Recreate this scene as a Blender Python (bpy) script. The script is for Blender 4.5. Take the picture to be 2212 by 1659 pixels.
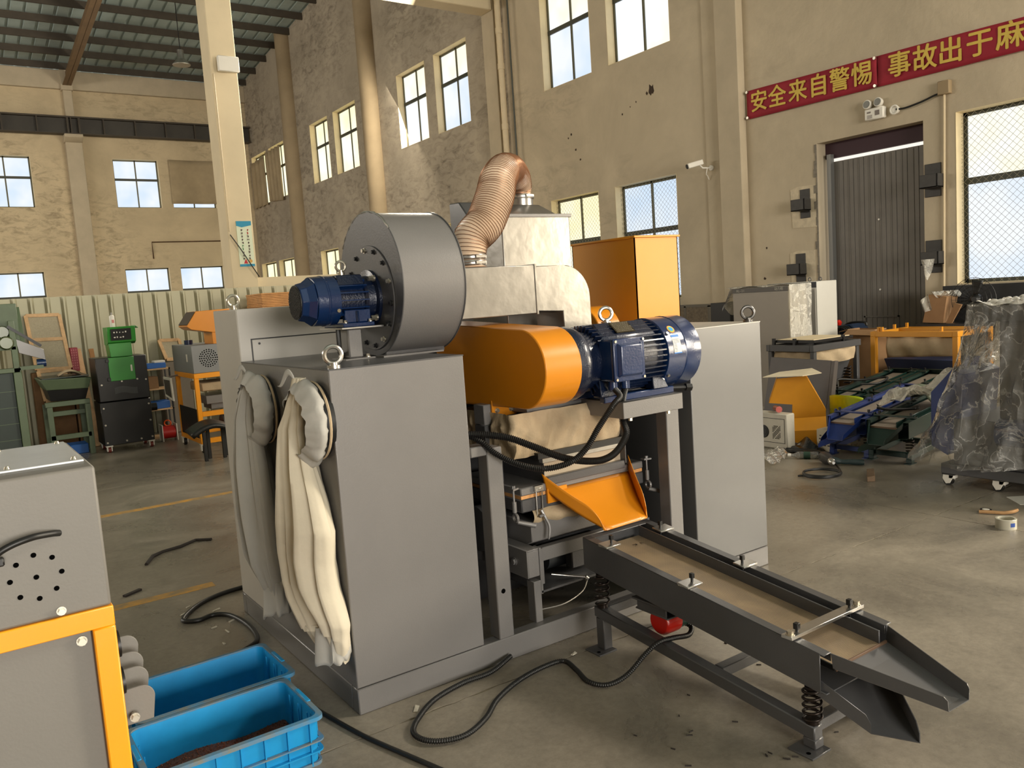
import bpy, math, random
from mathutils import Vector, Matrix, noise
PI = math.pi
rnd = random.Random(7)
C = bpy.context.scene.collection
for _o in list(bpy.data.objects):
    bpy.data.objects.remove(_o)
scene = bpy.context.scene

def nz(x, y, z=0.0):
    return noise.noise(Vector((x, y, z)))
# ------------------------------------------------------------ camera, light, exposure
cam_data = bpy.data.cameras.new('camera')
cam = bpy.data.objects.new('camera', cam_data)
C.objects.link(cam)
cam_data.sensor_fit = 'HORIZONTAL'
cam_data.sensor_width = 36.0
cam_data.lens = 36.0 * 1773.0 / 2212.0
cam_data.clip_start = 0.05
cam_data.clip_end = 200
YAW, PITCH, ROLL = 0.60109188, 0.106775719, 0.0679412179
_f = Vector((math.sin(YAW) * math.cos(PITCH), math.cos(YAW) * math.cos(PITCH), -math.sin(PITCH)))
_r = Vector((math.cos(YAW), -math.sin(YAW), 0))
_d = _f.cross(_r)
_r2 = math.cos(ROLL) * _r + math.sin(ROLL) * _d
_d2 = -math.sin(ROLL) * _r + math.cos(ROLL) * _d
cam.matrix_world = Matrix(((_r2.x, -_d2.x, -_f.x, 0), (_r2.y, -_d2.y, -_f.y, 0), (_r2.z, -_d2.z, -_f.z, 1.6), (0, 0, 0, 1)))
scene.camera = cam

world = bpy.data.worlds.new('World')
scene.world = world
world.use_nodes = True
_bg = world.node_tree.nodes['Background']
_bg.inputs['Color'].default_value = (1.0, 0.93, 0.82, 1)      # evening haze outside
_bg.inputs['Strength'].default_value = 1.0

def area(name, loc, direction, sx, sy, power, col):
    d = bpy.data.lights.new(name, 'AREA')
    d.shape = 'RECTANGLE'
    d.size, d.size_y, d.energy, d.color = sx, sy, power, col
    o = bpy.data.objects.new(name, d)
    o.location = loc
    o.rotation_euler = Vector(direction).to_track_quat('-Z', 'Y').to_euler()
    C.objects.link(o)
    return o
# low sun through the hall's windows in the right wall, out of the frame, and the gate behind
area('sunny_window_light', (10.0, -2.6, 2.25), (-1, 0.55, -0.16), 2.2, 2.2, 500, (1.0, 0.87, 0.66))
area('window_light_upper', (10.0, -1.5, 6.4), (-1, 0.25, -0.45), 3.0, 1.7, 700, (1.0, 0.92, 0.78))
area('window_light_bay', (9.9, 0.6, 2.4), (-1, 0.1, -0.1), 2.8, 1.9, 160, (1.0, 0.93, 0.8))
area('far_bay_light', (9.5, 17.0, 6.4), (-1, 0.35, -0.3), 9.0, 1.7, 1000, (1.0, 0.91, 0.74))
area('gate_light', (1.0, -15.6, 2.9), (0.12, 1, 0.03), 9.0, 5.0, 2500, (1.0, 0.94, 0.84))
area('left_window_light', (-11.5, 17.0, 6.2), (1, -0.1, -0.1), 20.0, 2.6, 1700, (1.0, 0.93, 0.82))

vs = scene.view_settings
vs.view_transform = 'Standard'
try:
    vs.look = 'None'
except TypeError:
    pass
vs.gamma = 1.0
vs.use_curve_mapping = False
vs.exposure = 0.12
try:
    scene.cycles.use_denoising = True
    scene.cycles.max_bounces = 7
    scene.cycles.diffuse_bounces = 4
    scene.cycles.glossy_bounces = 3
    scene.cycles.transparent_max_bounces = 12
    scene.cycles.sample_clamp_indirect = 4.0
    scene.cycles.caustics_reflective = False
    scene.cycles.caustics_refractive = False
except Exception:
    pass

# ------------------------------------------------------------ materials
def lin(c):
    return tuple(((v / 255) / 12.92 if v / 255 <= 0.04045 else ((v / 255 + 0.055) / 1.055) ** 2.4) for v in c)
MATS = {}
def mat(name, rgb, rough=0.5, metal=0.0, var=0.0, vscale=6.0, bump=0.0, bscale=40.0, spec=0.5, coat=0.0, rgb2=None, alpha=1.0, trans=0.0, detail=6.0, rvar=0.0):
    if name in MATS:
        return MATS[name]
    m = bpy.data.materials.new(name)
    m.use_nodes = True
    nt = m.node_tree
    b = nt.nodes['Principled BSDF']
    c = lin(rgb)
    b.inputs['Base Color'].default_value = (*c, 1)
    b.inputs['Roughness'].default_value = rough
    b.inputs['Metallic'].default_value = metal
    b.inputs['Specular IOR Level'].default_value = spec
    if coat:
        b.inputs['Coat Weight'].default_value = coat
        b.inputs['Coat Roughness'].default_value = 0.14
    if trans:
        b.inputs['Transmission Weight'].default_value = trans
    if alpha < 1:
        b.inputs['Alpha'].default_value = alpha
    if var or bump or rgb2 or rvar:
        tc = nt.nodes.new('ShaderNodeTexCoord')
    if var or rgb2 or rvar:
        n = nt.nodes.new('ShaderNodeTexNoise')
        n.inputs['Scale'].default_value = vscale
        n.inputs['Detail'].default_value = detail
        n.inputs['Roughness'].default_value = 0.62
        nt.links.new(tc.outputs['Object'], n.inputs['Vector'])
        r = nt.nodes.new('ShaderNodeValToRGB')
        r.color_ramp.elements[0].position = 0.32
        r.color_ramp.elements[1].position = 0.68
        c2 = lin(rgb2) if rgb2 else tuple(max(0, v * (1 - var)) for v in c)
        c1 = c if rgb2 else tuple(min(1, v * (1 + var * 0.6)) for v in c)
        r.color_ramp.elements[0].color = (*c2, 1)
        r.color_ramp.elements[1].color = (*c1, 1)
        nt.links.new(n.outputs['Fac'], r.inputs['Fac'])
        nt.links.new(r.outputs['Color'], b.inputs['Base Color'])
        if rvar:
            mr = nt.nodes.new('ShaderNodeMapRange')
            mr.inputs['To Min'].default_value = max(0.02, rough - rvar)
            mr.inputs['To Max'].default_value = min(1, rough + rvar)
            nt.links.new(n.outputs['Fac'], mr.inputs['Value'])
            nt.links.new(mr.outputs['Result'], b.inputs['Roughness'])
    if bump:
        n2 = nt.nodes.new('ShaderNodeTexNoise')
        n2.inputs['Scale'].default_value = bscale
        n2.inputs['Detail'].default_value = 4.0
        nt.links.new(tc.outputs['Object'], n2.inputs['Vector'])
        bp = nt.nodes.new('ShaderNodeBump')
        bp.inputs['Strength'].default_value = bump
        bp.inputs['Distance'].default_value = 0.02
        nt.links.new(n2.outputs['Fac'], bp.inputs['Height'])
        nt.links.new(bp.outputs['Normal'], b.inputs['Normal'])
    MATS[name] = m
    return m

def emit(name, rgb, strength, rgb2=None, vscale=1.2):
    if name in MATS:
        return MATS[name]
    m = bpy.data.materials.new(name)
    m.use_nodes = True
    nt = m.node_tree
    nt.nodes.remove(nt.nodes['Principled BSDF'])
    e = nt.nodes.new('ShaderNodeEmission')
    e.inputs['Color'].default_value = (*lin(rgb), 1)
    e.inputs['Strength'].default_value = strength
    if rgb2:
        tc = nt.nodes.new('ShaderNodeTexCoord')
        n = nt.nodes.new('ShaderNodeTexNoise')
        n.inputs['Scale'].default_value = vscale
        n.inputs['Detail'].default_value = 3
        nt.links.new(tc.outputs['Object'], n.inputs['Vector'])
        r = nt.nodes.new('ShaderNodeValToRGB')
        r.color_ramp.elements[0].position = 0.38
        r.color_ramp.elements[1].position = 0.62
        r.color_ramp.elements[0].color = (*lin(rgb), 1)
        r.color_ramp.elements[1].color = (*lin(rgb2), 1)
        nt.links.new(n.outputs['Fac'], r.inputs['Fac'])
        nt.links.new(r.outputs['Color'], e.inputs['Color'])
    nt.links.new(e.outputs[0], nt.nodes['Material Output'].inputs[0])
    MATS[name] = m
    return m

def plaster(name, base, soot, amount, scale=0.55):
    """old painted plaster: blotches of soot and damp over a beige base, fine relief"""
    m = bpy.data.materials.new(name)
    m.use_nodes = True
    nt = m.node_tree
    L = nt.links
    b = nt.nodes['Principled BSDF']
    b.inputs['Roughness'].default_value = 0.85
    b.inputs['Specular IOR Level'].default_value = 0.2
    tc = nt.nodes.new('ShaderNodeTexCoord')
    def noise(s, det, ro=0.6, vec=None, dist=0.0):
        n = nt.nodes.new('ShaderNodeTexNoise')
        n.inputs['Scale'].default_value = s
        n.inputs['Detail'].default_value = det
        n.inputs['Roughness'].default_value = ro
        n.inputs['Distortion'].default_value = dist
        L.new(vec or tc.outputs['Object'], n.inputs['Vector'])
        return n
    def ramp(src, p0, p1, c0, c1):
        r = nt.nodes.new('ShaderNodeValToRGB')
        r.color_ramp.elements[0].position = p0
        r.color_ramp.elements[1].position = p1
        r.color_ramp.elements[0].color = (*c0, 1)
        r.color_ramp.elements[1].color = (*c1, 1)
        L.new(src, r.inputs['Fac'])
        return r
    bc = lin(base)
    big = noise(scale, 5, 0.65, dist=0.4)
    r1 = ramp(big.outputs['Fac'], 0.3, 0.7, tuple(v * 0.80 for v in bc), tuple(min(1, v * 1.1) for v in bc))
    mp = nt.nodes.new('ShaderNodeMapping')
    mp.inputs['Scale'].default_value = (1.0, 1.0, 2.2)
    mp.inputs['Rotation'].default_value = (0.5, 0.3, 0)
    L.new(tc.outputs['Object'], mp.inputs['Vector'])
    fine = noise(2.6, 8, 0.7, mp.outputs['Vector'], 0.8)
    patch = noise(0.28, 3)
    rp = ramp(patch.outputs['Fac'], 0.62 - amount * 0.35, 0.8 - amount * 0.3, (0, 0, 0), (1, 1, 1))
    rf = ramp(fine.outputs['Fac'], 0.46, 0.8, (0, 0, 0), (1, 1, 1))
    mul = nt.nodes.new('ShaderNodeMath')
    mul.operation = 'MULTIPLY'
    L.new(rp.outputs['Color'], mul.inputs[0])
    L.new(rf.outputs['Color'], mul.inputs[1])
    mx = nt.nodes.new('ShaderNodeMix')
    mx.data_type = 'RGBA'
    L.new(mul.outputs[0], mx.inputs[0])
    L.new(r1.outputs['Color'], mx.inputs[6])
    mx.inputs[7].default_value = (*lin(soot), 1)
    L.new(mx.outputs[2], b.inputs['Base Color'])
    n3 = noise(7, 5)
    bp = nt.nodes.new('ShaderNodeBump')
    bp.inputs['Strength'].default_value = 0.25
    bp.inputs['Distance'].default_value = 0.03
    L.new(n3.outputs['Fac'], bp.inputs['Height'])
    L.new(bp.outputs['Normal'], b.inputs['Normal'])
    MATS[name] = m
    return m

def concrete(name):
    m = bpy.data.materials.new(name)
    m.use_nodes = True
    nt = m.node_tree
    L = nt.links
    b = nt.nodes['Principled BSDF']
    tc = nt.nodes.new('ShaderNodeTexCoord')
    def noise(s, det, ro=0.6, dist=0.0):
        n = nt.nodes.new('ShaderNodeTexNoise')
        n.inputs['Scale'].default_value = s
        n.inputs['Detail'].default_value = det
        n.inputs['Roughness'].default_value = ro
        n.inputs['Distortion'].default_value = dist
        L.new(tc.outputs['Object'], n.inputs['Vector'])
        return n
    a = noise(1.1, 8, 0.68, 0.6)
    r = nt.nodes.new('ShaderNodeValToRGB')
    r.color_ramp.elements[0].position = 0.28
    r.color_ramp.elements[1].position = 0.72
    r.color_ramp.elements[0].color = (*lin((116, 110, 100)), 1)
    r.color_ramp.elements[1].color = (*lin((164, 155, 140)), 1)
    L.new(a.outputs['Fac'], r.inputs['Fac'])
    f = noise(30, 6, 0.8)
    r2 = nt.nodes.new('ShaderNodeValToRGB')
    r2.color_ramp.elements[0].position = 0.25
    r2.color_ramp.elements[1].position = 0.6
    r2.color_ramp.elements[0].color = (0.62, 0.62, 0.62, 1)
    r2.color_ramp.elements[1].color = (1, 1, 1, 1)
    L.new(f.outputs['Fac'], r2.inputs['Fac'])
    mx = nt.nodes.new('ShaderNodeMix')
    mx.data_type = 'RGBA'
    mx.blend_type = 'MULTIPLY'
    mx.inputs[0].default_value = 0.8
    L.new(r.outputs['Color'], mx.inputs[6])
    L.new(r2.outputs['Color'], mx.inputs[7])
    # dark oily spots
    s = noise(0.9, 2, 0.5, 0.3)
    r3 = nt.nodes.new('ShaderNodeValToRGB')
    r3.color_ramp.elements[0].position = 0.64
    r3.color_ramp.elements[1].position = 0.78
    L.new(s.outputs['Fac'], r3.inputs['Fac'])
    m2 = nt.nodes.new('ShaderNodeMix')
    m2.data_type = 'RGBA'
    L.new(r3.outputs['Color'], m2.inputs[0])
    L.new(mx.outputs[2], m2.inputs[6])
    m2.inputs[7].default_value = (*lin((84, 82, 76)), 1)
    L.new(m2.outputs[2], b.inputs['Base Color'])
    mr = nt.nodes.new('ShaderNodeMapRange')
    mr.inputs['From Min'].default_value = 0.3
    mr.inputs['From Max'].default_value = 0.7
    mr.inputs['To Min'].default_value = 0.2
    mr.inputs['To Max'].default_value = 0.46
    L.new(a.outputs['Fac'], mr.inputs['Value'])
    L.new(mr.outputs['Result'], b.inputs['Roughness'])
    bp = nt.nodes.new('ShaderNodeBump')
    bp.inputs['Strength'].default_value = 0.12
    bp.inputs['Distance'].default_value = 0.01
    L.new(f.outputs['Fac'], bp.inputs['Height'])
    L.new(bp.outputs['Normal'], b.inputs['Normal'])
    MATS[name] = m
    return m

def wrap_film(name, tint, opac=0.14, bump=0.55):
    """clear crumpled plastic film: mostly see-through, glossy, with painted crease highlights"""
    m = bpy.data.materials.new(name)
    m.use_nodes = True
    nt = m.node_tree
    L = nt.links
    nt.nodes.remove(nt.nodes['Principled BSDF'])
    tr = nt.nodes.new('ShaderNodeBsdfTransparent')
    tr.inputs[0].default_value = (*[0.93 * v for v in tint], 1)
    gl = nt.nodes.new('ShaderNodeBsdfGlossy')
    gl.inputs['Roughness'].default_value = 0.12
    df = nt.nodes.new('ShaderNodeBsdfDiffuse')
    df.inputs[0].default_value = (*[0.9 * v for v in tint], 1)
    tc = nt.nodes.new('ShaderNodeTexCoord')
    n = nt.nodes.new('ShaderNodeTexNoise')
    n.inputs['Scale'].default_value = 13
    n.inputs['Detail'].default_value = 5
    n.inputs['Distortion'].default_value = 1.6
    L.new(tc.outputs['Object'], n.inputs['Vector'])
    bp = nt.nodes.new('ShaderNodeBump')
    bp.inputs['Strength'].default_value = bump
    bp.inputs['Distance'].default_value = 0.05
    L.new(n.outputs['Fac'], bp.inputs['Height'])
    L.new(bp.outputs['Normal'], gl.inputs['Normal'])
    L.new(bp.outputs['Normal'], df.inputs['Normal'])
    n2 = nt.nodes.new('ShaderNodeTexNoise')
    n2.inputs['Scale'].default_value = 4.5
    n2.inputs['Detail'].default_value = 4
    n2.inputs['Distortion'].default_value = 1.3
    L.new(tc.outputs['Object'], n2.inputs['Vector'])
    rc = nt.nodes.new('ShaderNodeValToRGB')
    rc.color_ramp.elements[0].position = 0.475
    rc.color_ramp.elements[1].position = 0.525
    rc.color_ramp.elements[0].color = (opac * .7, opac * .7, opac * .7, 1)
    rc.color_ramp.elements[1].color = (opac, opac, opac, 1)
    ce = rc.color_ramp.elements.new(0.5)
    ce.color = (min(1, opac + .2),) * 3 + (1,)  # whiter crease lines: fold highlights put into the film's cloudiness
    L.new(n2.outputs['Fac'], rc.inputs['Fac'])
    lw = nt.nodes.new('ShaderNodeLayerWeight')
    lw.inputs['Blend'].default_value = 0.22
    L.new(bp.outputs['Normal'], lw.inputs['Normal'])
    m1 = nt.nodes.new('ShaderNodeMixShader')
    L.new(rc.outputs['Color'], m1.inputs[0])
    L.new(tr.outputs[0], m1.inputs[1])
    L.new(df.outputs[0], m1.inputs[2])
    m2 = nt.nodes.new('ShaderNodeMixShader')
    L.new(lw.outputs['Fresnel'], m2.inputs[0])
    L.new(m1.outputs[0], m2.inputs[1])
    L.new(gl.outputs[0], m2.inputs[2])
    L.new(m2.outputs[0], nt.nodes['Material Output'].inputs[0])
    MATS[name] = m
    return m

GREY = mat('grey_machine_paint', (120, 118, 117), 0.36, 0.15, var=0.05, vscale=3, bump=0.05, bscale=160, coat=0.25)
DGREY = mat('dark_grey_machine_paint', (78, 78, 80), 0.38, 0.15, var=0.08, vscale=5, bump=0.04, bscale=120, coat=0.2)
LGREY = mat('pale_grey_cabinet_paint', (186, 182, 175), 0.42, 0.05, var=0.04, vscale=3)
SILVER = mat('silver_duct_paint', (150, 147, 142), 0.3, 0.8, var=0.08, vscale=5, bump=0.12, bscale=8, rvar=0.06)
STEEL = mat('bare_steel', (190, 188, 184), 0.28, 0.95, var=0.1, vscale=20)
GALV = mat('zinc_bolt', (196, 190, 176), 0.3, 0.9)
YELLOW = mat('yellow_machine_paint', (214, 134, 20), 0.34, 0.0, var=0.04, vscale=4, coat=0.22, bump=0.05, bscale=5)
ORANGE = mat('orange_frame_paint', (255, 164, 14), 0.34, 0.0, var=0.03, vscale=5, coat=0.3)
BLUE = mat('blue_motor_enamel', (13, 41, 84), 0.24, 0.05, var=0.08, vscale=12, coat=0.5, bump=0.06, bscale=90)
BLUEC = mat('blue_cast_motor_body', (8, 22, 48), 0.32, 0.1, var=0.1, vscale=20, coat=0.5, bump=0.18, bscale=120)
BLACK = mat('black_rubber', (22, 22, 22), 0.42, 0.0, spec=0.5)
HOLEM = mat('dark_opening', (8, 8, 8), 0.95, spec=0.0)
BLACKM = mat('black_metal_paint', (26, 26, 27), 0.4, 0.1, var=0.1, vscale=4)
DARKST = mat('oily_spring_steel', (46, 38, 34), 0.35, 0.7, var=0.3, vscale=30)
CANVAS = mat('beige_canvas', (182, 162, 132), 0.85, var=0.12, vscale=8, bump=0.15, bscale=90)
BAGCLOTH = mat('cream_filter_cloth', (205, 196, 176), 0.8, var=0.08, vscale=5, bump=0.2, bscale=9)
BAGGREY = mat('grey_and_shaded_cloth', (172, 170, 164), 0.75, var=0.08, vscale=6, bump=0.2, bscale=9)  # grey of hems and mouths; on the rear bag it paints in shade
CRATE = mat('blue_crate_plastic', (22, 144, 206), 0.42, 0.0, var=0.10, vscale=9, rgb2=None)
CRATERIM = mat('dusty_crate_rim', (52, 130, 178), 0.6, rgb2=(120, 122, 112), vscale=14)
WOOD = mat('pale_pine', (214, 176, 132), 0.7, var=0.25, vscale=9)
CARD = mat('brown_cardboard', (152, 118, 84), 0.85, var=0.12, vscale=5)
WHITE = mat('white_plastic', (226, 222, 212), 0.45, var=0.04, vscale=5)
DGREEN = mat('dark_green_paint', (12, 42, 37), 0.4, var=0.1, vscale=6, coat=0.2)
TBLUE = mat('cobalt_blue_paint', (24, 46, 106), 0.4, var=0.1, vscale=6, coat=0.2)
SAGE = mat('sage_green_paint', (92, 108, 82), 0.5, var=0.15, vscale=4)
GREEN = mat('bright_green_paint', (46, 138, 46), 0.4, var=0.05, vscale=5, coat=0.2)
RED = mat('red_paint', (206, 34, 20), 0.35, coat=0.4)
LIME = mat('lime_plastic', (176, 196, 14), 0.5, var=0.06, vscale=5)
FILM = wrap_film('clear_wrap_film', (1.0, 0.99, 0.95), 0.15)
FILMY = wrap_film('cloudy_wrap_film', (1.0, 0.97, 0.88), 0.5)
# ------------------------------------------------------------ mesh helpers
OFF = {}
def frame_of(p0, p1):
    d = (Vector(p1) - Vector(p0)).normalized()
    a = Vector((0, 0, 1)) if abs(d.z) < 0.9 else Vector((1, 0, 0))
    u = d.cross(a).normalized()
    return d, u, d.cross(u).normalized()
class MB:
    """collects shapes; world=root subtracts that thing's own location"""
    def __init__(self, world=None):
        self.v, self.f = [], []
        self.o = OFF.get(world.name, Vector()) if world is not None else Vector()
        self.M = None
    def add(self, vs, fs):
        n = len(self.v)
        for p in vs:
            p = Vector(p)
            if self.M is not None:
                p = self.M @ p
            self.v.append(p - self.o)
        self.f.extend([tuple(i + n for i in q) for q in fs])
        return self
    def box(self, x0, x1, y0, y1, z0, z1):
        return self.add([(x0, y0, z0), (x1, y0, z0), (x1, y1, z0), (x0, y1, z0), (x0, y0, z1), (x1, y0, z1), (x1, y1, z1), (x0, y1, z1)],
                        [(0, 3, 2, 1), (4, 5, 6, 7), (0, 1, 5, 4), (1, 2, 6, 5), (2, 3, 7, 6), (3, 0, 4, 7)])
    def openbox(self, x0, x1, y0, y1, z0, z1, t):
        self.box(x0, x1, y0, y0 + t, z0, z1); self.box(x0, x1, y1 - t, y1, z0, z1)
        self.box(x0, x0 + t, y0 + t, y1 - t, z0, z1); self.box(x1 - t, x1, y0 + t, y1 - t, z0, z1)
        return self.box(x0 + t, x1 - t, y0 + t, y1 - t, z0, z0 + t)
    def hexa(self, p):
        """eight corners: bottom ring then top ring"""
        return self.add(p, [(0, 3, 2, 1), (4, 5, 6, 7), (0, 1, 5, 4), (1, 2, 6, 5), (2, 3, 7, 6), (3, 0, 4, 7)])
    def beam(self, p0, p1, w, h, up=None):
        p0, p1 = Vector(p0), Vector(p1)
        d = (p1 - p0).normalized()
        a = Vector(up) if up else (Vector((0, 0, 1)) if abs(d.z) < 0.9 else Vector((0, 1, 0)))
        u = d.cross(a).normalized() * (w / 2)
        n = u.cross(d).normalized() * (h / 2)
        return self.hexa([p0 - u - n, p0 + u - n, p1 + u - n, p1 - u - n, p0 - u + n, p0 + u + n, p1 + u + n, p1 - u + n])
    def cyl(self, p0, p1, r0, r1=None, n=16, cap=True):
        r1 = r0 if r1 is None else r1
        d, u, w = frame_of(p0, p1)
        p0, p1 = Vector(p0), Vector(p1)
        vs = [p + (u * math.cos(2 * PI * i / n) + w * math.sin(2 * PI * i / n)) * r for p, r in ((p0, r0), (p1, r1)) for i in range(n)]
        fs = [(i, (i + 1) % n, n + (i + 1) % n, n + i) for i in range(n)]
        if cap:
            fs += [tuple(reversed(range(n))), tuple(range(n, 2 * n))]
        return self.add(vs, fs)
    def lathe(self, p0, d, prof, n=20):
        """prof: (distance along d, radius)"""
        d = Vector(d).normalized()
        _, u, w = frame_of((0, 0, 0), d)
        p0 = Vector(p0)
        vs = [p0 + d * h + (u * math.cos(2 * PI * i / n) + w * math.sin(2 * PI * i / n)) * r for h, r in prof for i in range(n)]
        fs = [(k * n + i, k * n + (i + 1) % n, (k + 1) * n + (i + 1) % n, (k + 1) * n + i) for k in range(len(prof) - 1) for i in range(n)]
        fs += [tuple(reversed(range(n))), tuple(range((len(prof) - 1) * n, len(prof) * n))]
        return self.add(vs, fs)
    def tube(self, pts, r, n=8, closed=False):
        pts = [Vector(p) for p in pts]
        m = len(pts)
        rs = r if isinstance(r, (list, tuple)) else [r] * m
        vs, u = [], None
        for i, p in enumerate(pts):
            a = pts[(i - 1) % m] if (i > 0 or closed) else p
            b = pts[(i + 1) % m] if (i < m - 1 or closed) else p
            d = (b - a).normalized()
            if u is None:
                q = Vector((0, 0, 1)) if abs(d.z) < 0.9 else Vector((1, 0, 0))
                u = d.cross(q).normalized()
            else:
                u = (u - d * u.dot(d)).normalized()
            w = d.cross(u)
            vs += [p + (u * math.cos(2 * PI * k / n) + w * math.sin(2 * PI * k / n)) * rs[i] for k in range(n)]
        fs = []
        for i in range(m if closed else m - 1):
            j = (i + 1) % m
            fs += [(i * n + k, i * n + (k + 1) % n, j * n + (k + 1) % n, j * n + k) for k in range(n)]
        if not closed:
            fs += [tuple(reversed(range(n))), tuple(range((m - 1) * n, m * n))]
        return self.add(vs, fs)
    def torus(self, c, axis, R, r, n=20, k=8):
        d, u, w = frame_of((0, 0, 0), axis)
        c = Vector(c)
        return self.tube([c + (u * math.cos(2 * PI * i / n) + w * math.sin(2 * PI * i / n)) * R for i in range(n)], r, k, True)
    def prism(self, poly, axis, a0, a1):
        P = {'x': lambda a, p: (a, p[0], p[1]), 'y': lambda a, p: (p[0], a, p[1]), 'z': lambda a, p: (p[0], p[1], a)}[axis]
        n = len(poly)
        vs = [P(a0, p) for p in poly] + [P(a1, p) for p in poly]
        fs = [(i, (i + 1) % n, n + (i + 1) % n, n + i) for i in range(n)] + [tuple(reversed(range(n))), tuple(range(n, 2 * n))]
        return self.add(vs, fs)
    def plate(self, pts, t, n=None):
        """flat polygon given a thickness t along its normal"""
        pts = [Vector(p) for p in pts]
        nn = Vector(n).normalized() if n else (pts[1] - pts[0]).cross(pts[2] - pts[1]).normalized()
        k = len(pts)
        return self.add(pts + [p + nn * t for p in pts], [(i, (i + 1) % k, k + (i + 1) % k, k + i) for i in range(k)] + [tuple(reversed(range(k))), tuple(range(k, 2 * k))])
    def grid(self, fn, nu, nv, wrap=False):
        vs = [fn(i / nu, j / nv) for j in range(nv + 1) for i in range(nu + (0 if wrap else 1))]
        w = nu if wrap else nu + 1
        fs = [(j * w + i, j * w + (i + 1) % w, (j + 1) * w + (i + 1) % w, (j + 1) * w + i) for j in range(nv) for i in range(nu)]
        return self.add(vs, fs)
    def hexbolt(self, p, d, r, h, washer=True):
        d = Vector(d).normalized()
        p = Vector(p)
        if washer:
            self.cyl(p, p + d * h * 0.25, r * 1.35, n=12)
        return self.cyl(p + d * h * 0.25, p + d * h, r, n=6)
    def build(self, name, m, parent=None, bevel=0.0, smooth=40, kind=None, solid=0.0, seg=1, label=None):
        me = bpy.data.meshes.new(name)
        me.from_pydata([tuple(p) for p in self.v], [], self.f)
        me.materials.append(m)
        if smooth:
            me.polygons.foreach_set('use_smooth', [True] * len(me.polygons))
            me.update()
            me.set_sharp_from_angle(angle=math.radians(smooth))
        o = bpy.data.objects.new(name, me)
        C.objects.link(o)
        if parent is not None:
            o.parent = parent
        if solid:
            s = o.modifiers.new('thick', 'SOLIDIFY'); s.thickness = solid; s.offset = 0
        if bevel:
            b = o.modifiers.new('bevel', 'BEVEL'); b.width = bevel; b.segments = seg; b.limit_method = 'ANGLE'; b.angle_limit = math.radians(40)
        if kind:
            o['kind'] = kind
        if label:
            o['label'] = label
        return o
def tag(o, label, cat, group=None):
    o['label'] = label; o['category'] = cat
    if group:
        o['group'] = group
    return o
def thing(name, label, cat, loc=(0, 0, 0), rz=0.0, group=None):
    o = bpy.data.objects.new(name, None)
    o.empty_display_size = 0.1
    o.location = loc
    o.rotation_euler = (0, 0, rz)
    C.objects.link(o)
    OFF[o.name] = Vector(loc)
    return tag(o, label, cat, group)
def struct(name, mb, m, parent=None, **kw):
    o = mb.build(name, m, parent, **kw)
    if parent is None:
        o['kind'] = 'structure'
    return o
def sroot(name, loc=(0, 0, 0)):
    o = bpy.data.objects.new(name, None)
    o.location = loc
    C.objects.link(o)
    OFF[o.name] = Vector(loc)
    o['kind'] = 'structure'
    return o
def copy_tree(o, parent=None):
    c = o.copy()
    C.objects.link(c)
    if parent is not None:
        c.parent = parent
    for ch in list(o.children):
        copy_tree(ch, c)
    return c
def clone(o, parent, loc=None, mw=None, name=None):
    c = o.copy()
    C.objects.link(c)
    c.parent = parent
    if loc is not None:
        c.location = loc
    if mw is not None:
        c.matrix_basis = mw
    return c
def text_mb(s, size, extrude=0.0, res=2, bold=0.0):
    """lettering as real mesh in the xy plane: returns (verts, faces)"""
    cu = bpy.data.curves.new('lettering', 'FONT')
    cu.body = s
    cu.size = size
    cu.align_x = 'CENTER'; cu.align_y = 'CENTER'
    cu.resolution_u = res
    cu.extrude = extrude
    cu.offset = bold
    o = bpy.data.objects.new('lettering', cu)
    C.objects.link(o)
    dg = bpy.context.evaluated_depsgraph_get()
    me = bpy.data.meshes.new_from_object(o.evaluated_get(dg))
    r = ([Vector(v.co) for v in me.vertices], [tuple(p.vertices) for p in me.polygons])
    bpy.data.objects.remove(o)
    bpy.data.curves.remove(cu)
    bpy.data.meshes.remove(me)
    return r
def lettering(mb, s, size, origin, xdir, ydir, res=2, squash=1.0, shift=None, bold=0.0):
    vs, fs = text_mb(s, size, 0.0, res, bold)
    o, x, y = Vector(origin), Vector(xdir).normalized(), Vector(ydir).normalized()
    mb.add([o + x * (p.x * squash) + y * p.y + (shift(p) if shift else Vector()) for p in vs], fs)
    return mb
def arc(cx, cy, r, a0, a1, n):
    return [(cx + r * math.cos(a0 + (a1 - a0) * i / n), cy + r * math.sin(a0 + (a1 - a0) * i / n)) for i in range(n + 1)]
def spline(pts, k=8):
    """Catmull-Rom through pts"""
    P = [Vector(p) for p in pts]
    P = [P[0] * 2 - P[1]] + P + [P[-1] * 2 - P[-2]]
    out = []
    for i in range(1, len(P) - 2):
        for j in range(k):
            t = j / k
            a, b, c, d = P[i - 1], P[i], P[i + 1], P[i + 2]
            out.append(0.5 * ((2 * b) + (c - a) * t + (2 * a - 5 * b + 4 * c - d) * t * t + (3 * b - a - 3 * c + d) * t ** 3))
    out.append(P[-2])
    return out
def resample(pts, step):
    out, acc = [pts[0]], 0.0
    for a, b in zip(pts, pts[1:]):
        L = (b - a).length
        while acc + L >= step and L > 1e-9:
            t = (step - acc) / L
            a = a + (b - a) * t
            out.append(a.copy())
            L = (b - a).length
            acc = 0.0
        acc += L
    return out
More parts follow.
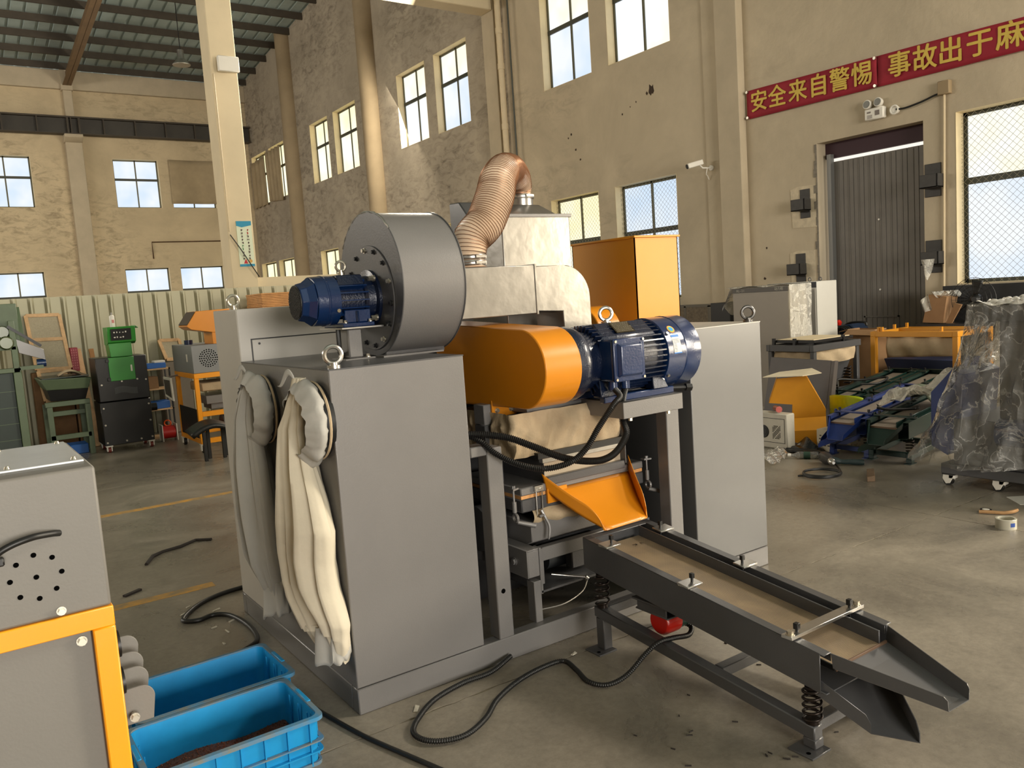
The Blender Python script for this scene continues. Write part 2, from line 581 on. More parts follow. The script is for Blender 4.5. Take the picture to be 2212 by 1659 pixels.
# ------------------------------------------------------------ the hall
WALL = plaster('wall_plaster', (196, 182, 158), (106, 96, 84), 0.3)
WALLF = plaster('far_wall_plaster', (204, 186, 154), (110, 96, 76), 0.5)
WALLD = plaster('sooty_wall_plaster', (174, 162, 144), (78, 70, 62), 0.75, 0.8)
PIL = mat('pilaster_paint', (186, 172, 148), 0.8, var=0.1, vscale=2)
REVEAL = mat('window_reveal_paint', (226, 208, 168), 0.8, var=0.05)
FRAME = mat('window_frame_metal', (92, 90, 72), 0.45, 0.3)
FRAMED = mat('dark_window_frame', (64, 66, 58), 0.5, 0.2)
PANEW = emit('frosted_pane_warm', (255, 249, 222), 1.08, (238, 245, 255), 0.9)
PANEB = emit('frosted_pane_sky', (212, 230, 250), 0.98, (244, 248, 252), 0.7)
PANEY = emit('frosted_pane_yellow', (255, 246, 196), 1.15, (255, 252, 230), 0.8)
CONC = concrete('hall_floor_concrete')
JOINT = mat('joint_filler', (150, 142, 120), 0.9, var=0.5, vscale=16)
JOINTD = mat('dark_joint', (58, 55, 50), 0.9, var=0.4, vscale=20)
EAVE_Y, EAVE_Z, SLOPE, RIDGE_Y = 31.5, 10.06, 0.0926, 6.0
def roofz(y):
    return EAVE_Z + SLOPE * (31.2 - max(y, RIDGE_Y)) - SLOPE * max(0, RIDGE_Y - y)
XR, YF = 10.2, 31.2

fl = struct('floor', MB().box(-12, 10.5, -16, 31.5, -0.09, -0.035), JOINTD)
xs, ys = [-12, -0.855, 5.145, 10.21], [-16, -3.23, 2.765, 8.77, 14.77, 20.77, 31.21]
def edge(a, b, t):
    """jittered joint edge from a to b"""
    a, b = Vector(a), Vector(b)
    n = max(2, int((b - a).length / 0.05)) if abs(t) > 0 else 1
    d = (b - a).normalized()
    s = Vector((-d.y, d.x))
    return [a + (b - a) * (i / n) + (s * rnd.uniform(-t, t) if 0 < i < n else Vector((0, 0))) for i in range(n)]
for i in range(3):
    for j in range(6):
        x0, x1, y0, y1 = xs[i] + 0.003, xs[i + 1] - 0.003, ys[j] + 0.004, ys[j + 1] - 0.004
        near = j in (1, 2) and i in (1, 2)
        tx, ty = (0.0012, 0.0055) if near else (0, 0)
        poly = edge((x0, y0), (x1, y0), ty) + edge((x1, y0), (x1, y1), tx) + edge((x1, y1), (x0, y1), ty) + edge((x0, y1), (x0, y0), tx)
        MB().prism([tuple(p) for p in poly], 'z', -0.035, 0.0).build('concrete_slab', CONC, fl, smooth=0)
MB().box(-4, 10.1, 2.757, 2.773, -0.035, -0.006).build('joint_filler', JOINT, fl)
PAINTL = mat('worn_yellow_floor_paint', (206, 150, 40), 0.7, rgb2=(126, 116, 92), vscale=9)
for yy, x0, x1 in ((5.02, -3.0, 1.17), (7.53, -3.0, 4.6)):
    MB().box(x0, x1, yy - 0.045, yy + 0.045, 0.0, 0.0012).build('painted_line', PAINTL, fl)

def wall_cells(us, zs, holes, put, topfn):
    us, zs = sorted(us), sorted(zs)
    for a, b in zip(us, us[1:]):
        for c, d in zip(zs, zs[1:]):
            mu, mz = (a + b) / 2, (c + d) / 2
            if any(h[0] < mu < h[1] and h[2] < mz < h[3] for h in holes):
                continue
            put(a, b, c, d)
PAIRS_Y = [(11.65, 13.07), (9.7, 11.19), (17.67, 19.13), (15.77, 17.22), (23.7, 25.1), (21.68, 23.25), (29.35, 30.95), (27.52, 29.05)]
BIG = (3.66, 5.16)
DOOR = (5.56, 7.06)
holes = [(a, b, 5.52, 7.32) for a, b in PAIRS_Y] + [(a, b, 1.38, 3.41) for a, b in PAIRS_Y]
holes += [(BIG[0], BIG[1], 1.38, 3.41), (DOOR[0], DOOR[1], 0.0, 3.4), (0.3, 3.2, 1.38, 3.41), (-3.4, -1.8, 1.2, 3.41), (3.66, 5.16, 5.52, 7.32), (5.6, 7.05, 5.52, 7.32)]
us = sorted({-16.0, 14.3, 31.5} | {h[0] for h in holes} | {h[1] for h in holes})
zs = sorted({0.0, 10.0} | {h[2] for h in holes} | {h[3] for h in holes})
for nm, lo, hi, mm in (('wall_right', -16.0, 14.3, WALL), ('wall_right_far_bays', 14.3, 31.5, WALLD)):
    mb = MB()
    uu = [u for u in us if lo <= u <= hi]
    wall_cells(uu, zs, holes, lambda a, b, c, d: mb.box(XR, XR + 0.3, a, b, c, d), None)
    k = [u for u in uu] + ([RIDGE_Y] if lo < RIDGE_Y < hi else [])
    k = sorted(k)
    for a, b in zip(k, k[1:]):
        mb.hexa([(XR, a, 10), (XR + .3, a, 10), (XR + .3, b, 10), (XR, b, 10), (XR, a, roofz(a) + .02), (XR + .3, a, roofz(a) + .02), (XR + .3, b, roofz(b) + .02), (XR, b, roofz(b) + .02)])
    o = struct(nm, mb, mm, smooth=0)
WR = bpy.data.objects['wall_right']
FX_U = [(-6.5, -5.0), (-4.6, -3.1), (-0.4, 1.1), (1.53, 3.02), (5.48, 6.94), (7.32, 8.84)]
fh = [(a, b, 5.52, 7.17) for a, b in FX_U] + [(a, b, 1.38, 3.43) for a, b in FX_U]
mb = MB()
uu = sorted({-12.0, 10.2} | {h[0] for h in fh} | {h[1] for h in fh})
zz = sorted({0.0, 9.98} | {h[2] for h in fh} | {h[3] for h in fh})
wall_cells(uu, zz, fh, lambda a, b, c, d: mb.box(a, b, YF, YF + 0.3, c, d), None)
struct('wall_far', mb, WALLF, smooth=0)
struct('wall_left', MB().box(-12.3, -12, -16, 31.5, 0, 14), WALL)
# back gable: two jambs and a lintel round the open gate
bk = MB()
bk.box(-12, -4.5, -16.3, -16, 0, 11); bk.box(5.0, 10.2, -16.3, -16, 0, 11); bk.box(-4.5, 5.0, -16.3, -16, 5.2, 11)
struct('wall_back', bk, WALL)
# ceiling: ribbed sheets on purlins
SHEET = mat('roof_sheet_underside', (166, 180, 176), 0.55, 0.2, var=0.15, vscale=1.5)
PURL = mat('purlin_steel', (66, 58, 48), 0.6, 0.2, var=0.2, vscale=3)
def ribs(x0, x1, pitch, h, flat):
    out, x = [], x0
    while x < x1:
        out += [(x, 0), (x + pitch * flat, 0), (x + pitch * (flat + .07), h), (x + pitch * .93, h)]
        x += pitch
    return out + [(x, 0)]
mb = MB()
prof = ribs(-12.2, 10.4, 0.38, 0.05, 0.74)
for ya, yb in ((31.62, RIDGE_Y), (RIDGE_Y, -16.4)):
    n = len(prof)
    mb.add([(x, y, roofz(y) + 0.02 + z) for y in (ya, yb) for x, z in prof], [(i, i + 1, n + i + 1, n + i) for i in range(n - 1)])
ceil = struct('ceiling', mb, SHEET, smooth=0)
y = 30.75
while y > 7:
    MB().box(-12, 10.2, y - 0.035, y + 0.035, roofz(y) - 0.2, roofz(y) - 0.005).build('purlin', PURL, ceil)
    y -= 1.17
def trim(n, mb, m, **kw):
    return struct('trim_%d' % n, mb, m, **kw)
# pilasters of the right wall, with the concrete ring beam of the far wall
mb = MB(); mb.box(10.05, 10.2, 8.24, 8.66, 0, 10.9); trim(1, mb, PIL, bevel=0.01)
mb = MB(); mb.box(10.16, 10.2, 8.66, 9.0, 0, 10.9); trim(2, mb, WALL)
for n, yc in ((3, 14.62), (4, 20.5), (5, 26.45)):
    mb = MB()
    if n == 3:
        mb.box(10.02, 10.2, yc - 0.22, yc + 0.22, 0, 10.9)
    else:
        mb.lathe((10.12, yc, 0), (0, 0, 1), [(0, 0.28), (11.1, 0.28)], 20)
    trim(n, mb, PIL if n == 3 else mat('round_pilaster_paint', (150, 132, 104), .8, var=.15, vscale=1.3), bevel=0.01)
mb = MB(); mb.box(-12, 10.2, 31.05, 31.2, 9.35, 9.95); trim(6, mb, PIL, bevel=0.01)
mb = MB()
mb.box(4.08, 4.58, 30.95, 31.2, 0, 7.62)
mb.prism([(30.95, 7.62), (31.2, 7.62), (31.2, 7.85), (30.7, 7.85), (30.7, 7.75)], 'x', 4.05, 4.6)
mb.box(4.2, 4.46, 31.0, 31.2, 8.4, 9.6); mb.box(4.15, 4.5, 30.92, 31.2, 9.3, 9.95)
trim(7, mb, PIL, bevel=0.01)
mb = MB(); mb.box(-2.2, -1.75, 30.95, 31.2, 0, 9.95); trim(8, mb, PIL)
# crane runway girder along the far wall
CRANE = mat('crane_girder_steel', (58, 54, 48), 0.55, 0.2, var=0.25, vscale=1.5)
g = sroot('trim_9', (0, 30.85, 7.85))
MB(g).box(-12, 10.15, 30.83, 30.87, 7.88, 8.38).build('web', CRANE, g)
MB(g).box(-12, 10.15, 30.68, 31.0, 8.36, 8.41).build('flange', PURL, g)
MB(g).box(-12, 10.15, 30.7, 31.0, 7.85, 7.88).build('flange', PURL, g)
x = -1.6
while x < 10:
    MB(g).box(x - 0.02, x + 0.02, 30.7, 30.83, 7.88, 8.36).build('stiffener', PURL, g)
    x += 0.98
for x in (4.18, 4.52):
    MB(g).box(x - 0.03, x + 0.03, 30.68, 30.83, 7.88, 8.36).build('stiffener', PURL, g)
# steel rafter up from the far pilaster
RAFT = mat('rafter_primer', (118, 94, 66), 0.6, 0.1, var=0.15, vscale=2)
mb = MB()
for ya, yb in ((31.1, RIDGE_Y),):
    za, zb = roofz(ya) - 0.22, roofz(yb) - 0.22
    mb.hexa([(4.2, ya, za - .42), (4.46, ya, za - .42), (4.46, yb, zb - .72), (4.2, yb, zb - .72), (4.2, ya, za - .40), (4.46, ya, za - .40), (4.46, yb, zb - .70), (4.2, yb, zb - .70)])
    mb.hexa([(4.32, ya, za - .42), (4.34, ya, za - .42), (4.34, yb, zb - .72), (4.32, yb, zb - .72), (4.32, ya, za), (4.34, ya, za), (4.34, yb, zb), (4.32, yb, zb)])
trim(10, mb, RAFT)
# concrete column standing free, and the beam from it into the right wall
COLM = mat('column_paint', (214, 198, 166), 0.75, var=0.08, vscale=1.2)
mb = MB(); mb.box(4.18, 4.62, 14.3, 14.78, 0, 11.4); trim(11, mb, COLM, bevel=0.015)
mb = MB(); mb.box(4.62, 10.02, 14.42, 14.82, 7.44, 8.05); trim(12, mb, COLM, bevel=0.015)
mb = MB(); mb.box(4.62, 10.02, 14.45, 14.75, 2.02, 2.22); trim(13, mb, COLM)
# downpipe
PIPE = mat('cream_pipe', (206, 188, 156), 0.5, var=0.06)
mb = MB()
mb.cyl((10.0, 14.2, 0), (10.0, 14.2, 11), 0.062, n=16)
for z in (6.9, 6.2, 5.0, 3.6):
    mb.cyl((10.0, 14.2, z), (10.0, 14.2, z + 0.12), 0.072, n=16)
trim(14, mb, PIPE)
mb = MB(); mb.cyl((10.06, 13.93, 0), (10.06, 13.93, 11), 0.018, n=8); trim(15, mb, FRAMED)

WIN = [0]
def window(axis, u0, u1, z0, z1, plane, tz, pane, mesh=False, fr=FRAME, low=None):
    """steel window with one mullion and one transom, four panes"""
    WIN[0] += 1
    root = sroot('window_%d' % WIN[0], (plane, u0, z0) if axis == 'x' else (u0, plane, z0))
    def bx(a, b, c, d, p0, p1):
        return MB(root).box(plane + p0, plane + p1, a, b, c, d) if axis == 'x' else MB(root).box(a, b, plane + p0, plane + p1, c, d)
    t = 0.045
    um = (u0 + u1) / 2
    f = bx(u0, u0 + t, z0, z1, -0.03, 0.03)
    g = bx(u1 - t, u1, z0, z1, -0.03, 0.03); f.add([v + f.o for v in g.v], g.f)
    for a, b in ((z0, z0 + t), (z1 - t, z1)):
        g = bx(u0, u1, a, b, -0.03, 0.03); f.add([v + f.o for v in g.v], g.f)
    f.build('window_frame', fr, root)
    bx(u0, u1, tz - 0.04, tz + 0.04, -0.035, 0.035).build('transom', FRAMED, root)
    bx(um - 0.022, um + 0.022, z0, z1, -0.03, 0.03).build('mullion', fr, root)
    for a, b in ((u0 + t, um - .022), (um + .022, u1 - t)):
        for c, d in ((z0 + t, tz - .04), (tz + .04, z1 - t)):
            bx(a, b, c, d, -0.006, 0.006).build('pane', low if low and c < tz else pane, root)
    sx = -1
    # painted reveal lining of the opening
    q = MB(root)
    if axis == 'x':
        q.box(XR - .004, plane - .03, u1 - .001, u1 + .004, z0, z1); q.box(XR - .004, plane - .03, u0 - .004, u0 + .001, z0, z1)
        q.box(XR - .004, plane - .03, u0, u1, z1 - .001, z1 + .004); q.box(XR - .004, plane - .03, u0, u1, z0 - .004, z0 + .001)
    else:
        q.box(u0 - .004, u0 + .001, YF - .004, plane - .03, z0, z1); q.box(u1 - .001, u1 + .004, YF - .004, plane - .03, z0, z1)
        q.box(u0, u1, YF - .004, plane - .03, z1 - .001, z1 + .004); q.box(u0, u1, YF - .004, plane - .03, z0 - .004, z0 + .001)
    q.build('reveal', REVEAL, root)
    if mesh:
        m = MB(root)
        pp = plane - 0.08
        s = 0.06
        w = u1 - u0; h = z1 - z0
        k = -h
        while k < w:
            a0, a1 = max(0, k), min(w, k + h)
            if a1 > a0:
                m.beam((pp, u0 + a0, z0 + a0 - k), (pp, u0 + a1, z0 + a1 - k), 0.0026, 0.0026)
                m.beam((pp, u1 - a0, z0 + a0 - k), (pp, u1 - a1, z0 + a1 - k), 0.0026, 0.0026)
            k += s * 1.414
        o = m.build('security_mesh', mat('mesh_wire', (150, 144, 124), .6, .4), root)
        o['kind'] = 'stuff'
    return root
for i, (a, b) in enumerate(PAIRS_Y):
    window('x', a, b, 5.52, 7.32, 10.40, 6.62, PANEW if i < 4 else PANEY, low=PANEB if i in (0, 3) else None)
for i, (a, b) in enumerate(PAIRS_Y):
    window('x', a, b, 1.38, 3.41, 10.40, 2.56, PANEY if i != 1 else PANEB, mesh=i < 4)
window('x', BIG[0], BIG[1], 1.38, 3.41, 10.40, 2.60, PANEW, mesh=True, fr=FRAMED, low=PANEB)
for a, b in FX_U:
    window('y', a, b, 5.52, 7.17, 31.4, 6.5, PANEB)
    window('y', a, b, 1.38, 3.43, 31.4, 2.62, PANEB)
# the door in the right wall: ribbed steel leaf hung behind the wall, daylight over its top edge
DOORM = mat('door_leaf_paint', (112, 107, 101), 0.6, 0.1, var=0.12, vscale=2.5)
dr = sroot('door_1', (10.42, 5.56, 0))
y = DOOR[0] + 0.02
while y < DOOR[1] - 0.16:
    m = MB(dr); m.box(10.40, 10.43, y, y + 0.147, 0.0, 3.14)
    m.box(10.392, 10.40, y + 0.06, y + 0.075, 0.02, 3.12)
    m.build('door_panel', DOORM, dr, bevel=0.004)
    y += 0.152
MB(dr).box(10.32, 10.40, 6.93, 6.99, 0, 3.24).build('door_track', mat('grey_door_track', (120, 120, 118), .5, .3), dr)
MB(dr).box(10.40, 10.46, 5.5, 7.1, 3.19, 3.42).build('door_header', mat('dark_red_header', (58, 36, 44), .7), dr)
m = MB(dr)
for a, b, c, d in ((6.02, 6.04, 0.05, 1.0), (6.5, 6.52, 0.05, 1.0), (6.02, 6.52, 0.98, 1.0)):
    m.box(10.384, 10.40, a, b, c, d)
m.build('wicket_frame', DOORM, dr)
m = MB(dr)
for (yy, z) in ((6.28, 2.28), (6.28, 1.35)):
    m.cyl((10.40, yy, z), (10.385, yy, z), 0.012, n=8)
m.build('door_bolt', WHITE, dr)
m = MB(dr)
for yy, w in ((7.04, 0.05),):
    pts = [(10.195, 7.06, 0.2 + i * 0.11) for i in range(30)]
    for i in range(29):
        ww = rnd.uniform(0.01, 0.06)
        m.box(10.19, 10.2, 7.06, 7.06 + ww, 0.2 + i * 0.11, 0.31 + i * 0.11)
m.build('chipped_plaster', mat('chipped_render', (130, 122, 110), .9, var=.3, vscale=20), dr)
# holes and scars in the plaster of the right wall
HOLE = mat('bare_brick_hole', (66, 52, 42), 0.95, var=0.4, vscale=20)
def scar(y, z, r, n=11, x=10.199):
    p = [(y + r * rnd.uniform(.45, 1.1) * math.cos(2 * PI * i / n), z + r * rnd.uniform(.45, 1.1) * math.sin(2 * PI * i / n)) for i in range(n)]
    MB().prism(p, 'x', x - 0.002, x + 0.01).build('plaster_hole', HOLE, WR, smooth=0)
for y, z, r in ((10.17, 4.86, .10), (10.28, 4.83, .035), (12.33, 4.55, .03), (12.42, 4.5, .02), (12.22, 4.25, .03), (12.1, 4.05, .022), (10.9, 4.62, .02), (10.55, 4.75, .018), (10.7, 4.7, .015), (8.0, 1.6, .025), (7.95, 2.05, .018)):
    scar(y, z, r)

# ------------------------------------------------------------ things fixed to the walls
BANR = mat('banner_red_cloth', (148, 26, 44), 0.75, var=0.12, vscale=3)
BANY = mat('banner_yellow_print', (214, 184, 84), 0.75, var=0.1, vscale=6)
def bz(y):
    return 4.363 - 0.0245 * (8.19 - y), 3.957 - 0.0125 * (8.19 - y)
bn = thing('banner', 'long red cloth banner with yellow characters nailed above the metal door', 'banner', (10.17, 6.0, 4.1))
for a, b in ((8.19, 6.13), (6.14, 2.6)):
    def fn(u, v, a=a, b=b):
        y = a + (b - a) * u
        t, bt = bz(y)
        return (10.165 + 0.012 * math.sin(u * 9 + v * 3) * (0.4 if a > 8 else 1.0), y, bt + (t - bt) * v)
    MB(bn).grid(fn, 40, 6).build('cloth', BANR, bn, solid=0.004)
for s, yy, w in (('安', 7.957, .30), ('全', 7.64, .30), ('来', 7.30, .30), ('自', 6.97, .28), ('警', 6.65, .30), ('惕', 6.33, .30), ('事', 5.823, .30), ('故', 5.50, .30), ('出', 5.19, .28), ('于', 4.86, .30), ('麻', 4.53, .31), ('痹', 4.2, .3)):
    t, b = bz(yy)
    lt = MB(bn)
    for k_, (dy_, dz_) in enumerate(((0, 0), (-.007, 0), (.007, 0), (0, .005), (0, -.005))):
        lettering(lt, s, 0.315, (10.147 - k_ * .0006, yy + dy_, (t + b) / 2 + dz_), (0, -1, -0.035), (0, 0, 1), 2, 0.98)
    lt.build('character', BANY, bn, smooth=0)
m = MB(bn)
for yy in (8.17, 6.15):
    t, b = bz(yy)
    for z in (t - .02, b + .02):
        m.cyl((10.19, yy, z), (10.135, yy, z), 0.02, n=8); m.build('nail', GALV, bn); m = MB(bn)
el = thing('emergency_light', 'white twin head emergency light above the metal door', 'lamp', (10.2, 6.16, 3.6))
MB(el).box(10.12, 10.2, 6.03, 6.29, 3.535, 3.68).build('case', WHITE, el, bevel=0.012)
m = MB(el)
m.box(10.115, 10.121, 6.2, 6.25, 3.62, 3.64); m.box(10.115, 10.121, 6.08, 6.14, 3.58, 3.64)
for k in range(4):
    m.box(10.115, 10.121, 6.18, 6.25, 3.555 + k * .012, 3.56 + k * .012)
m.build('printed_mark', mat('grey_print', (120, 110, 104), .6), el)
for yy in (6.24, 6.09):
    l = MB(el); l.lathe((10.15, yy, 3.73), (-1, 0, 0.1), [(-.03, .03), (0, .052), (.05, .058), (.055, .05)], 16)
    l.cyl((10.16, yy, 3.67), (10.16, yy, 3.70), .012)
    h = l.build('lamp_head', WHITE, el)
    MB(el).cyl((10.10, yy, 3.735), (10.093, yy, 3.736), .046, n=16).build('lens', SILVER, h)
cb = thing('conduit', 'white conduit with junction box and black cable right of the door', 'conduit', (10.17, 5.28, 1.4))
m = MB(cb); m.cyl((10.17, 5.31, 1.2), (10.17, 5.28, 3.65), .014, n=8); m.build('pipe', PIPE, cb)
m = MB(cb); m.box(10.12, 10.2, 5.2, 5.34, 3.64, 3.8); m.build('junction_box', mat('tan_box', (150, 130, 100), .7), cb, bevel=.008)
m = MB(cb); m.cyl((10.16, 5.9, 3.6), (10.2, 5.9, 3.6), .05, n=14); m.torus((10.15, 5.9, 3.6), (1, 0, 0), .05, .012); m.build('socket_ring', WHITE, cb)
m = MB(cb); m.tube(spline([(10.16, 5.88, 3.6), (10.15, 5.75, 3.59), (10.16, 5.55, 3.62), (10.16, 5.38, 3.66), (10.16, 5.3, 3.66)], 6), .012); m.build('cable', BLACK, cb)
LOCKM = mat('door_bracket_steel', (62, 60, 58), .55, .3, var=.2, vscale=12)
for k, (yy, z, w, side, lab) in enumerate(((7.26, 2.61, .16, 1, 'upper left dark steel door bracket with patch of bare plaster'), (7.36, 1.72, .16, 1, 'lower left dark steel door bracket behind the white cabinet'), (5.44, 2.66, .2, -1, 'upper right dark steel door bracket beside the conduit'), (5.44, 1.73, .2, -1, 'lower right dark steel door bracket with plastic bag hanging'))):
    t = thing('door_bracket', lab, 'bracket', (10.2, yy, z), 0, 'steel brackets for the door bar')
    MB(t).box(10.18, 10.2, yy - w / 2, yy + w / 2, z - .2, z + .2).build('back_plate', LOCKM, t, bevel=.004)
    u = MB(t); yo = yy + side * .02
    u.box(10.02, 10.18, yo - .12, yo + .1, z - .1, z - .085); u.box(10.02, 10.035, yo - .12, yo + .1, z - .1, z + .06); u.box(10.02, 10.18, yo - .12, yo - .105, z - .1, z + .06)
    u.build('hook', LOCKM, t, bevel=.003)
cv = thing('security_camera', 'small white bullet camera on the wall left of the banner', 'camera', (10.2, 8.95, 3.4))
m = MB(cv); m.beam((9.98, 8.93, 3.46), (9.75, 9.03, 3.40), .09, .08); m.build('housing', WHITE, cv, bevel=.01)
m = MB(cv); m.cyl((9.755, 9.028, 3.40), (9.74, 9.034, 3.396), .036); m.build('lens', BLACK, cv)
m = MB(cv); m.tube([(9.93, 8.95, 3.42), (9.98, 8.93, 3.37), (10.08, 8.9, 3.37), (10.16, 8.9, 3.37)], .014); m.cyl((10.13, 8.9, 3.37), (10.16, 8.9, 3.37), .04); m.build('arm', WHITE, cv)
m = MB(cv); m.tube(spline([(10.05, 8.9, 3.36), (10.06, 8.93, 3.28), (10.1, 8.94, 3.25), (10.14, 8.95, 3.2)], 4), .008); m.build('wire', WHITE, cv)
# floodlight, poster and stay wire on the column
fl2 = thing('floodlight', 'flat square floodlight fixed high on the concrete column', 'lamp', (4.45, 14.2, 5.75))
MB(fl2).box(4.27, 4.62, 14.16, 14.24, 5.63, 5.88).build('case', WHITE, fl2, bevel=.012)
MB(fl2).box(4.35, 4.5, 14.24, 14.3, 5.7, 5.8).build('mount', FRAMED, fl2)
po = thing('poster', 'tall pale safety poster with blue header on the concrete column', 'poster', (4.46, 14.295, 2.4))
MB(po).box(4.33, 4.585, 14.285, 14.30, 2.41, 3.18).build('sheet', mat('poster_paper', (214, 222, 196), .6), po)
PB = mat('poster_blue', (30, 140, 176), .6)
m = MB(po); m.prism([(4.33, 3.1), (4.42, 3.075), (4.585, 3.11), (4.585, 3.18), (4.33, 3.18)], 'y', 14.281, 14.2855); m.box(4.33, 4.585, 14.281, 14.2855, 2.41, 2.45); m.build('header_band', PB, po)
PRED, PDK, PGR = mat('poster_red', (206, 44, 54), .6), mat('poster_dark', (92, 66, 60), .6), mat('poster_green', (70, 160, 90), .6)
for col, x in ((0, 4.51), (1, 4.41)):
    for k in range(10):
        z = 3.03 - k * .054
        m = MB(po)
        for q in range(5):
            a, b = rnd.uniform(-.018, 0), rnd.uniform(-.02, .02)
            if q % 2:
                m.box(x + a, x + a + .022, 14.281, 14.2855, z + b, z + b + .006)
            else:
                m.box(x + b * .7, x + b * .7 + .006, 14.281, 14.2855, z - .018, z + .014)
        m.build('character', PRED if col == 0 and k < 2 else (PGR if col == 1 and k in (5, 6) else PDK), po)
m = MB(po)
m.prism([(4.40, 2.46), (4.47, 2.46), (4.44, 2.54)], 'y', 14.281, 14.2855); m.build('drawing', PRED, po)
m = MB(po); m.prism(arc(4.52, 2.5, .03, 0, 2 * PI, 10)[:-1], 'y', 14.281, 14.2855); m.build('drawing', mat('poster_ochre', (206, 160, 80), .6), po)
sw = MB(); sw.tube([(4.20, 14.24, 5.6), (4.20, 14.24, 3.0)], .012, 6); tag(sw.build('cable_duct', PIPE), 'slim white cable duct running down the concrete column', 'conduit')
sw = MB(); sw.tube(spline([(4.2, 14.24, 2.95), (4.35, 14.22, 2.7), (4.5, 14.2, 2.42), (4.62, 14.22, 2.22)], 6), .009, 6); tag(sw.build('wire', BLACK), 'thin dark wire slanting across the poster on the column', 'wire')
# hanging high-bay lamp
hl = thing('pendant_lamp', 'round metal high bay lamp hanging under the roof', 'lamp', (6.5, 25.0, 8.75))
MB(hl).lathe((6.5, 25, 8.75), (0, 0, 1), [(0, .24), (.02, .25), (.16, .12), (.2, .09), (.42, .09), (.44, .03)], 20).build('shade', STEEL, hl)
MB(hl).cyl((6.5, 25, 9.18), (6.5, 25, roofz(25) - .1), .012).build('stem', BLACK, hl)
# blinds hung over windows near the far corner
CURT = mat('dusty_backlit_cloth', (168, 150, 120), 0.9, var=0.15, vscale=2)  # base brightened to stand in for window light coming through the cloth
def curtain(lab, fn, nm='curtain'):
    t = MB(); t.grid(fn, 40, 8)
    tag(t.build(nm, CURT, solid=.01), lab, 'curtain')
curtain('beige sheet stretched over upper far wall window next to column', lambda u, v: (7.28 + 1.58 * u, 31.13 - .03 * math.sin(u * 7 + v), 5.66 + 1.53 * v))
curtain('drooping dusty curtain nearer the far corner of the right wall', lambda u, v: (10.14 - .025 * math.sin(u * 21), 30.9 - 1.5 * u, 5.45 + (1.62 + .08 * u) * v - .02 * math.cos(u * 20)))
curtain('gathered dusty curtain hanging left of the round pilaster', lambda u, v: (10.12 - .05 * math.sin(u * 26 + 2 * v), 29.1 - 1.45 * u * (0.94 + .06 * v), 5.5 + 1.7 * v - .12 * u * (1 - v)))

PATCH = mat('bare_plaster_patch', (206, 192, 166), .9, var=.15, vscale=14)
for y0_, z0_, z1_ in ((7.08, 2.27, 2.86), (7.12, 1.3, 1.96)):
    q = MB(); q.prism([(y0_, z0_), (y0_ + .4, z0_ + .02), (y0_ + .42, z1_ - .03), (y0_ + .3, z1_), (y0_ + .01, z1_ - .01)], 'x', 10.192, 10.202); q.build('plaster_patch', PATCH, WR, smooth=0)
q = MB(); q.tube([(6.45, 31.172, 3.75), (6.45, 31.172, 4.33), (9.0, 31.172, 4.33)], .022, 6); tag(q.build('rusty_pipe', mat('rusty_pipe_metal', (92, 66, 42), .8, .2, var=.3, vscale=8)), 'thin rusty pipe running along the far wall to the column', 'pipe')
# ------------------------------------------------------------ the big granulating machine
GM = thing('granulator_machine', 'large grey and yellow machine with blower and hopper in the middle', 'machine', (1.175, 2.924, 0))
W = lambda: MB(GM)
X0, Y0 = 1.175, 2.924
# base frame: channel beams, open in the middle
b = W()
b.box(1.175, 3.675, Y0, 2.985, 0, .106); b.box(1.175, 3.675, 4.37, 4.43, 0, .106)
b.box(1.175, 1.235, 2.985, 4.37, 0, .106); b.box(3.615, 3.675, 2.985, 4.37, 0, .106)
b.box(1.74, 1.80, 2.985, 4.37, 0, .10); b.box(3.08, 3.14, 2.985, 4.37, 0, .10)
b.build('base_frame', GREY, GM, bevel=.004)
# dust cabinet, front left
def eyebolt(parent, p, R=.03, r=.0085, axis=(1, 1, 0), m=STEEL):
    q = W(); p = Vector(p); axis = Matrix.Rotation(.25, 3, 'Z') @ Vector((p.x, p.y, 0))
    q.cyl(p, p + Vector((0, 0, .012)), R * .8, n=16); q.cyl(p + Vector((0, 0, .012)), p + Vector((0, 0, .022)), R * .5, n=12)
    q.torus(p + Vector((0, 0, .018 + R)), axis, R, r, 22, 8)
    return q.build('eyebolt', m, parent)
ca = W().box(1.175, 1.769, Y0 + .0015, 4.018, .109, 1.37).build('dust_cabinet', GREY, GM, bevel=.004, seg=2)
q = W(); q.box(1.1735, 1.7705, Y0, 4.018, 1.366, 1.3715); q.build('top_sheet', DGREY, ca, bevel=.001)
eyebolt(ca, (1.215, 2.965, 1.3715), .033, .009, (1, -.9, 0))
for yy in (3.05, 3.66):
    q = W(); q.cyl((1.16, yy, 1.17), (1.18, yy, 1.17), .145, n=32); q.torus((1.15, yy, 1.17), (1, 0, 0), .138, .014, 36, 8)
    q.cyl((1.12, yy, 1.17), (1.165, yy, 1.17), .128, n=32)
    q.build('bag_port', BLACKM, ca)
# control cabinet at the back, taller and paler
cc = W().box(1.175, 2.25, 4.02, 4.422, .109, 1.625).build('control_cabinet', LGREY, GM, bevel=.005, seg=2)
q = W(); q.box(1.238, 2.18, 4.0165, 4.0215, .9, 1.472); q.build('access_panel', LGREY, cc, bevel=.0015)
q = W(); q.box(1.232, 2.186, 4.0185, 4.021, .9, 1.478); q.build('panel_gap', BLACKM, cc)
q = W()
q.cyl((1.272, 4.0175, 1.452), (1.272, 4.0145, 1.452), .006, n=10); q.build('panel_screw', BLACK, cc)
eyebolt(cc, (1.26, 4.34, 1.625), .028, .008, (1, .2, 0), GALV)
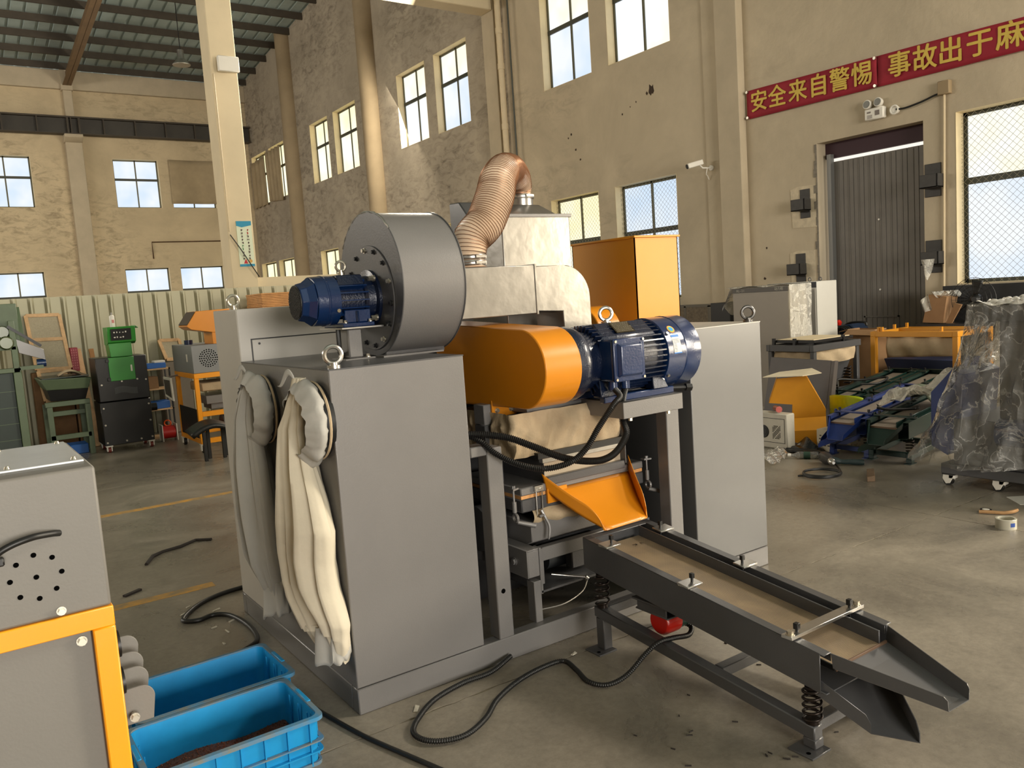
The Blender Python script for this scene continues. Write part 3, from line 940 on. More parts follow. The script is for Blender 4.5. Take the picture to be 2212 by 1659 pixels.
# right cabinet
cbx = W().box(3.113, 3.675, Y0 + .0015, 4.15, .109, 1.37).build('crusher_cabinet', mat('light_cabinet_grey', (104, 104, 104), .38, .1, var=.03, coat=.25), GM, bevel=.004, seg=2)
q = W(); q.box(3.1115, 3.6765, Y0, 4.15, 1.366, 1.3715); q.build('top_sheet', LGREY, cbx, bevel=.001)
eyebolt(cbx, (3.63, 2.97, 1.3715), .033, .0095, (1, .1, 0), mat('blackened_eyebolt', (96, 94, 92), .35, .8))
# steel frame between the cabinets: each post and bar its own part
def post(nm, x0, x1, y0, y1, z0, z1, m=GREY):
    return W().box(x0, x1, y0, y1, z0, z1).build(nm, m, GM, bevel=.004)
p1 = post('post', 1.85, 1.928, Y0, 3.0, .106, .958)
q = W(); q.cyl((1.885, Y0 - .0005, .32), (1.885, Y0 + .002, .32), .011, n=14); q.build('bolt_hole', HOLEM, p1)
post('bar', 1.77, 1.85, Y0, 3.0, .93, .975)
post('post', 2.927, 3.016, Y0, 3.0, .106, 1.03)
post('post', 2.05, 2.14, 3.24, 3.33, .1, 1.0, DGREY)
post('beam', 2.05, 3.113, 3.24, 3.33, 1.0, 1.098)
post('bracket', 3.03, 3.113, 3.1, 3.2, 1.06, 1.125)
post('post', 2.93, 3.016, 3.9, 3.98, .1, 1.3, DGREY)
post('bar', 2.93, 3.0, 3.0, 3.9, .95, 1.03, DGREY)
W().beam((2.6, 3.3, .98), (2.98, 3.3, .62), .05, .05).build('brace', DGREY, GM)
W().beam((1.9, 3.7, .15), (1.9, 3.3, .55), .05, .04).build('brace', DGREY, GM)
W().box(1.81, 3.07, 3.64, 3.66, .0, 1.0).build('inner_shade_sheet', mat('dark_inner_panel', (46, 46, 48), .6, .1), GM)  # dark sheet added so the space inside the frame reads as shade
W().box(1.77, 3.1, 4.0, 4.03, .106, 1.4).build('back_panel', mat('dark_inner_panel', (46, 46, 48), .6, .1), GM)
# motor shelf
q = W()
q.box(2.531, 2.92, 2.80, 2.812, 1.0, 1.08); q.box(2.531, 2.543, 2.812, 3.24, 1.0, 1.08); q.box(2.908, 2.92, 2.812, 3.24, 1.0, 1.08); q.box(2.531, 2.92, 2.80, 3.24, 1.074, 1.08)
q.box(2.2, 2.531, 3.1, 3.24, 1.05, 1.08)
sh = q.build('motor_shelf', GREY, GM, bevel=.002)
for x in (2.60, 2.85):
    W().hexbolt((x, 2.83, 1.0), (0, 0, -1), .01, .018).build('bolt', GALV, sh)
# belt guard with rounded ends
AX_Y, AX_Z = 2.965, 1.272
def guard_poly(r=0.0):
    R = .178 + r
    return [(3.72, AX_Z + R + .035), (AX_Y + .08, AX_Z + R + .003)] + arc(AX_Y, AX_Z, R, PI / 2, 3 * PI / 2, 22) + [(AX_Y + .08, AX_Z - R), (3.72, AX_Z - R - .02)]
bg = W().prism(guard_poly(), 'x', 2.09, 2.292).build('belt_guard', YELLOW, GM, bevel=.005, seg=2, smooth=35)
q = W(); q.box(2.088, 2.23, 3.225, 3.238, 1.035, 1.115); tb = q.build('mounting_tab', YELLOW, bg, bevel=.002)
for x in (2.115, 2.195):
    W().hexbolt((x, 3.225, 1.065), (0, -1, 0), .009, .012).build('bolt', GALV, bg)
g2 = W(); g2.prism([(3.95, 1.35)] + [(3.95, 1.5)] + arc(3.56, 1.34, .17, PI / 2, PI, 12) + [(3.39, 1.1), (3.95, 1.1)], 'x', 2.93, 3.09)
g2.build('rotor_guard', YELLOW, GM, bevel=.005, seg=2, smooth=35)

# main electric motor: part with sub-parts
mb = W()
mb.lathe((2.292, AX_Y, AX_Z), (1, 0, 0), [(0, .165), (.03, .17), (.05, .172), (.075, .163), (.085, .145), (.12, .142)], 36)
mt = mb.build('main_motor', BLUEC, GM, smooth=30)
mb = W(); mb.lathe((2.40, AX_Y, AX_Z), (1, 0, 0), [(0, .14), (.46, .14)], 36)
mb.build('stator_frame', BLUEC, mt)
for k in range(40):
    a = 2 * PI * k / 40
    if abs(((a + PI) % (2 * PI)) - PI) < .0:
        continue
    cy, cz = math.cos(a), math.sin(a)
    if cy < -.55 and -.62 < cz < .5:
        x0 = 2.66
    elif cz < -.9:
        continue
    else:
        x0 = 2.425
    L = .165
    q = W(); q.beam((x0, AX_Y + cy * .148, AX_Z + cz * .148), (2.835, AX_Y + cy * .148, AX_Z + cz * .148), .0065, .042, (0, cy, cz))
    q.build('cooling_fin', BLUEC, mt)
mb = W()
mb.hexa([(2.44, AX_Y - .12, AX_Z + .085), (2.82, AX_Y - .12, AX_Z + .085), (2.82, AX_Y - .02, AX_Z + .1), (2.44, AX_Y - .02, AX_Z + .1), (2.47, AX_Y - .125, AX_Z + .11), (2.79, AX_Y - .125, AX_Z + .11), (2.79, AX_Y - .045, AX_Z + .176), (2.47, AX_Y - .045, AX_Z + .176)])
mb.build('nameplate_pad', BLUEC, mt, bevel=.006)
mb = W(); mb.lathe((2.828, AX_Y, AX_Z), (1, 0, 0), [(0, .168), (.004, .176), (.12, .176), (.124, .1785), (.13, .176), (.225, .176), (.252, .15), (.262, .12), (.264, .05)], 44)
cw = mb.build('fan_cowl', BLUE, mt, smooth=30)
for a in (-.62, .58, 2.5):
    q = W(); ca_, sa = -math.cos(a), -math.sin(a)
    q.cyl((2.85, AX_Y + ca_ * .176, AX_Z - sa * .176), (2.85, AX_Y + ca_ * .184, AX_Z - sa * .184), .008, n=8); q.build('cowl_screw', GALV, mt)
# terminal box with raised lid
q = W(); q.box(2.44, 2.625, 2.752, 2.85, 1.185, 1.375); q.build('terminal_box', BLUE, mt, bevel=.01, seg=2)
q = W(); q.box(2.438, 2.627, 2.742, 2.754, 1.183, 1.377)
q.hexa([(2.458, 2.742, 1.203), (2.607, 2.742, 1.203), (2.607, 2.742, 1.357), (2.458, 2.742, 1.357), (2.47, 2.722, 1.215), (2.595, 2.722, 1.215), (2.595, 2.722, 1.345), (2.47, 2.722, 1.345)])
q.build('terminal_lid', BLUE, mt, bevel=.004, seg=2)
for x in (2.449, 2.616):
    for z in (1.194, 1.366):
        W().cyl((x, 2.743, z), (x, 2.736, z), .0065, n=8).build('lid_screw', GALV, mt)
for x in (2.475, 2.55):
    W().cyl((x, 2.80, 1.187), (x, 2.80, 1.145), .022, n=14).build('cable_gland', BLUE, mt)
# nameplate tilted on its pad
q = W()
n_ = Vector((0, -.066, .08)).normalized()
o_ = Vector((2.615, AX_Y - .088, AX_Z + .149))
ux, uy = Vector((1, 0, 0)), Vector((0, .08, .066)).normalized()
def npl(u, v, h=0):
    return o_ + ux * u + uy * v + n_ * h
NPM = mat('blackened_brass_plate', (70, 62, 44), .4, .6, var=.3, vscale=60)
q.plate([npl(-.058, -.04), npl(.058, -.04), npl(.058, .034), npl(-.058, .034)], .003, n_); q.build('nameplate', NPM, mt)
q = W()
for r in range(7):
    u = -.05
    while u < .048:
        w = rnd.uniform(.004, .011)
        q.plate([npl(u, -.033 + r * .0095, .0032), npl(u + w, -.033 + r * .0095, .0032), npl(u + w, -.028 + r * .0095, .0032), npl(u, -.028 + r * .0095, .0032)], .0004, n_)
        u += w + .003
q.build('engraved_marks', GALV, mt, kind='stuff')
# stickers on the cowl
def on_cowl(a, x, h):
    return (x, AX_Y - math.cos(a) * (.1763 + h), AX_Z + math.sin(a) * (.1763 + h))
STK = mat('white_sticker', (220, 216, 204), .5)
q = W(); q.grid(lambda u, v: on_cowl(.02 + .5 * v, 2.868 + .05 * u, .0006), 4, 8); q.build('energy_sticker', STK, mt)
q = W(); q.grid(lambda u, v: on_cowl(.46 + .07 * v, 2.867 + .052 * u, .0009), 4, 3); q.grid(lambda u, v: on_cowl(.0 + .03 * v, 2.867 + .052 * u, .0009), 4, 3); q.build('sticker_band', mat('sticker_blue', (40, 120, 200), .5), mt)
q = W()
for r in range(9):
    q.grid(lambda u, v, r=r: on_cowl(.05 + r * .042 + .014 * v, 2.872 + (.018 if r < 6 else .04) * u, .0009), 2, 1)
q.build('sticker_print', mat('print_grey', (120, 116, 120), .6), mt, kind='stuff')
for k, (r_, c_) in enumerate(((.022, (230, 150, 60)), (.017, (150, 200, 90)), (.012, (60, 150, 220)))):
    q = W(); pts = [on_cowl(.72 + math.sin(t) * r_ / .176, 2.892 + math.cos(t) * r_, .0006 + k * .0004) for t in [2 * PI * i / 18 for i in range(18)]]
    q.add(pts, [tuple(range(18))]); q.build('round_sticker', mat('sticker_ring_%s' % 'abc'[k], c_, .5), mt)
eyebolt(mt, (2.60, AX_Y, AX_Z + .165), .030, .0085, (.5, -1, 0))
q = W(); q.cyl((2.60, AX_Y, AX_Z + .13), (2.60, AX_Y, AX_Z + .168), .02, n=14); q.build('lifting_boss', BLUEC, mt)
q = W()
for yy in (2.835, 3.06):
    q.box(2.45, 2.90, yy, yy + .035, 1.08, 1.112)
q.build('slide_rail', BLUE, mt, bevel=.004)
for x in (2.47, 2.80):
    for s in (-1, 1):
        q = W(); yy = AX_Y + s * .115
        q.hexa([(x - .05, yy - .03, 1.112), (x + .05, yy - .03, 1.112), (x + .05, yy + .03, 1.112), (x - .05, yy + .03, 1.112), (x - .03, yy - s * .02 - .02, 1.19), (x + .03, yy - s * .02 - .02, 1.19), (x + .03, yy - s * .02 + .02, 1.19), (x - .03, yy - s * .02 + .02, 1.19)])
        q.build('foot', BLUEC, mt, bevel=.004)
        if s < 0:
            W().hexbolt((x + .035, yy - .005, 1.112), (0, 0, 1), .012, .045).build('foot_bolt', GALV, mt)
q = W(); q.cyl((2.86, 2.90, 1.10), (3.02, 2.85, 1.09), .012, n=10); q.cyl((3.0, 2.856, 1.092), (3.03, 2.846, 1.089), .02, n=6); q.build('tension_screw', BLACKM, mt)

# hopper on the right cabinet
hp = W()
hx0, hx1, hy0, hy1 = 3.335, 3.685, 3.52, 4.09
hp.box(hx0, hx1, hy0, hy0 + .006, 1.37, 1.885); hp.box(hx0, hx1, hy1 - .006, hy1, 1.37, 1.885)
hp.box(hx0, hx0 + .006, hy0, hy1, 1.37, 1.885); hp.box(hx1 - .006, hx1, hy0, hy1, 1.37, 1.885)
HOPY = mat('hopper_yellow_paint', (208, 138, 24), .55, 0, var=.04, vscale=3, bump=.12, bscale=4, coat=.05)
ho = hp.build('hopper', HOPY, GM)
hp = W(); hp.box(hx0 - .012, hx1 + .012, hy0 - .014, hy0 + .02, 1.885, 1.897); hp.box(hx0 - .012, hx1 + .012, hy1 - .02, hy1 + .014, 1.885, 1.897)
hp.box(hx0 - .012, hx0 + .02, hy0 + .02, hy1 - .02, 1.885, 1.897); hp.box(hx1 - .02, hx1 + .012, hy0 + .02, hy1 - .02, 1.885, 1.897)
hp.build('rim', HOPY, ho, bevel=.002)

# blower: scroll housing, bolted cover, small motor on a pillar
BC_Y, BC_Z, BR = 3.39, 1.692, .318
q = W(); q.lathe((1.6, BC_Y, BC_Z), (1, 0, 0), [(0, BR - .004), (.3, BR - .004)], 72)
bl = q.build('blower_housing', GREY, GM, smooth=30)
for x in (1.594, 1.898):
    q = W(); q.lathe((x, BC_Y, BC_Z), (1, 0, 0), [(0, BR), (.006, BR)], 72)
    q.build('side_plate', DGREY, bl, smooth=30, bevel=.001)
q = W(); q.tube([(1.597 + rnd.uniform(-.003, .003), BC_Y + math.cos(a) * (BR + .001), BC_Z + math.sin(a) * (BR + .001)) for a in [.6 + .05 * i for i in range(36)]], [.0035 + rnd.uniform(0, .003) for _ in range(36)], 6); q.build('weld_seam', STEEL, bl)
PC_Y, PC_Z = 3.385, 1.632
q = W(); q.lathe((1.594, PC_Y, PC_Z), (-1, 0, 0), [(0, .232), (.007, .232)], 56); q.build('cover_plate', DGREY, bl, smooth=30, bevel=.0015)
for k in range(14):
    a = 2 * PI * (k + .3) / 14
    W().hexbolt((1.587, PC_Y + math.cos(a) * .212, PC_Z + math.sin(a) * .212), (-1, 0, 0), .009, .014).build('cover_bolt', BLACKM if k % 3 else GALV, bl)
q = W(); q.box(1.60, 1.9, 3.3, 3.62, 1.372, 1.42); q.build('pedestal', DGREY, bl, bevel=.003)
q = W(); q.box(1.56, 1.86, 3.24, 3.32, 1.3715, 1.379); q.build('foot_flange', GREY, bl)
sm = W().lathe((1.587, PC_Y, PC_Z), (-1, 0, 0), [(0, .126), (.014, .126), (.017, .1), (.05, .098), (.06, .09)], 32).build('blower_motor', BLUEC, GM, smooth=30)
W().lathe((1.53, PC_Y, PC_Z), (-1, 0, 0), [(0, .074), (.14, .074)], 32).build('stator_frame', BLUEC, sm)
for k in range(20):
    a = 2 * PI * k / 20 + .04
    cy, cz = math.cos(a), math.sin(a)
    if cz < -.8 or cz > .93:
        continue
    W().beam((1.40, PC_Y + cy * .088, PC_Z + cz * .088), (1.535, PC_Y + cy * .088, PC_Z + cz * .088), .0055, .036, (0, cy, cz)).build('cooling_fin', BLUE, sm)
q = W(); q.hexa([(1.405, PC_Y - .075, PC_Z + .06), (1.53, PC_Y - .075, PC_Z + .06), (1.53, PC_Y + .06, PC_Z + .06), (1.405, PC_Y + .06, PC_Z + .06), (1.41, PC_Y - .06, PC_Z + .106), (1.525, PC_Y - .06, PC_Z + .106), (1.525, PC_Y + .06, PC_Z + .106), (1.41, PC_Y + .06, PC_Z + .106)]); q.build('top_pad', BLUEC, sm, bevel=.004)
q = W(); q.lathe((1.405, PC_Y, PC_Z), (-1, 0, 0), [(0, .107), (.045, .107), (.048, .109), (.053, .109), (.056, .107), (.1, .105)], 36); q.build('fan_cowl', BLUE, sm, smooth=30)
q = W(); q.lathe((1.305, PC_Y, PC_Z), (-1, 0, 0), [(0, .105), (.032, .084), (.06, .078), (.061, .03)], 8); q.build('cowl_nose', BLUE, sm, smooth=20, bevel=.004, seg=2)
q = W(); q.cyl((1.2435, PC_Y, PC_Z), (1.2395, PC_Y, PC_Z), .073, n=28); q.build('fan_grille', BLACKM, sm)
q = W()
for k in range(-8, 9):
    h = math.sqrt(max(0, .07 ** 2 - (k * .0085) ** 2))
    q.beam((1.238, PC_Y - h * .7 + k * .006, PC_Z - h * .7 - k * .006), (1.238, PC_Y + h * .7 + k * .006, PC_Z + h * .7 - k * .006), .0022, .0022)
    q.beam((1.238, PC_Y - h * .7 + k * .006, PC_Z + h * .7 + k * .006), (1.238, PC_Y + h * .7 + k * .006, PC_Z - h * .7 + k * .006), .0022, .0022)
q.build('grille_wire', mat('grille_grey', (52, 50, 48), .4, .5), sm, kind='stuff')
for (dy, dz) in ((-.085, .085), (-.085, -.085), (.085, .085), (.085, -.085)):
    W().hexbolt((1.573, PC_Y + dy, PC_Z + dz), (-1, 0, 0), .011, .03).build('flange_bolt', GALV, sm)
eyebolt(sm, (1.45, PC_Y - .02, PC_Z + .106), .021, .006, (.4, -1, 0), GALV)
q = W(); q.box(1.40, 1.545, PC_Y - .115, PC_Y + .10, PC_Z - .118, PC_Z - .1)
q.box(1.42, 1.54, PC_Y - .09, PC_Y - .06, PC_Z - .1, PC_Z - .045); q.box(1.47, 1.476, PC_Y - .115, PC_Y - .06, PC_Z - .1, PC_Z - .05)
q.build('motor_foot', BLUE, sm, bevel=.003)
for x in (1.415, 1.53):
    W().hexbolt((x, PC_Y - .103, PC_Z - .1), (0, 0, 1), .008, .012).build('foot_bolt', GALV, sm)
W().box(1.385, 1.58, PC_Y - .13, PC_Y + .12, PC_Z - .126, PC_Z - .118).build('seat_plate', STEEL, sm, bevel=.001)
W().cyl((1.395, PC_Y - .1, PC_Z - .045), (1.39, PC_Y - .106, PC_Z - .045), .008, n=8).build('cowl_screw', GALV, sm)
pl = W().box(1.43, 1.497, PC_Y - .08, PC_Y + .02, 1.379, PC_Z - .126).build('motor_pillar', GREY, GM, bevel=.006)
W().box(1.40, 1.54, PC_Y - .105, PC_Y + .05, 1.3715, 1.379).build('foot_plate', GREY, pl, bevel=.001)
W().hexbolt((1.515, PC_Y - .08, 1.379), (0, 0, 1), .009, .014).build('bolt', GALV, pl)
W().tube(spline([(1.40, PC_Y - .05, 1.51), (1.40, PC_Y - .05, 1.45), (1.405, PC_Y - .04, 1.41), (1.435, PC_Y, 1.385)], 6), .011).build('motor_cable', BLACK, GM)

# ducts
q = W(); q.box(1.89, 2.445, 3.29, 3.53, 1.505, 1.745); dt = q.build('outlet_duct', SILVER, GM, bevel=.004, seg=2)
q = W(); q.box(2.435, 2.4465, 3.286, 3.534, 1.501, 1.749); q.build('duct_joint', SILVER, dt, bevel=.001)
pe = [(2.446, 1.738)] + [(2.62, 1.738)] + [(2.62 + .17 * math.sin(t), 1.568 + .17 * math.cos(t)) for t in [PI / 2 * i / 12 for i in range(13)]] + [(2.795, 1.1), (2.612, 1.1), (2.605, 1.505), (2.446, 1.515)]
W().prism(pe, 'y', 3.295, 3.525).build('elbow_duct', SILVER, GM, bevel=.004, seg=2, smooth=30)
q = W(); q.box(2.47, 2.93, 3.6, 3.95, 1.25, 2.02); gb = q.build('separator_box', SILVER, GM, bevel=.006, seg=2)
q = W(); q.box(2.46, 2.94, 3.592, 3.958, 2.012, 2.03); q.build('top_flange', GREY, gb, bevel=.002)
q = W(); q.hexa([(2.53, 3.63, 2.03), (2.87, 3.63, 2.03), (2.87, 3.93, 2.03), (2.53, 3.93, 2.03), (2.63, 3.71, 2.092), (2.81, 3.71, 2.092), (2.81, 3.86, 2.092), (2.63, 3.86, 2.092)]); q.build('cap', SILVER, gb, bevel=.004)
q = W(); q.cyl((2.735, 3.785, 2.085), (2.735, 3.785, 2.14), .07, n=28); q.build('collar', SILVER, gb)
tw = W(); tw.prism([(4.25, 1.3), (4.25, 2.165), (4.14, 2.16), (4.0, 2.02), (3.97, 1.3)], 'x', 2.55, 2.97); tw.build('cyclone_box', DGREY, GM, bevel=.006)
# flexible hose with wire rings: path up out of the duct, over and down to the cap
HOSE = mat('translucent_hose', (226, 204, 180), .34, 0.0, coat=.3, var=.08, vscale=10)
hpth = resample(spline([(2.133, 3.40, 1.745), (2.133, 3.40, 1.82), (2.16, 3.41, 1.89), (2.245, 3.42, 1.96), (2.31, 3.44, 2.05), (2.35, 3.46, 2.11), (2.395, 3.495, 2.18), (2.48, 3.56, 2.245), (2.595, 3.66, 2.272), (2.69, 3.74, 2.242), (2.728, 3.78, 2.19), (2.735, 3.785, 2.13)], 14), .0034)
nh = len(hpth)
def hr(i):
    s = i / (nh - 1)
    base = .073 + .019 * math.sin(PI * min(1, s * 1.4)) - .008 * max(0, s - .75) * 4
    return base + .0052 * math.sin(i * 2 * PI / 4)
W().tube(hpth, [hr(i) for i in range(nh)], 26).build('flexible_hose', HOSE, GM, smooth=80)
HOSEW = bpy.data.objects['flexible_hose']
wires = W()
for i in range(1, nh - 1, 4):
    d, u, w = frame_of(hpth[i - 1], hpth[i + 1])
    R = hr(i) + .001
    wires.tube([hpth[i] + (u * math.cos(2 * PI * k / 20) + w * math.sin(2 * PI * k / 20)) * R for k in range(20)], .0017, 5, True)
wires.build('hose_wire', mat('copper_wire', (150, 112, 86), .35, .7), HOSEW, kind='stuff')
for (p, d, r) in (((2.133, 3.40, 1.757), (0, 0, 1), .079), ((2.133, 3.40, 1.785), (0, 0, 1), .08), ((2.735, 3.785, 2.13), (0, 0, 1), .077)):
    q = W(); q.lathe(p, d, [(0, r), (.006, r + .003), (.018, r + .003), (.024, r)], 30); q.box(p[0] - .02, p[0] + .03, p[1] - r - .014, p[1] - r, p[2] + .006, p[2] + .018); q.build('hose_clamp', STEEL, GM)

# screen box (separator deck) low in the middle
CAN = W()
def sleeve(u, v):
    # skirt around x 2.08-2.72, y 3.05-3.45
    P_ = [(2.08, 3.06), (2.72, 3.06), (2.72, 3.5), (2.08, 3.5)]
    s = u * 4
    k = int(s) % 4; f = s - int(s)
    a, c = P_[k], P_[(k + 1) % 4]
    x, y = a[0] + (c[0] - a[0]) * f, a[1] + (c[1] - a[1]) * f
    o = .05 * nz(u * 26 + v * 1.6, v * 1.2, 3) + .022 * nz(u * 60 - v * 2, v * 3, 9) + .012 * math.sin(v * PI)
    nx, ny = [(0, -1), (1, 0), (0, 1), (-1, 0)][k]
    tight = .35 + .65 * math.sin(PI * v)
    return (x + nx * o * tight, y + ny * o * tight, .855 + .205 * v)
CAN.grid(sleeve, 220, 10, True); CAN.build('canvas_sleeve', CANVAS, GM, smooth=80)
q = W(); q.openbox(2.06, 2.74, 3.03, 3.52, .985, 1.06, .02); q.build('sleeve_clamp_bar', DGREY, GM) if False else None
q = W(); q.box(2.2, 2.735, 3.035, 3.05, .838, .866); q.box(2.2, 2.215, 3.05, 3.5, .838, .866); q.box(2.72, 2.735, 3.05, 3.5, .838, .866); q.build('rubber_strip', BLACK, GM)
q = W(); q.box(2.22, 2.73, 3.03, 3.06, .816, .838); q.build('angle_bar', STEEL, GM, bevel=.002)
sb = W(); sb.box(2.25, 2.735, 3.065, 3.5, .7, .83); th = sb.build('throat', mat('tan_throat_paint', (176, 160, 138), .55, .1, var=.1, vscale=5), GM, bevel=.003)  # tan throat box; a thin dark sheet covers its left side
q = W(); q.box(2.2495, 2.2515, 3.065, 3.5, .7, .86); q.build('side_plate', DGREY, th)
q = W(); q.box(2.734, 2.742, 3.03, 3.2, .73, .98); q.build('hinge_plate', DGREY, th, bevel=.002)
bx_ = W().box(2.10, 2.87, 3.05, 3.55, .598, .662).build('screen_box', DGREY, GM, bevel=.006)
W().box(2.103, 2.867, 3.056, 3.54, .662, .678).build('wood_gasket', mat('raw_plywood', (206, 150, 92), .7, var=.2, vscale=30), bx_)
W().box(2.10, 2.87, 3.05, 3.55, .678, .716).build('lid', GREY, bx_, bevel=.005)
W().box(2.25, 2.735, 3.035, 3.06, .705, .745).build('lid_flange', DGREY, bx_, bevel=.003)
def clamp(x, y, s):
    q = W(); q.prism([(x - .012, y), (x + .05 * s, y - .012), (x + .05 * s, y + .03), (x - .012, y + .03)] if s < 0 else [(x + .012, y - .0), (x + .05, y - .012), (x + .05, y + .03), (x + .012, y + .03)], 'z', .716, .724)
    q.cyl((x + .035 * s, y + .01, .724), (x + .035 * s, y + .01, .735), .01, n=6)
    q.cyl((x + .035 * s, y + .01, .72), (x + .035 * s, y + .01, .6), .0045, n=8); q.cyl((x + .035 * s, y + .01, .66), (x + .035 * s, y + .01, .61), .011, n=10)
    q.torus((x + .035 * s, y + .005, .585), (1, 0, 0), .018, .007, 14, 6)
    q.cyl((x + .03 * s, y, .565), (x + .03 * s + .085, y - .02, .535), .009, .012, n=10)
    q.build('swing_clamp', GREY, bx_)
clamp(2.10, 3.05, -1); clamp(2.87, 3.05, 1)
q = W(); q.tube([(2.178, 3.04, .575), (2.178, 3.038, .695), (2.184, 3.037, .703), (2.205, 3.037, .703), (2.211, 3.038, .695), (2.211, 3.04, .575)], .0032, 6); q.box(2.17, 2.22, 3.035, 3.05, .69, .716); q.build('latch_wire', STEEL, bx_)
q = W(); q.tube(spline([(2.195, 3.03, .6), (2.205, 3.02, .57), (2.222, 3.012, .52), (2.213, 3.01, .46)], 5), [.007] * 15 + [.004], 6); q.cyl((2.175, 3.02, .575), (2.2, 3.02, .578), .007); q.build('latch_lever', GREY, bx_)
# canvas bulge under the box, lower housing, beams and bracket
q = W(); q.grid(lambda u, v: (2.16 + .56 * u, 3.06 - .035 * math.sin(v * PI) * (.4 + math.sin(PI * u) * .8) - .006 * math.sin(u * 30 + v * 3), .535 + .07 * v - .018 * math.sin(PI * u) * (1 - v)), 40, 8); q.build('lower_sleeve', CANVAS, GM, smooth=80)
q = W(); q.prism([(3.05, .545), (3.5, .545), (3.45, .43), (3.12, .42), (3.05, .45)], 'x', 2.145, 2.87); q.build('lower_housing', GREY, GM, bevel=.004)
W().box(2.16, 2.87, 3.02, 3.06, .36, .425).build('beam', GREY, GM, bevel=.003)
q = W(); q.box(2.137, 2.15, 2.99, 3.04, .22, .44); q.box(2.15, 2.168, 3.0, 3.02, .26, .43); q.build('side_bracket', GREY, GM, bevel=.002)
q = W(); q.box(2.06, 2.066, 2.98, 3.7, .313, .445); q.box(2.066, 2.127, 2.98, 3.7, .437, .445); q.box(2.066, 2.127, 2.98, 2.984, .315, .437); q.build('side_channel', GREY, GM, bevel=.003)
W().hexbolt((2.06, 3.08, .375), (-1, 0, 0), .014, .014).build('bolt', GREY, GM)
W().box(2.078, 2.118, 2.962, 3.02, .106, .30).build('leg', GREY, GM, bevel=.003)
W().box(2.14, 2.6, 2.99, 3.4, .225, .235).build('motor_shelf', DGREY, GM)
vm = W().cyl((2.3, 3.2, .31), (2.62, 3.2, .31), .065, n=20).build('vibration_motor', mat('dark_motor', (54, 58, 62), .45, .3), GM)
q = W(); q.box(2.40, 2.5, 3.085, 3.14, .25, .36); q.build('terminal_box', DGREY, vm, bevel=.006)
q = W(); q.cyl((2.25, 3.06, .27), (2.40, 2.99, .235), .006); q.cyl((2.40, 2.99, .235), (2.41, 2.985, .225), .012); q.build('crank', STEEL, vm)
q = W(); q.cyl((2.0, 3.3, .5), (2.06, 3.3, .5), .11, n=24); q.build('pulley', DGREY, GM)
W().tube(spline([(2.41, 2.985, .225), (2.36, 2.97, .18), (2.24, 2.96, .155), (2.1, 2.97, .16)], 6), .004, 6).build('earth_wire', STEEL, GM)
# yellow outlet chute: floor and two curved side walls
ch = W()
A0, A1, B0, B1 = Vector((2.245, 3.05, .68)), Vector((2.768, 3.05, .68)), Vector((2.388, 2.795, .507)), Vector((2.64, 2.795, .512))
up = Vector((0, .55, .83))
ch.grid(lambda u, v: (A0 + (A1 - A0) * u) * (1 - v) + (B0 + (B1 - B0) * u) * v + Vector((0, 0, -.012 * math.sin(PI * v))), 6, 12)
cf = ch.build('outlet_chute', YELLOW, GM, solid=.003, smooth=60)
for a, c in ((A0, B0), (A1, B1)):
    q = W()
    sgn = -1 if a is A0 else 1
    def wall(u, v, a=a, c=c, sgn=sgn):
        p = a + (c - a) * u + Vector((0, 0, -.012 * math.sin(PI * u)))
        h = .082 * (1 if u < .68 else math.sqrt(max(0, 1 - ((u - .68) / .32) ** 2)))
        return p + Vector((sgn * .012 * v, .012 * v, h * v))
    q.grid(wall, 24, 5)
    q.build('chute_wall', YELLOW, cf, solid=.003, smooth=60)
q = W(); q.box(2.243, 2.36, 3.038, 3.05, .62, .69); q.build('chute_tab', YELLOW, cf)
# corrugated cable conduits hanging from the terminal box to the left cabinet
def corrugated(nm, pts, r, m, parent, world=True, pitch=.0085):
    pp = resample(spline(pts, 12), pitch / 4)
    q = MB(GM) if world else MB()
    q.tube(pp, [r + .16 * r * math.sin(i * PI / 2) for i in range(len(pp))], 10)
    return q.build(nm, m, parent, smooth=80)
corrugated('cable_conduit', [(2.475, 2.79, 1.15), (2.46, 2.74, 1.12), (2.40, 2.72, 1.09), (2.30, 2.715, 1.0), (2.235, 2.72, .925), (2.15, 2.73, .875), (2.04, 2.77, .86), (1.95, 2.83, .885), (1.87, 2.89, .94), (1.82, 2.93, 1.0), (1.76, 2.97, 1.03), (1.70, 3.02, 1.04)], .0125, BLACK, GM)
corrugated('cable_conduit', [(2.55, 2.80, 1.15), (2.555, 2.83, 1.08), (2.56, 2.84, .99), (2.54, 2.80, .93), (2.45, 2.77, .868), (2.35, 2.755, .847), (2.24, 2.765, .86), (2.14, 2.79, .892), (2.03, 2.83, .95), (1.93, 2.88, 1.0), (1.82, 2.93, 1.025), (1.75, 2.97, 1.03), (1.70, 3.02, 1.035)], .0145, BLACK, GM)

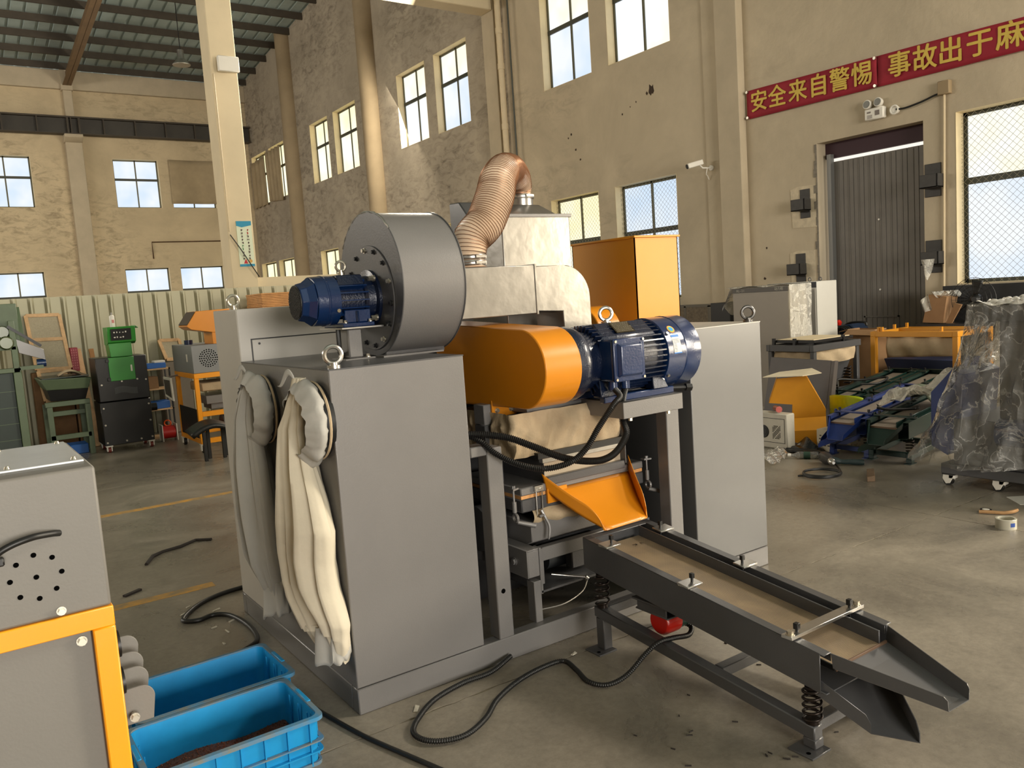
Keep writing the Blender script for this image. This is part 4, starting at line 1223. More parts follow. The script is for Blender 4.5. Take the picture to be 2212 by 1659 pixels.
# ------------------------------------------------------------ two filter bags tied to the ports
def bag(label, rows, m, seed, lean, cy, nm='filter_bag'):
    """rows: (z, y_near, y_far) outline; a flattened, folded cloth tube"""
    t = thing(nm, label, 'bag', (1.05, (rows[0][1] + rows[0][2]) / 2, rows[-1][0]), 0, 'filter bags hung on the machine side')
    r_ = random.Random(seed)
    ph = [r_.uniform(0, 6) for _ in range(6)]
    zs_ = [r[0] for r in rows]
    def row(s):
        k = min(len(rows) - 2, int(s * (len(rows) - 1)))
        f = s * (len(rows) - 1) - k
        r3 = [a + (c - a) * f for a, c in zip(rows[k], rows[k + 1])]
        return [r3[0], r3[1] - .06 * min(1, s * 5), r3[2]]
    def fn(u, v):
        z, y0, y1 = row(v)
        a = 2 * PI * u
        w = (y1 - y0) / 2
        c = (y0 + y1) / 2
        fold = .05 * math.sin(5 * a + ph[0] + 1.6 * v) + .30 * nz(2.6 * math.cos(a), 2.6 * math.sin(a), v * 1.3 + seed) + .22 * nz(5 * math.cos(a), 5 * math.sin(a), v * 2.4 + seed)
        gather = .5 + .5 * min(1, v * 3)
        th_ = min(.05, w * .5) * (1 - .2 * v)
        yy = c + w * math.cos(a) * (1 + .03 * math.sin(7 * v * PI + ph[3]))
        xx = 1.115 - lean * math.sin(PI * min(1, v * 1.2)) - th_ * math.sin(a) * (1 + fold * 2.2 * gather)
        zz = z + .02 * math.sin(a * 2 + ph[4]) * v - (.035 * math.sin(a) if v > .9 else 0) + .05 * (c - yy) * 0
        return (min(xx, 1.168), yy, zz)
    q = MB(t); q.grid(fn, 90, 80, True)
    n = 90
    q.f.append(tuple(range(n))); q.f.append(tuple(range(len(q.v) - n, len(q.v))))
    bo = q.build('cloth_tube', m, t, smooth=75)
    # gathered mouth pulled over the round port, with its tie
    q = MB(t)
    ring = []
    def mouth(u, v):
        a = 2 * PI * u
        R = .118 + .050 * math.sin(v * PI) + .016 * nz(3 * math.cos(a), 3 * math.sin(a), v * 2 + seed) + .008 * nz(8 * math.cos(a), 8 * math.sin(a), v * 3)
        x = 1.166 - .10 * v - .010 * nz(4 * math.cos(a), 4 * math.sin(a), seed)
        return (x, cy + math.cos(a) * R, 1.17 + math.sin(a) * R)
    q.grid(mouth, 80, 8, True)
    q.build('gathered_mouth', BAGGREY, t, smooth=75)
    q = MB(t); q.torus((1.155, cy, 1.17), (1, 0, 0), .150, .006, 40, 6); q.build('tie_cord', CANVAS, t)
    q = MB(t)
    q.grid(lambda u, v: (1.10 - .03 * u, cy + .03 + .10 * u * (1 if seed != 3 else 1.1) + .015 * v, 1.315 + .03 * math.sin(u * 5) + .035 * v * (1 - u) + .02 * u), 10, 3); q.build('tied_end', BAGGREY, t, solid=.004, smooth=75)
    q = MB(t)
    z, y0, y1 = rows[-1]
    def hem(u, v):
        a = 2 * PI * u
        w = (.085 + .012 * v) * (1 + .22 * nz(3 * math.cos(a), 3 * math.sin(a), v * 2 + seed))
        return (min(1.168, 1.115 - (.045 + .012 * v) * math.sin(a) * (1 + .3 * math.sin(5 * a))), (y0 + y1) / 2 - .04 + w * math.cos(a), z + .15 * (1 - v) - .03 - .02 * math.sin(a + 1) + .03 * nz(2 * math.cos(a), 2 * math.sin(a), seed))
    q.grid(hem, 60, 10, True); q.build('loose_hem', BAGGREY, t, solid=.003, smooth=75)
    return t
bag('cream cloth filter bag nearest the front corner of the grey cabinet', [(1.34, 3.12, 3.04), (1.31, 3.15, 3.03), (1.24, 3.22, 3.04), (1.14, 3.31, 3.05), (1.0, 3.34, 3.01), (.9, 3.36, 2.96), (.76, 3.39, 2.91), (.64, 3.42, 2.92), (.53, 3.41, 2.91), (.46, 3.37, 2.89), (.40, 3.31, 2.87), (.33, 3.24, 2.88), (.265, 3.16, 2.91)], BAGCLOTH, 3, .02, 3.05)
bag('shade-toned cloth filter bag farther back, beside the tall pale cabinet', [(1.33, 3.75, 3.66), (1.30, 3.79, 3.65), (1.245, 3.85, 3.65), (1.135, 3.92, 3.66), (.92, 3.94, 3.60), (.70, 3.93, 3.56), (.49, 3.90, 3.54), (.40, 3.84, 3.54), (.33, 3.79, 3.55), (.275, 3.73, 3.59)], BAGGREY, 8, .015, 3.66)
# ------------------------------------------------------------ vibrating screens (local x: front to rear, z from the floor)
def woven(name, c1, c2):
    m = bpy.data.materials.new(name); m.use_nodes = True
    nt = m.node_tree; L = nt.links
    b = nt.nodes['Principled BSDF']; b.inputs['Roughness'].default_value = .5; b.inputs['Metallic'].default_value = .25
    tc = nt.nodes.new('ShaderNodeTexCoord')
    br = nt.nodes.new('ShaderNodeTexBrick')
    br.offset = 0.0
    br.inputs['Scale'].default_value = 1.0
    br.inputs['Brick Width'].default_value = .006; br.inputs['Row Height'].default_value = .006; br.inputs['Mortar Size'].default_value = .0015
    br.inputs['Color1'].default_value = (*lin((96, 82, 66)), 1); br.inputs['Color2'].default_value = (*lin((84, 74, 62)), 1); br.inputs['Mortar'].default_value = (*lin(c1), 1)
    L.new(tc.outputs['Object'], br.inputs['Vector'])
    n = nt.nodes.new('ShaderNodeTexNoise'); n.inputs['Scale'].default_value = 5; n.inputs['Detail'].default_value = 4; n.inputs['Distortion'].default_value = 1.5
    L.new(tc.outputs['Object'], n.inputs['Vector'])
    r = nt.nodes.new('ShaderNodeValToRGB'); r.color_ramp.elements[0].position = .35; r.color_ramp.elements[1].position = .65
    r.color_ramp.elements[0].color = (*lin(c2), 1); r.color_ramp.elements[1].color = (*lin(c1), 1)
    L.new(n.outputs['Fac'], r.inputs['Fac'])
    mx = nt.nodes.new('ShaderNodeMix'); mx.data_type = 'RGBA'; mx.inputs[0].default_value = .35
    L.new(br.outputs['Color'], mx.inputs[6]); L.new(r.outputs['Color'], mx.inputs[7])
    L.new(mx.outputs[2], b.inputs['Base Color'])
    return m
MESHM = woven('woven_screen_mesh', (170, 148, 118), (116, 104, 92))
MESHB = mat('dusty_screen_mesh', (136, 124, 112), .7, var=.15, vscale=8)
def screen(label, loc, rz, paint, mesh, main=True, name='vibrating_screen', half=.2, group=None, kick=0.0):
    t = thing(name, label, 'machine', loc, rz, group)
    Lr = 1.23
    z0 = .352
    def zt(x):
        return z0 + .12 * x
    def sb(x0, x1, y0, y1, d0, d1, nm, m=paint, bev=.002, parent=None):
        q = MB().hexa([(x0, y0, zt(x0) + d0), (x1, y0, zt(x1) + d0), (x1, y1, zt(x1) + d0), (x0, y1, zt(x0) + d0), (x0, y0, zt(x0) + d1), (x1, y0, zt(x1) + d1), (x1, y1, zt(x1) + d1), (x0, y1, zt(x0) + d1)])
        return q.build(nm, m, parent or t, bevel=bev) if nm else q
    h = half
    for s in (1, -1):
        y = h * s
        q = sb(0.015, Lr, min(y, y - .004 * s), max(y, y - .004 * s), -.165 if False else -.14, 0, None)
        q.prism([(y - .002, 0), (y - .002, 0)], 'x', 0, 0) if False else None
        for (a, c, d0, d1) in ((0, .042, -.004, 0), (.038, .042, -.032, 0)):
            ya, yb = y - a * s, y - c * s
            g = sb(0, Lr, min(ya, yb), max(ya, yb), d0, d1, None); q.add(g.v, g.f)
        # plate dips at the front over the spring seat
        p = [(0.015, zt(0) - .15), (.30, zt(.3) - .15), (.16, zt(.16) - .125), (0.015, zt(0) - .125)]
        q.build('side_rail', paint, t, bevel=.0025)
    q = sb(Lr - .004, Lr, -h, h, -.14, 0, None)
    g = sb(Lr - .04, Lr, -h, h, -.004, 0, None); q.add(g.v, g.f)
    q.build('end_wall', paint, t, bevel=.002)
    sb(.0, Lr - .05, -h + .01, h - .01, -.142, -.137, 'pan')
    sb(-.01, Lr - .04, -h + .095, h - .052, -.052, -.047, 'screen_mesh', mesh, 0)
    sb(-.01, Lr - .04, -h + .088, -h + .095, -.066, .0, 'mesh_border')
    sb(-.01, Lr - .04, h - .052, h - .045, -.066, -.045, 'mesh_border', BLACKM)
    sb(-.014, -.006, -h + .05, h - .05, -.066, -.0465, 'mesh_edge', mat('wood_edge', (104, 80, 62), .7))
    # clamps with square-headed screws
    spots = [(1.09, 1), (1.09, -1), (.62, 1), (.62, -1)]
    for x, s in spots:
        y = s * (h - .035 - (0 if main else .008))
        c = sb(x - .03, x + .03, min(y - .045, y + .04), max(y - .045, y + .04), .0, .009, 'clamp_plate', STEEL if main else paint, .002)
        q = MB(); zz = zt(x) + .009
        q.cyl((x, y - s * .015, zz - .03), (x, y - s * .015, zz + .02), .006, n=8); q.box(x - .008, x + .008, y - s * .015 - .008, y - s * .015 + .008, zz + .014, zz + .034)
        q.build('set_screw', BLACKM, t, bevel=.001)
        if main:
            q = MB()
            for k in range(5):
                q.cyl((x - .02 + k * .01, y + s * .034, zz - .008), (x - .02 + k * .01, y + s * .034, zz - .003), .007, .003, n=7)
            q.build('weld_bead', GALV, c)
    q = MB(); xb = .135; zz = zt(xb)
    q.box(xb - .022, xb + .022, -h - (.012 if main else -.002), h + (.012 if main else -.002), zz + .002, zz + .014)
    cb_ = q.build('cross_bar', STEEL if main else paint, t, bevel=.001)
    for s in (1, -1):
        W_ = MB(); W_.hexbolt((xb - .002, s * (h - .005), zz + .014), (0, 0, 1), .012, .014); W_.build('bolt', GALV if main else paint, cb_)
        q = MB(); yy = s * (h - .045); q.cyl((xb, yy, zz - .03), (xb, yy, zz + .03), .006, n=8); q.box(xb - .009, xb + .009, yy - .009, yy + .009, zz + .022, zz + .044); q.build('set_screw', BLACKM, cb_, bevel=.001)
    # upper spout, narrowing to the middle
    zf = z0 - .055
    P0, P1, Q0, Q1 = Vector((-.005, h - .045, zf)), Vector((-.005, -h + .045, zf)), Vector((-.33, .045, zf - .062)), Vector((-.345, -.045, zf - .05))
    if not main:
        Q0, Q1 = Vector((-.16, .07, zf - .12)), Vector((-.16, -.07, zf - .12))
    q = MB(); q.plate([P0, Q0, Q1, P1], .003, (0, 0, -1)); sp = q.build('upper_spout', mat('spout_floor_sheen', (112, 112, 114), .3, .3, coat=.3) if main else paint, t)  # main spout floor paler than the rails: gloss reflection put into its colour
    for a, b, s in ((P0, Q0, 1), (P1, Q1, -1)):
        q = MB(); u0, u1 = .055, .045
        q.plate([a, b, b + Vector((0, s * .004, u1 * .75)), b + (a - b) * .03 + Vector((0, s * .006, u1)), a + Vector((0, s * .01, u0))], .003, (0, s, 0)); q.build('spout_wall', paint, sp)
    # lower spout, turned to the left
    zl = z0 - .14
    A, B, Cc, D = Vector((.06, h - .006, zl)), Vector((.02, -h + .05, zl)), Vector((-.25, .068, zl - .105)), Vector((-.12, .13, zl - .105))
    if not main:
        A, B, Cc, D = Vector((.1, h, zl)), Vector((.0, -h + .08, zl)), Vector((-.16, h - .02, zl - .12)), Vector((-.02, h + kick - .004, zl - .12))
    q = MB(); q.plate([A, D, Cc, B], .003, (0, 0, -1)); lo = q.build('lower_spout', paint, t)
    for a, b, s in ((A, D, 1), (B, Cc, -1)):
        q = MB()
        nn = Vector(((b - a).y, -(b - a).x, 0)) * -s
        q.plate([a, b, b + Vector((0, 0, .03)), b + (a - b) * .08 + Vector((0, 0, .05)), a + Vector((0, 0, .06))], .003, nn); q.build('spout_wall', paint, lo)
    # sloping stand, springs, feet
    def zs(x):
        return .082 + .1 * x
    for s in (1, -1):
        y = s * (h - .018)
        q = MB().hexa([(.04, y - .024, zs(.04) - .05), (1.17, y - .024, zs(1.17) - .05), (1.17, y + .024, zs(1.17) - .05), (.04, y + .024, zs(.04) - .05), (.04, y - .024, zs(.04)), (1.17, y - .024, zs(1.17)), (1.17, y + .024, zs(1.17)), (.04, y + .024, zs(.04))])
        q.build('stand_beam', paint, t, bevel=.004)
        for x in (.062, 1.135):
            rr = .030
            q = MB()
            n = 4.6
            zb, ztp = zs(x) + .004, zt(x) - .14
            pts = [(x + math.cos(2 * PI * n * i / 100) * rr, y + math.sin(2 * PI * n * i / 100) * rr, zb + .008 + (ztp - zb - .014) * i / 100) for i in range(101)]
            q.tube(pts, .0052, 7); q.build('spring', DARKST, t, smooth=70)
            q = MB(); q.cyl((x, y, zb - .004), (x, y, zb + .012), .024, n=14); q.cyl((x, y, ztp - .012), (x, y, ztp), .024, n=14); q.build('spring_seat', DARKST if main else paint, t)
            zl_ = zs(x) - .048
            q = MB(); q.box(x - .025, x + .025, y - .024, y + .024, .007, zl_); lg = q.build('leg', paint, t, bevel=.003)
            yo = y
            q = MB(); q.box(x - .05, x + .05, min(y - s * .026, y + s * (.075 if main else .03)), max(y - s * .026, y + s * (.075 if main else .03)), 0, .007); q.build('foot_plate', paint, lg, bevel=.001)
            if main:
                q = MB(); q.cyl((x - .02, y + s * .055, .0072), (x - .02, y + s * .055, .0076), .008, n=12); q.build('foot_hole', HOLEM, lg)
    for x in (.08, .5, 1.15):
        q = MB(); q.box(x - .022, x + .022, -h + .05, h - .05, zs(x) - .046, zs(x) - .004); q.build('cross_beam', paint, t, bevel=.003)
    return t, zt
vt, zt_ = screen('dark grey vibrating screen table standing before the big machine', (2.46, 1.59, 0), PI / 2, DGREY, MESHM)
for ch_, dy in (('1', -.018), ('6', .018)):
    q = MB(); lettering(q, ch_, .062, (1.12, -.03 + dy, zt_(1.12) - .0462), (0, 1, 0), (-1, 0, .12)); q.build('digit', BLACK, vt)
# vibration motor with red cap under the pan
q = MB(); q.box(.73, .94, -.09, .185, .288, .298); q.box(.74, .93, -.08, .175, .245, .252)
for y in (-.06, .0, .06, .12, .17):
    q.box(.75, .92, y - .004, y + .004, .25, .29)
q.build('motor_bracket', DGREY, vt, bevel=.002)
q = MB(); q.lathe((.835, .135, .2), (0, -1, 0), [(0, .05), (.012, .058), (.085, .058)], 24); vm2 = q.build('motor_cap', RED, vt, bevel=.002)
q = MB(); q.lathe((.835, .05, .2), (0, -1, 0), [(0, .05), (.02, .052), (.11, .05), (.12, .058), (.19, .056)], 24); q.build('vibration_motor', mat('teal_motor', (44, 74, 66), .4, .1), vt)
cab = MB()
cpts = [(1.886, 2.902, .03), (1.75, 2.86, .015), (1.61, 2.858, .015), (1.454, 2.816, .015), (1.333, 2.73, .015), (1.268, 2.653, .015), (1.269, 2.576, .015), (1.324, 2.519, .015), (1.413, 2.502, .015), (1.528, 2.554, .015), (1.641, 2.644, .015), (1.794, 2.716, .015), (1.949, 2.746, .015), (2.044, 2.729, .015), (2.03, 2.624, .015), (2.0, 2.512, .015), (2.04, 2.44, .015), (2.12, 2.41, .04), (2.19, 2.37, .12), (2.24, 2.34, .165), (2.31, 2.33, .165), (2.41, 2.34, .145), (2.47, 2.38, .15), (2.455, 2.41, .165)]
pp = resample(spline(cpts, 10), .0022)
cab.tube(pp, [.0098 + .0016 * math.sin(i * PI / 2) for i in range(len(pp))], 9)
tag(cab.build('corrugated_cable', BLACK, smooth=80), 'black corrugated cable snaking on the floor from the vibrating screen', 'cable')

# ------------------------------------------------------------ small orange framed machine at the left edge
lm = thing('framed_machine', 'grey box on orange frame in the left foreground, cut by the frame', 'machine', (.0, 1.9, 0))
LMG = mat('warm_grey_sheet', (122, 119, 114), .5, .05, var=.04, vscale=4, bump=.03, bscale=150)
q = MB(lm); q.box(-.55, .231, 1.9, 2.37, 1.004, 1.306); hb = q.build('upper_housing', LMG, lm, bevel=.006, seg=2)
q = MB(lm); q.box(-.53, .222, 1.985, 2.345, 1.306, 1.311); q.build('top_lid', mat('sky_sheen_lid', (206, 210, 214), .3, .3, var=.08, vscale=8), hb, bevel=.001)  # lid colour lightened to stand in for a bluish reflection
for x, y in ((.205, 2.006), (.205, 2.32), (.08, 2.006), (.08, 2.32)):
    q = MB(lm); q.cyl((x, y, 1.311), (x, y, 1.317), .0065, .004, n=10); q.build('lid_screw', GALV, hb)
for x, z in ((.101, 1.144), (.133, 1.132), (.069, 1.131), (.147, 1.099), (.055, 1.099), (.101, 1.098), (.134, 1.066), (.069, 1.064), (.102, 1.053)):
    q = MB(lm); q.cyl((x, 1.8992, z), (x, 1.9, z), .0052, n=14); q.build('vent_hole', HOLEM, hb)
q = MB(lm); q.tube(spline([(-.02, 1.87, 1.12), (.03, 1.862, 1.163), (.06, 1.86, 1.18), (.1, 1.865, 1.188), (.135, 1.885, 1.184), (.151, 1.9, 1.179)], 8), .0068, 10); q.build('handle', BLACK, hb)
q = MB(lm); q.box(-.01, .05, 1.872, 1.886, 1.14, 1.158); q.build('grip_end', BLACK, hb, bevel=.003)
q = MB(lm); q.hexbolt((.137, 1.9, 1.017), (0, -1, 0), .007, .012); q.build('bolt', GALV, hb)
q = MB(lm); q.box(-.55, .233, 1.894, 1.94, .961, 1.004); q.box(-.55, .233, 2.33, 2.376, .961, 1.004); q.box(.19, .233, 1.94, 2.33, .961, 1.004); q.build('top_rail', ORANGE, lm, bevel=.002)
for yy in (1.894, 2.33):
    q = MB(lm); q.box(.189, .233, yy, yy + .046, .09, .961); q.build('frame_post', ORANGE, lm, bevel=.003)
    q = MB(lm); q.box(-.55, -.506, yy, yy + .046, .09, .961); q.build('frame_post', ORANGE, lm, bevel=.003)
q = MB(lm); q.box(-.55, .233, 1.894, 2.376, .05, .1); q.build('bottom_rail', ORANGE, lm, bevel=.003)
q = MB(lm); q.box(-.505, .188, 1.915, 1.93, .1, .96); q.build('front_panel', LMG, lm, bevel=.002)
q = MB(lm); q.hexbolt((.168, 1.915, .938), (0, -1, 0), .008, .013); q.build('bolt', GALV, lm)
for x in (-.5, .2):
    for y in (1.93, 2.33):
        q = MB(lm); q.cyl((x - .012, y, .025), (x + .012, y, .025), .025, n=16); q.box(x - .016, x + .016, y - .012, y + .012, .03, .052); q.build('caster', BLACK, lm)
for k, (y, z, m) in enumerate(((2.18, .80, LMG), (2.13, .775, LMG), (2.08, .755, LMG), (2.02, .73, LMG))):
    q = MB(lm); q.prism([(.233, z - .055), (.305 + .0 * k, z - .055)] + arc(.283, z + .0, .03, 0, PI / 2, 6) + [(.233, z + .03)], 'y', y, y + .006); q.build('hinge_leaf', m, lm, bevel=.001)
for z in (.886, .80):
    q = MB(lm); q.cyl((.233, 1.985, z), (.247, 1.985, z), .03, n=16); q.build('rubber_knob', BLACK, lm)
q = MB(lm); q.cyl((.262, 2.02, .70), (.262, 1.995, .70), .006, n=8); q.hexbolt((.262, 2.0, .70), (0, -1, 0), .008, .012); q.build('bolt', GALV, lm)

# ------------------------------------------------------------ two blue crates
def crate(label, cx, cy, rz):
    t = thing('plastic_crate', label, 'crate', (cx, cy, 0), rz, 'blue crates on the floor')
    L, Wd, H = .295, .195, .18
    def rect(l, w, r, n=5):
        pts = []
        for sx, sy, a0 in ((1, 1, 0), (-1, 1, PI / 2), (-1, -1, PI), (1, -1, 1.5 * PI)):
            pts += [(sx * (l - r) + r * math.cos(a0 + PI / 2 * i / n), sy * (w - r) + r * math.sin(a0 + PI / 2 * i / n)) for i in range(n + 1)]
        return pts
    def shell(q, prof, r=.03):
        rings = []
        for l, w, z in prof:
            rings.append([(x, y, z) for x, y in rect(l, w, r)])
        n = len(rings[0])
        q.add([p for r_ in rings for p in r_], [(k * n + i, k * n + (i + 1) % n, (k + 1) * n + (i + 1) % n, (k + 1) * n + i) for k in range(len(rings) - 1) for i in range(n)])
        return n
    q = MB()
    n = shell(q, [(L - .022, Wd - .022, .0), (L - .014, Wd - .014, H - .005), (L - .019, Wd - .019, H - .005), (L - .027, Wd - .027, .006)])
    q.f.append(tuple(reversed(range(n)))); q.f.append(tuple(range(3 * n, 4 * n)))
    b = q.build('tub', CRATE, t, smooth=50)
    q = MB(); shell(q, [(L - .016, Wd - .016, H - .012), (L, Wd, H - .014), (L, Wd, H), (L - .018, Wd - .018, H + .001), (L - .018, Wd - .018, H - .01)], .03); q.build('rim', CRATERIM, t, smooth=45)
    q = MB(); shell(q, [(L - .016, Wd - .016, .088), (L - .002, Wd - .002, .088), (L - .002, Wd - .002, .093), (L - .016, Wd - .016, .093)], .028); q.build('belt_rib', CRATERIM, t, smooth=45)
    q = MB(); shell(q, [(L - .018, Wd - .018, .05), (L - .005, Wd - .005, .05), (L - .005, Wd - .005, .055), (L - .018, Wd - .018, .055)], .028); q.build('belt_rib', CRATE, t, smooth=45)
    q = MB(); shell(q, [(L - .02, Wd - .02, .0), (L - .012, Wd - .012, .0), (L - .012, Wd - .012, .012), (L - .02, Wd - .02, .012)], .028); q.build('base_rib', CRATERIM, t, smooth=45)
    rib = None
    for s in (1, -1):
        for k in range(7):
            x = -.24 + k * .08
            q = MB(); q.hexa([(x - .0022, s * (Wd - .024) - .003, .002), (x + .0022, s * (Wd - .024) - .003, .002), (x + .0022, s * (Wd - .012), .002), (x - .0022, s * (Wd - .012), .002), (x - .0022, s * (Wd - .018), H - .01), (x + .0022, s * (Wd - .018), H - .01), (x + .0022, s * (Wd - .003), H - .01), (x - .0022, s * (Wd - .003), H - .01)]); q.build('rib', CRATE, t)
        for k in range(4):
            y = -.12 + k * .08
            q = MB(); xx = s * (L - .02)
            q.box(min(xx, s * (L - .004)), max(xx, s * (L - .004)), y - .0022, y + .0022, .002, H - .01); q.build('rib', CRATE, t)
        # hand hold: the end wall carries a dished slot under the rim
        q = MB(); xx = s * (L - .008)
        q.box(min(xx - s * .006, xx + s * .009), max(xx - s * .006, xx + s * .009), -.06, .06, H - .004, H + .0035); q.build('hand_hold', CRATE, t, bevel=.002)
        q = MB(); xx = s * (L - .028)
        for k in range(3):
            q.box(min(xx, xx - s * .004), max(xx, xx - s * .004), -.1 + k * .09, -.093 + k * .09, .006, H - .02)
        q.build('inner_rib', CRATE, t)
    return t
crate('blue plastic crate with copper granules in it, nearest the camera', .655, 2.885, .008)
crate('empty blue plastic crate behind the crate with copper granules', .70, 3.285, .02)
COP = mat('copper_granules', (168, 104, 70), .4, .6, rgb2=(98, 58, 42), vscale=160)
q = MB()
q.grid(lambda u, v: (.392 + .526 * u, 2.72 + .33 * v, .012 + .02 * (1 - abs(u - .5)) + .008 * math.sin(u * 9 + v * 5)), 30, 20)
for k in range(2600):
    u, v = rnd.random(), rnd.random()
    x, y, z = .392 + .526 * u, 2.72 + .33 * v, .014 + .02 * (1 - abs(u - .5)) + .008 * math.sin(u * 9 + v * 5)
    s = rnd.uniform(.0012, .003)
    a = rnd.uniform(0, PI)
    q.add([(x + s * math.cos(a), y + s * math.sin(a), z - .001), (x - s * math.sin(a), y + s * math.cos(a), z - .001), (x - s * math.cos(a), y - s * math.sin(a), z - .001), (x, y, z + s * 1.3)], [(0, 1, 3), (1, 2, 3), (2, 0, 3)])
o = q.build('copper_granules', COP, smooth=0, kind='stuff'); tag(o, 'loose copper granules covering the bottom of the nearest blue crate', 'granules')

# ------------------------------------------------------------ cables and litter on the floor
def lay(nm, label, pts, r, m=BLACK):
    q = MB(); q.tube(resample(spline(pts, 8), .02), r, 8); return tag(q.build(nm, m, smooth=80), label, 'cable')
lay('power_cable', 'thick black cable looping out from behind the left side of the machine', [(1.5, 4.80, .012), (1.255, 4.789, .012), (1.12, 4.759, .012), (.999, 4.683, .012), (.901, 4.56, .012), (.874, 4.483, .012), (.938, 4.438, .012), (1.02, 4.46, .012), (1.09, 4.38, .012), (1.12, 4.167, .012), (1.10, 3.964, .012), (1.03, 3.884, .012), (.883, 3.82, .012), (.62, 3.75, .012), (.40, 3.78, .012), (.15, 3.9, .012)], .0125)
lay('floor_cable', 'thin black cable on the floor right of the blue crates', [(1.03, 3.25, .009), (1.07, 3.0, .009), (1.119, 2.75, .009), (1.18, 2.532, .009), (1.23, 2.36, .009), (1.27, 2.2, .009)], .009)
SCR = {'white': mat('white_scrap', (210, 204, 190), .8), 'dark': mat('dark_scrap', (44, 38, 34), .8), 'tan': mat('tan_scrap', (150, 126, 96), .8)}
def scrap(x, y, L, w, a, c, nm='floor_scrap'):
    q = MB(); q.M = Matrix.Translation((x, y, 0)) @ Matrix.Rotation(a, 4, 'Z')
    k = rnd.uniform(-.3, .3)
    q.hexa([(-L / 2, -w / 2, .0), (L / 2, -w / 2 + k * w, .0), (L / 2, w / 2 + k * w, 0), (-L / 2, w / 2, 0), (-L / 2, -w / 2, .004), (L / 2, -w / 2 + k * w, .002), (L / 2, w / 2 + k * w, .006), (-L / 2, w / 2, .003)])
    return q.build(nm, SCR[c])
def litter(pts, label, group, c, L, w):
    for x, y in pts:
        o = scrap(x, y, L * rnd.uniform(.7, 1.4), w * rnd.uniform(.7, 1.3), rnd.uniform(0, PI), c)
        tag(o, label, 'scrap', group)
R3 = random.Random(11)
litter([(2.02 + R3.uniform(-.18, .22), 1.95 + R3.uniform(-.25, .25)) for _ in range(9)] + [(2.15 + R3.uniform(-.1, .1), 1.62 + R3.uniform(-.15, .15)) for _ in range(8)] + [(2.5 + R3.uniform(-.2, .2), 2.0 + R3.uniform(-.4, .4)) for _ in range(6)], 'tiny dark curled shaving on the floor around the vibrating screen', 'dark shavings under the screen', 'dark', .016, .0045)
litter([(.95, 4.72), (.98, 4.3), (1.02, 4.2), (.96, 4.05), (1.06, 4.55), (.90, 4.62), (1.08, 4.33)], 'small white scrap of cable sheath inside the loop of black cable', 'white scraps by the loop of cable', 'white', .035, .009)
tag(scrap(1.37, 2.82, .05, .016, .9, 'white'), 'short white plastic offcut on the floor by the cabinet corner', 'scrap')
tag(scrap(2.14, 2.98 - .2, .03, .012, .3, 'white'), 'pale fibre scrap on floor near the black corrugated cable end', 'scrap')
tag(scrap(1.78, 1.83, .07, .006, 2.6, 'tan'), 'long tan wood splinter on the floor in front of vibrating screen', 'scrap')
q = MB(); q.tube([(.93, 5.75, .006), (1.0, 5.9, .012), (1.08, 5.98, .006), (1.2, 6.0, .01), (1.33, 6.1, .006), (1.42, 6.02, .008)], .012, 6); tag(q.build('bark_strip', SCR['dark']), 'crooked dark strip lying on the floor left of the machine', 'scrap')
q = MB(); q.beam((.70, 5.18, .006), (.8, 5.24, .006), .025, .012); tag(q.build('dark_offcut', SCR['dark']), 'straight dark offcut on floor beside yellow painted line', 'scrap')
q = MB(); q.grid(lambda u, v: (.98 + .10 * u + .01 * math.sin(9 * v), 3.62 + .12 * v, .005 + .045 * abs(math.sin(u * 5 + v * 3)) * math.sin(PI * u) * math.sin(PI * v)), 12, 12); tag(q.build('crumpled_film', FILMY, smooth=0), 'crumpled scrap of clear film behind the rear blue crate', 'film')
# ------------------------------------------------------------ clutter along the right wall
screen('cobalt blue vibrating screen tray standing left of a dark green one', (6.38, 4.205, 0), 0, TBLUE, MESHB, False, half=.185, group='vibrating trays by the right wall', kick=.06)
screen('dark green vibrating tray nearest the camera, right of the blue one', (6.37, 3.82, 0), 0, DGREEN, MESHB, False, half=.185, group='vibrating trays by the right wall')
screen('left one of two dark green trays behind the blue tray', (7.57, 5.02, 0), 0, DGREEN, MESHB, False, half=.185, group='vibrating trays by the right wall')
screen('right one of two dark green trays behind the blue tray', (7.59, 4.62, 0), 0, DGREEN, MESHB, False, half=.185, group='vibrating trays by the right wall')
q = MB(); q.grid(lambda u, v: (6.75 + .5 * u, 3.98 - .34 * v, .47 + .13 * math.sin(PI * v) * (1 - u * .4) + .02 * math.sin(u * 6)), 10, 10); tag(q.build('curved_sheet', mat('olive_sheet', (70, 78, 58), .6), solid=.006), 'olive curved metal sheet lying in the front dark green tray', 'sheet')
for nm, lab, pts in (('tray_cable', 'black cable lying across the front dark green tray', [(6.5, 3.98, .44), (6.55, 3.9, .42), (6.7, 3.75, .42), (6.6, 3.68, .45)]), ('tray_cable', 'looped black cable lying on the rear left green tray', [(7.75, 5.2, .42), (7.85, 5.24, .47), (8.05, 5.1, .45), (8.2, 4.9, .47), (8.0, 4.88, .43), (7.85, 5.0, .43)])):
    lay(nm, lab, pts, .012)
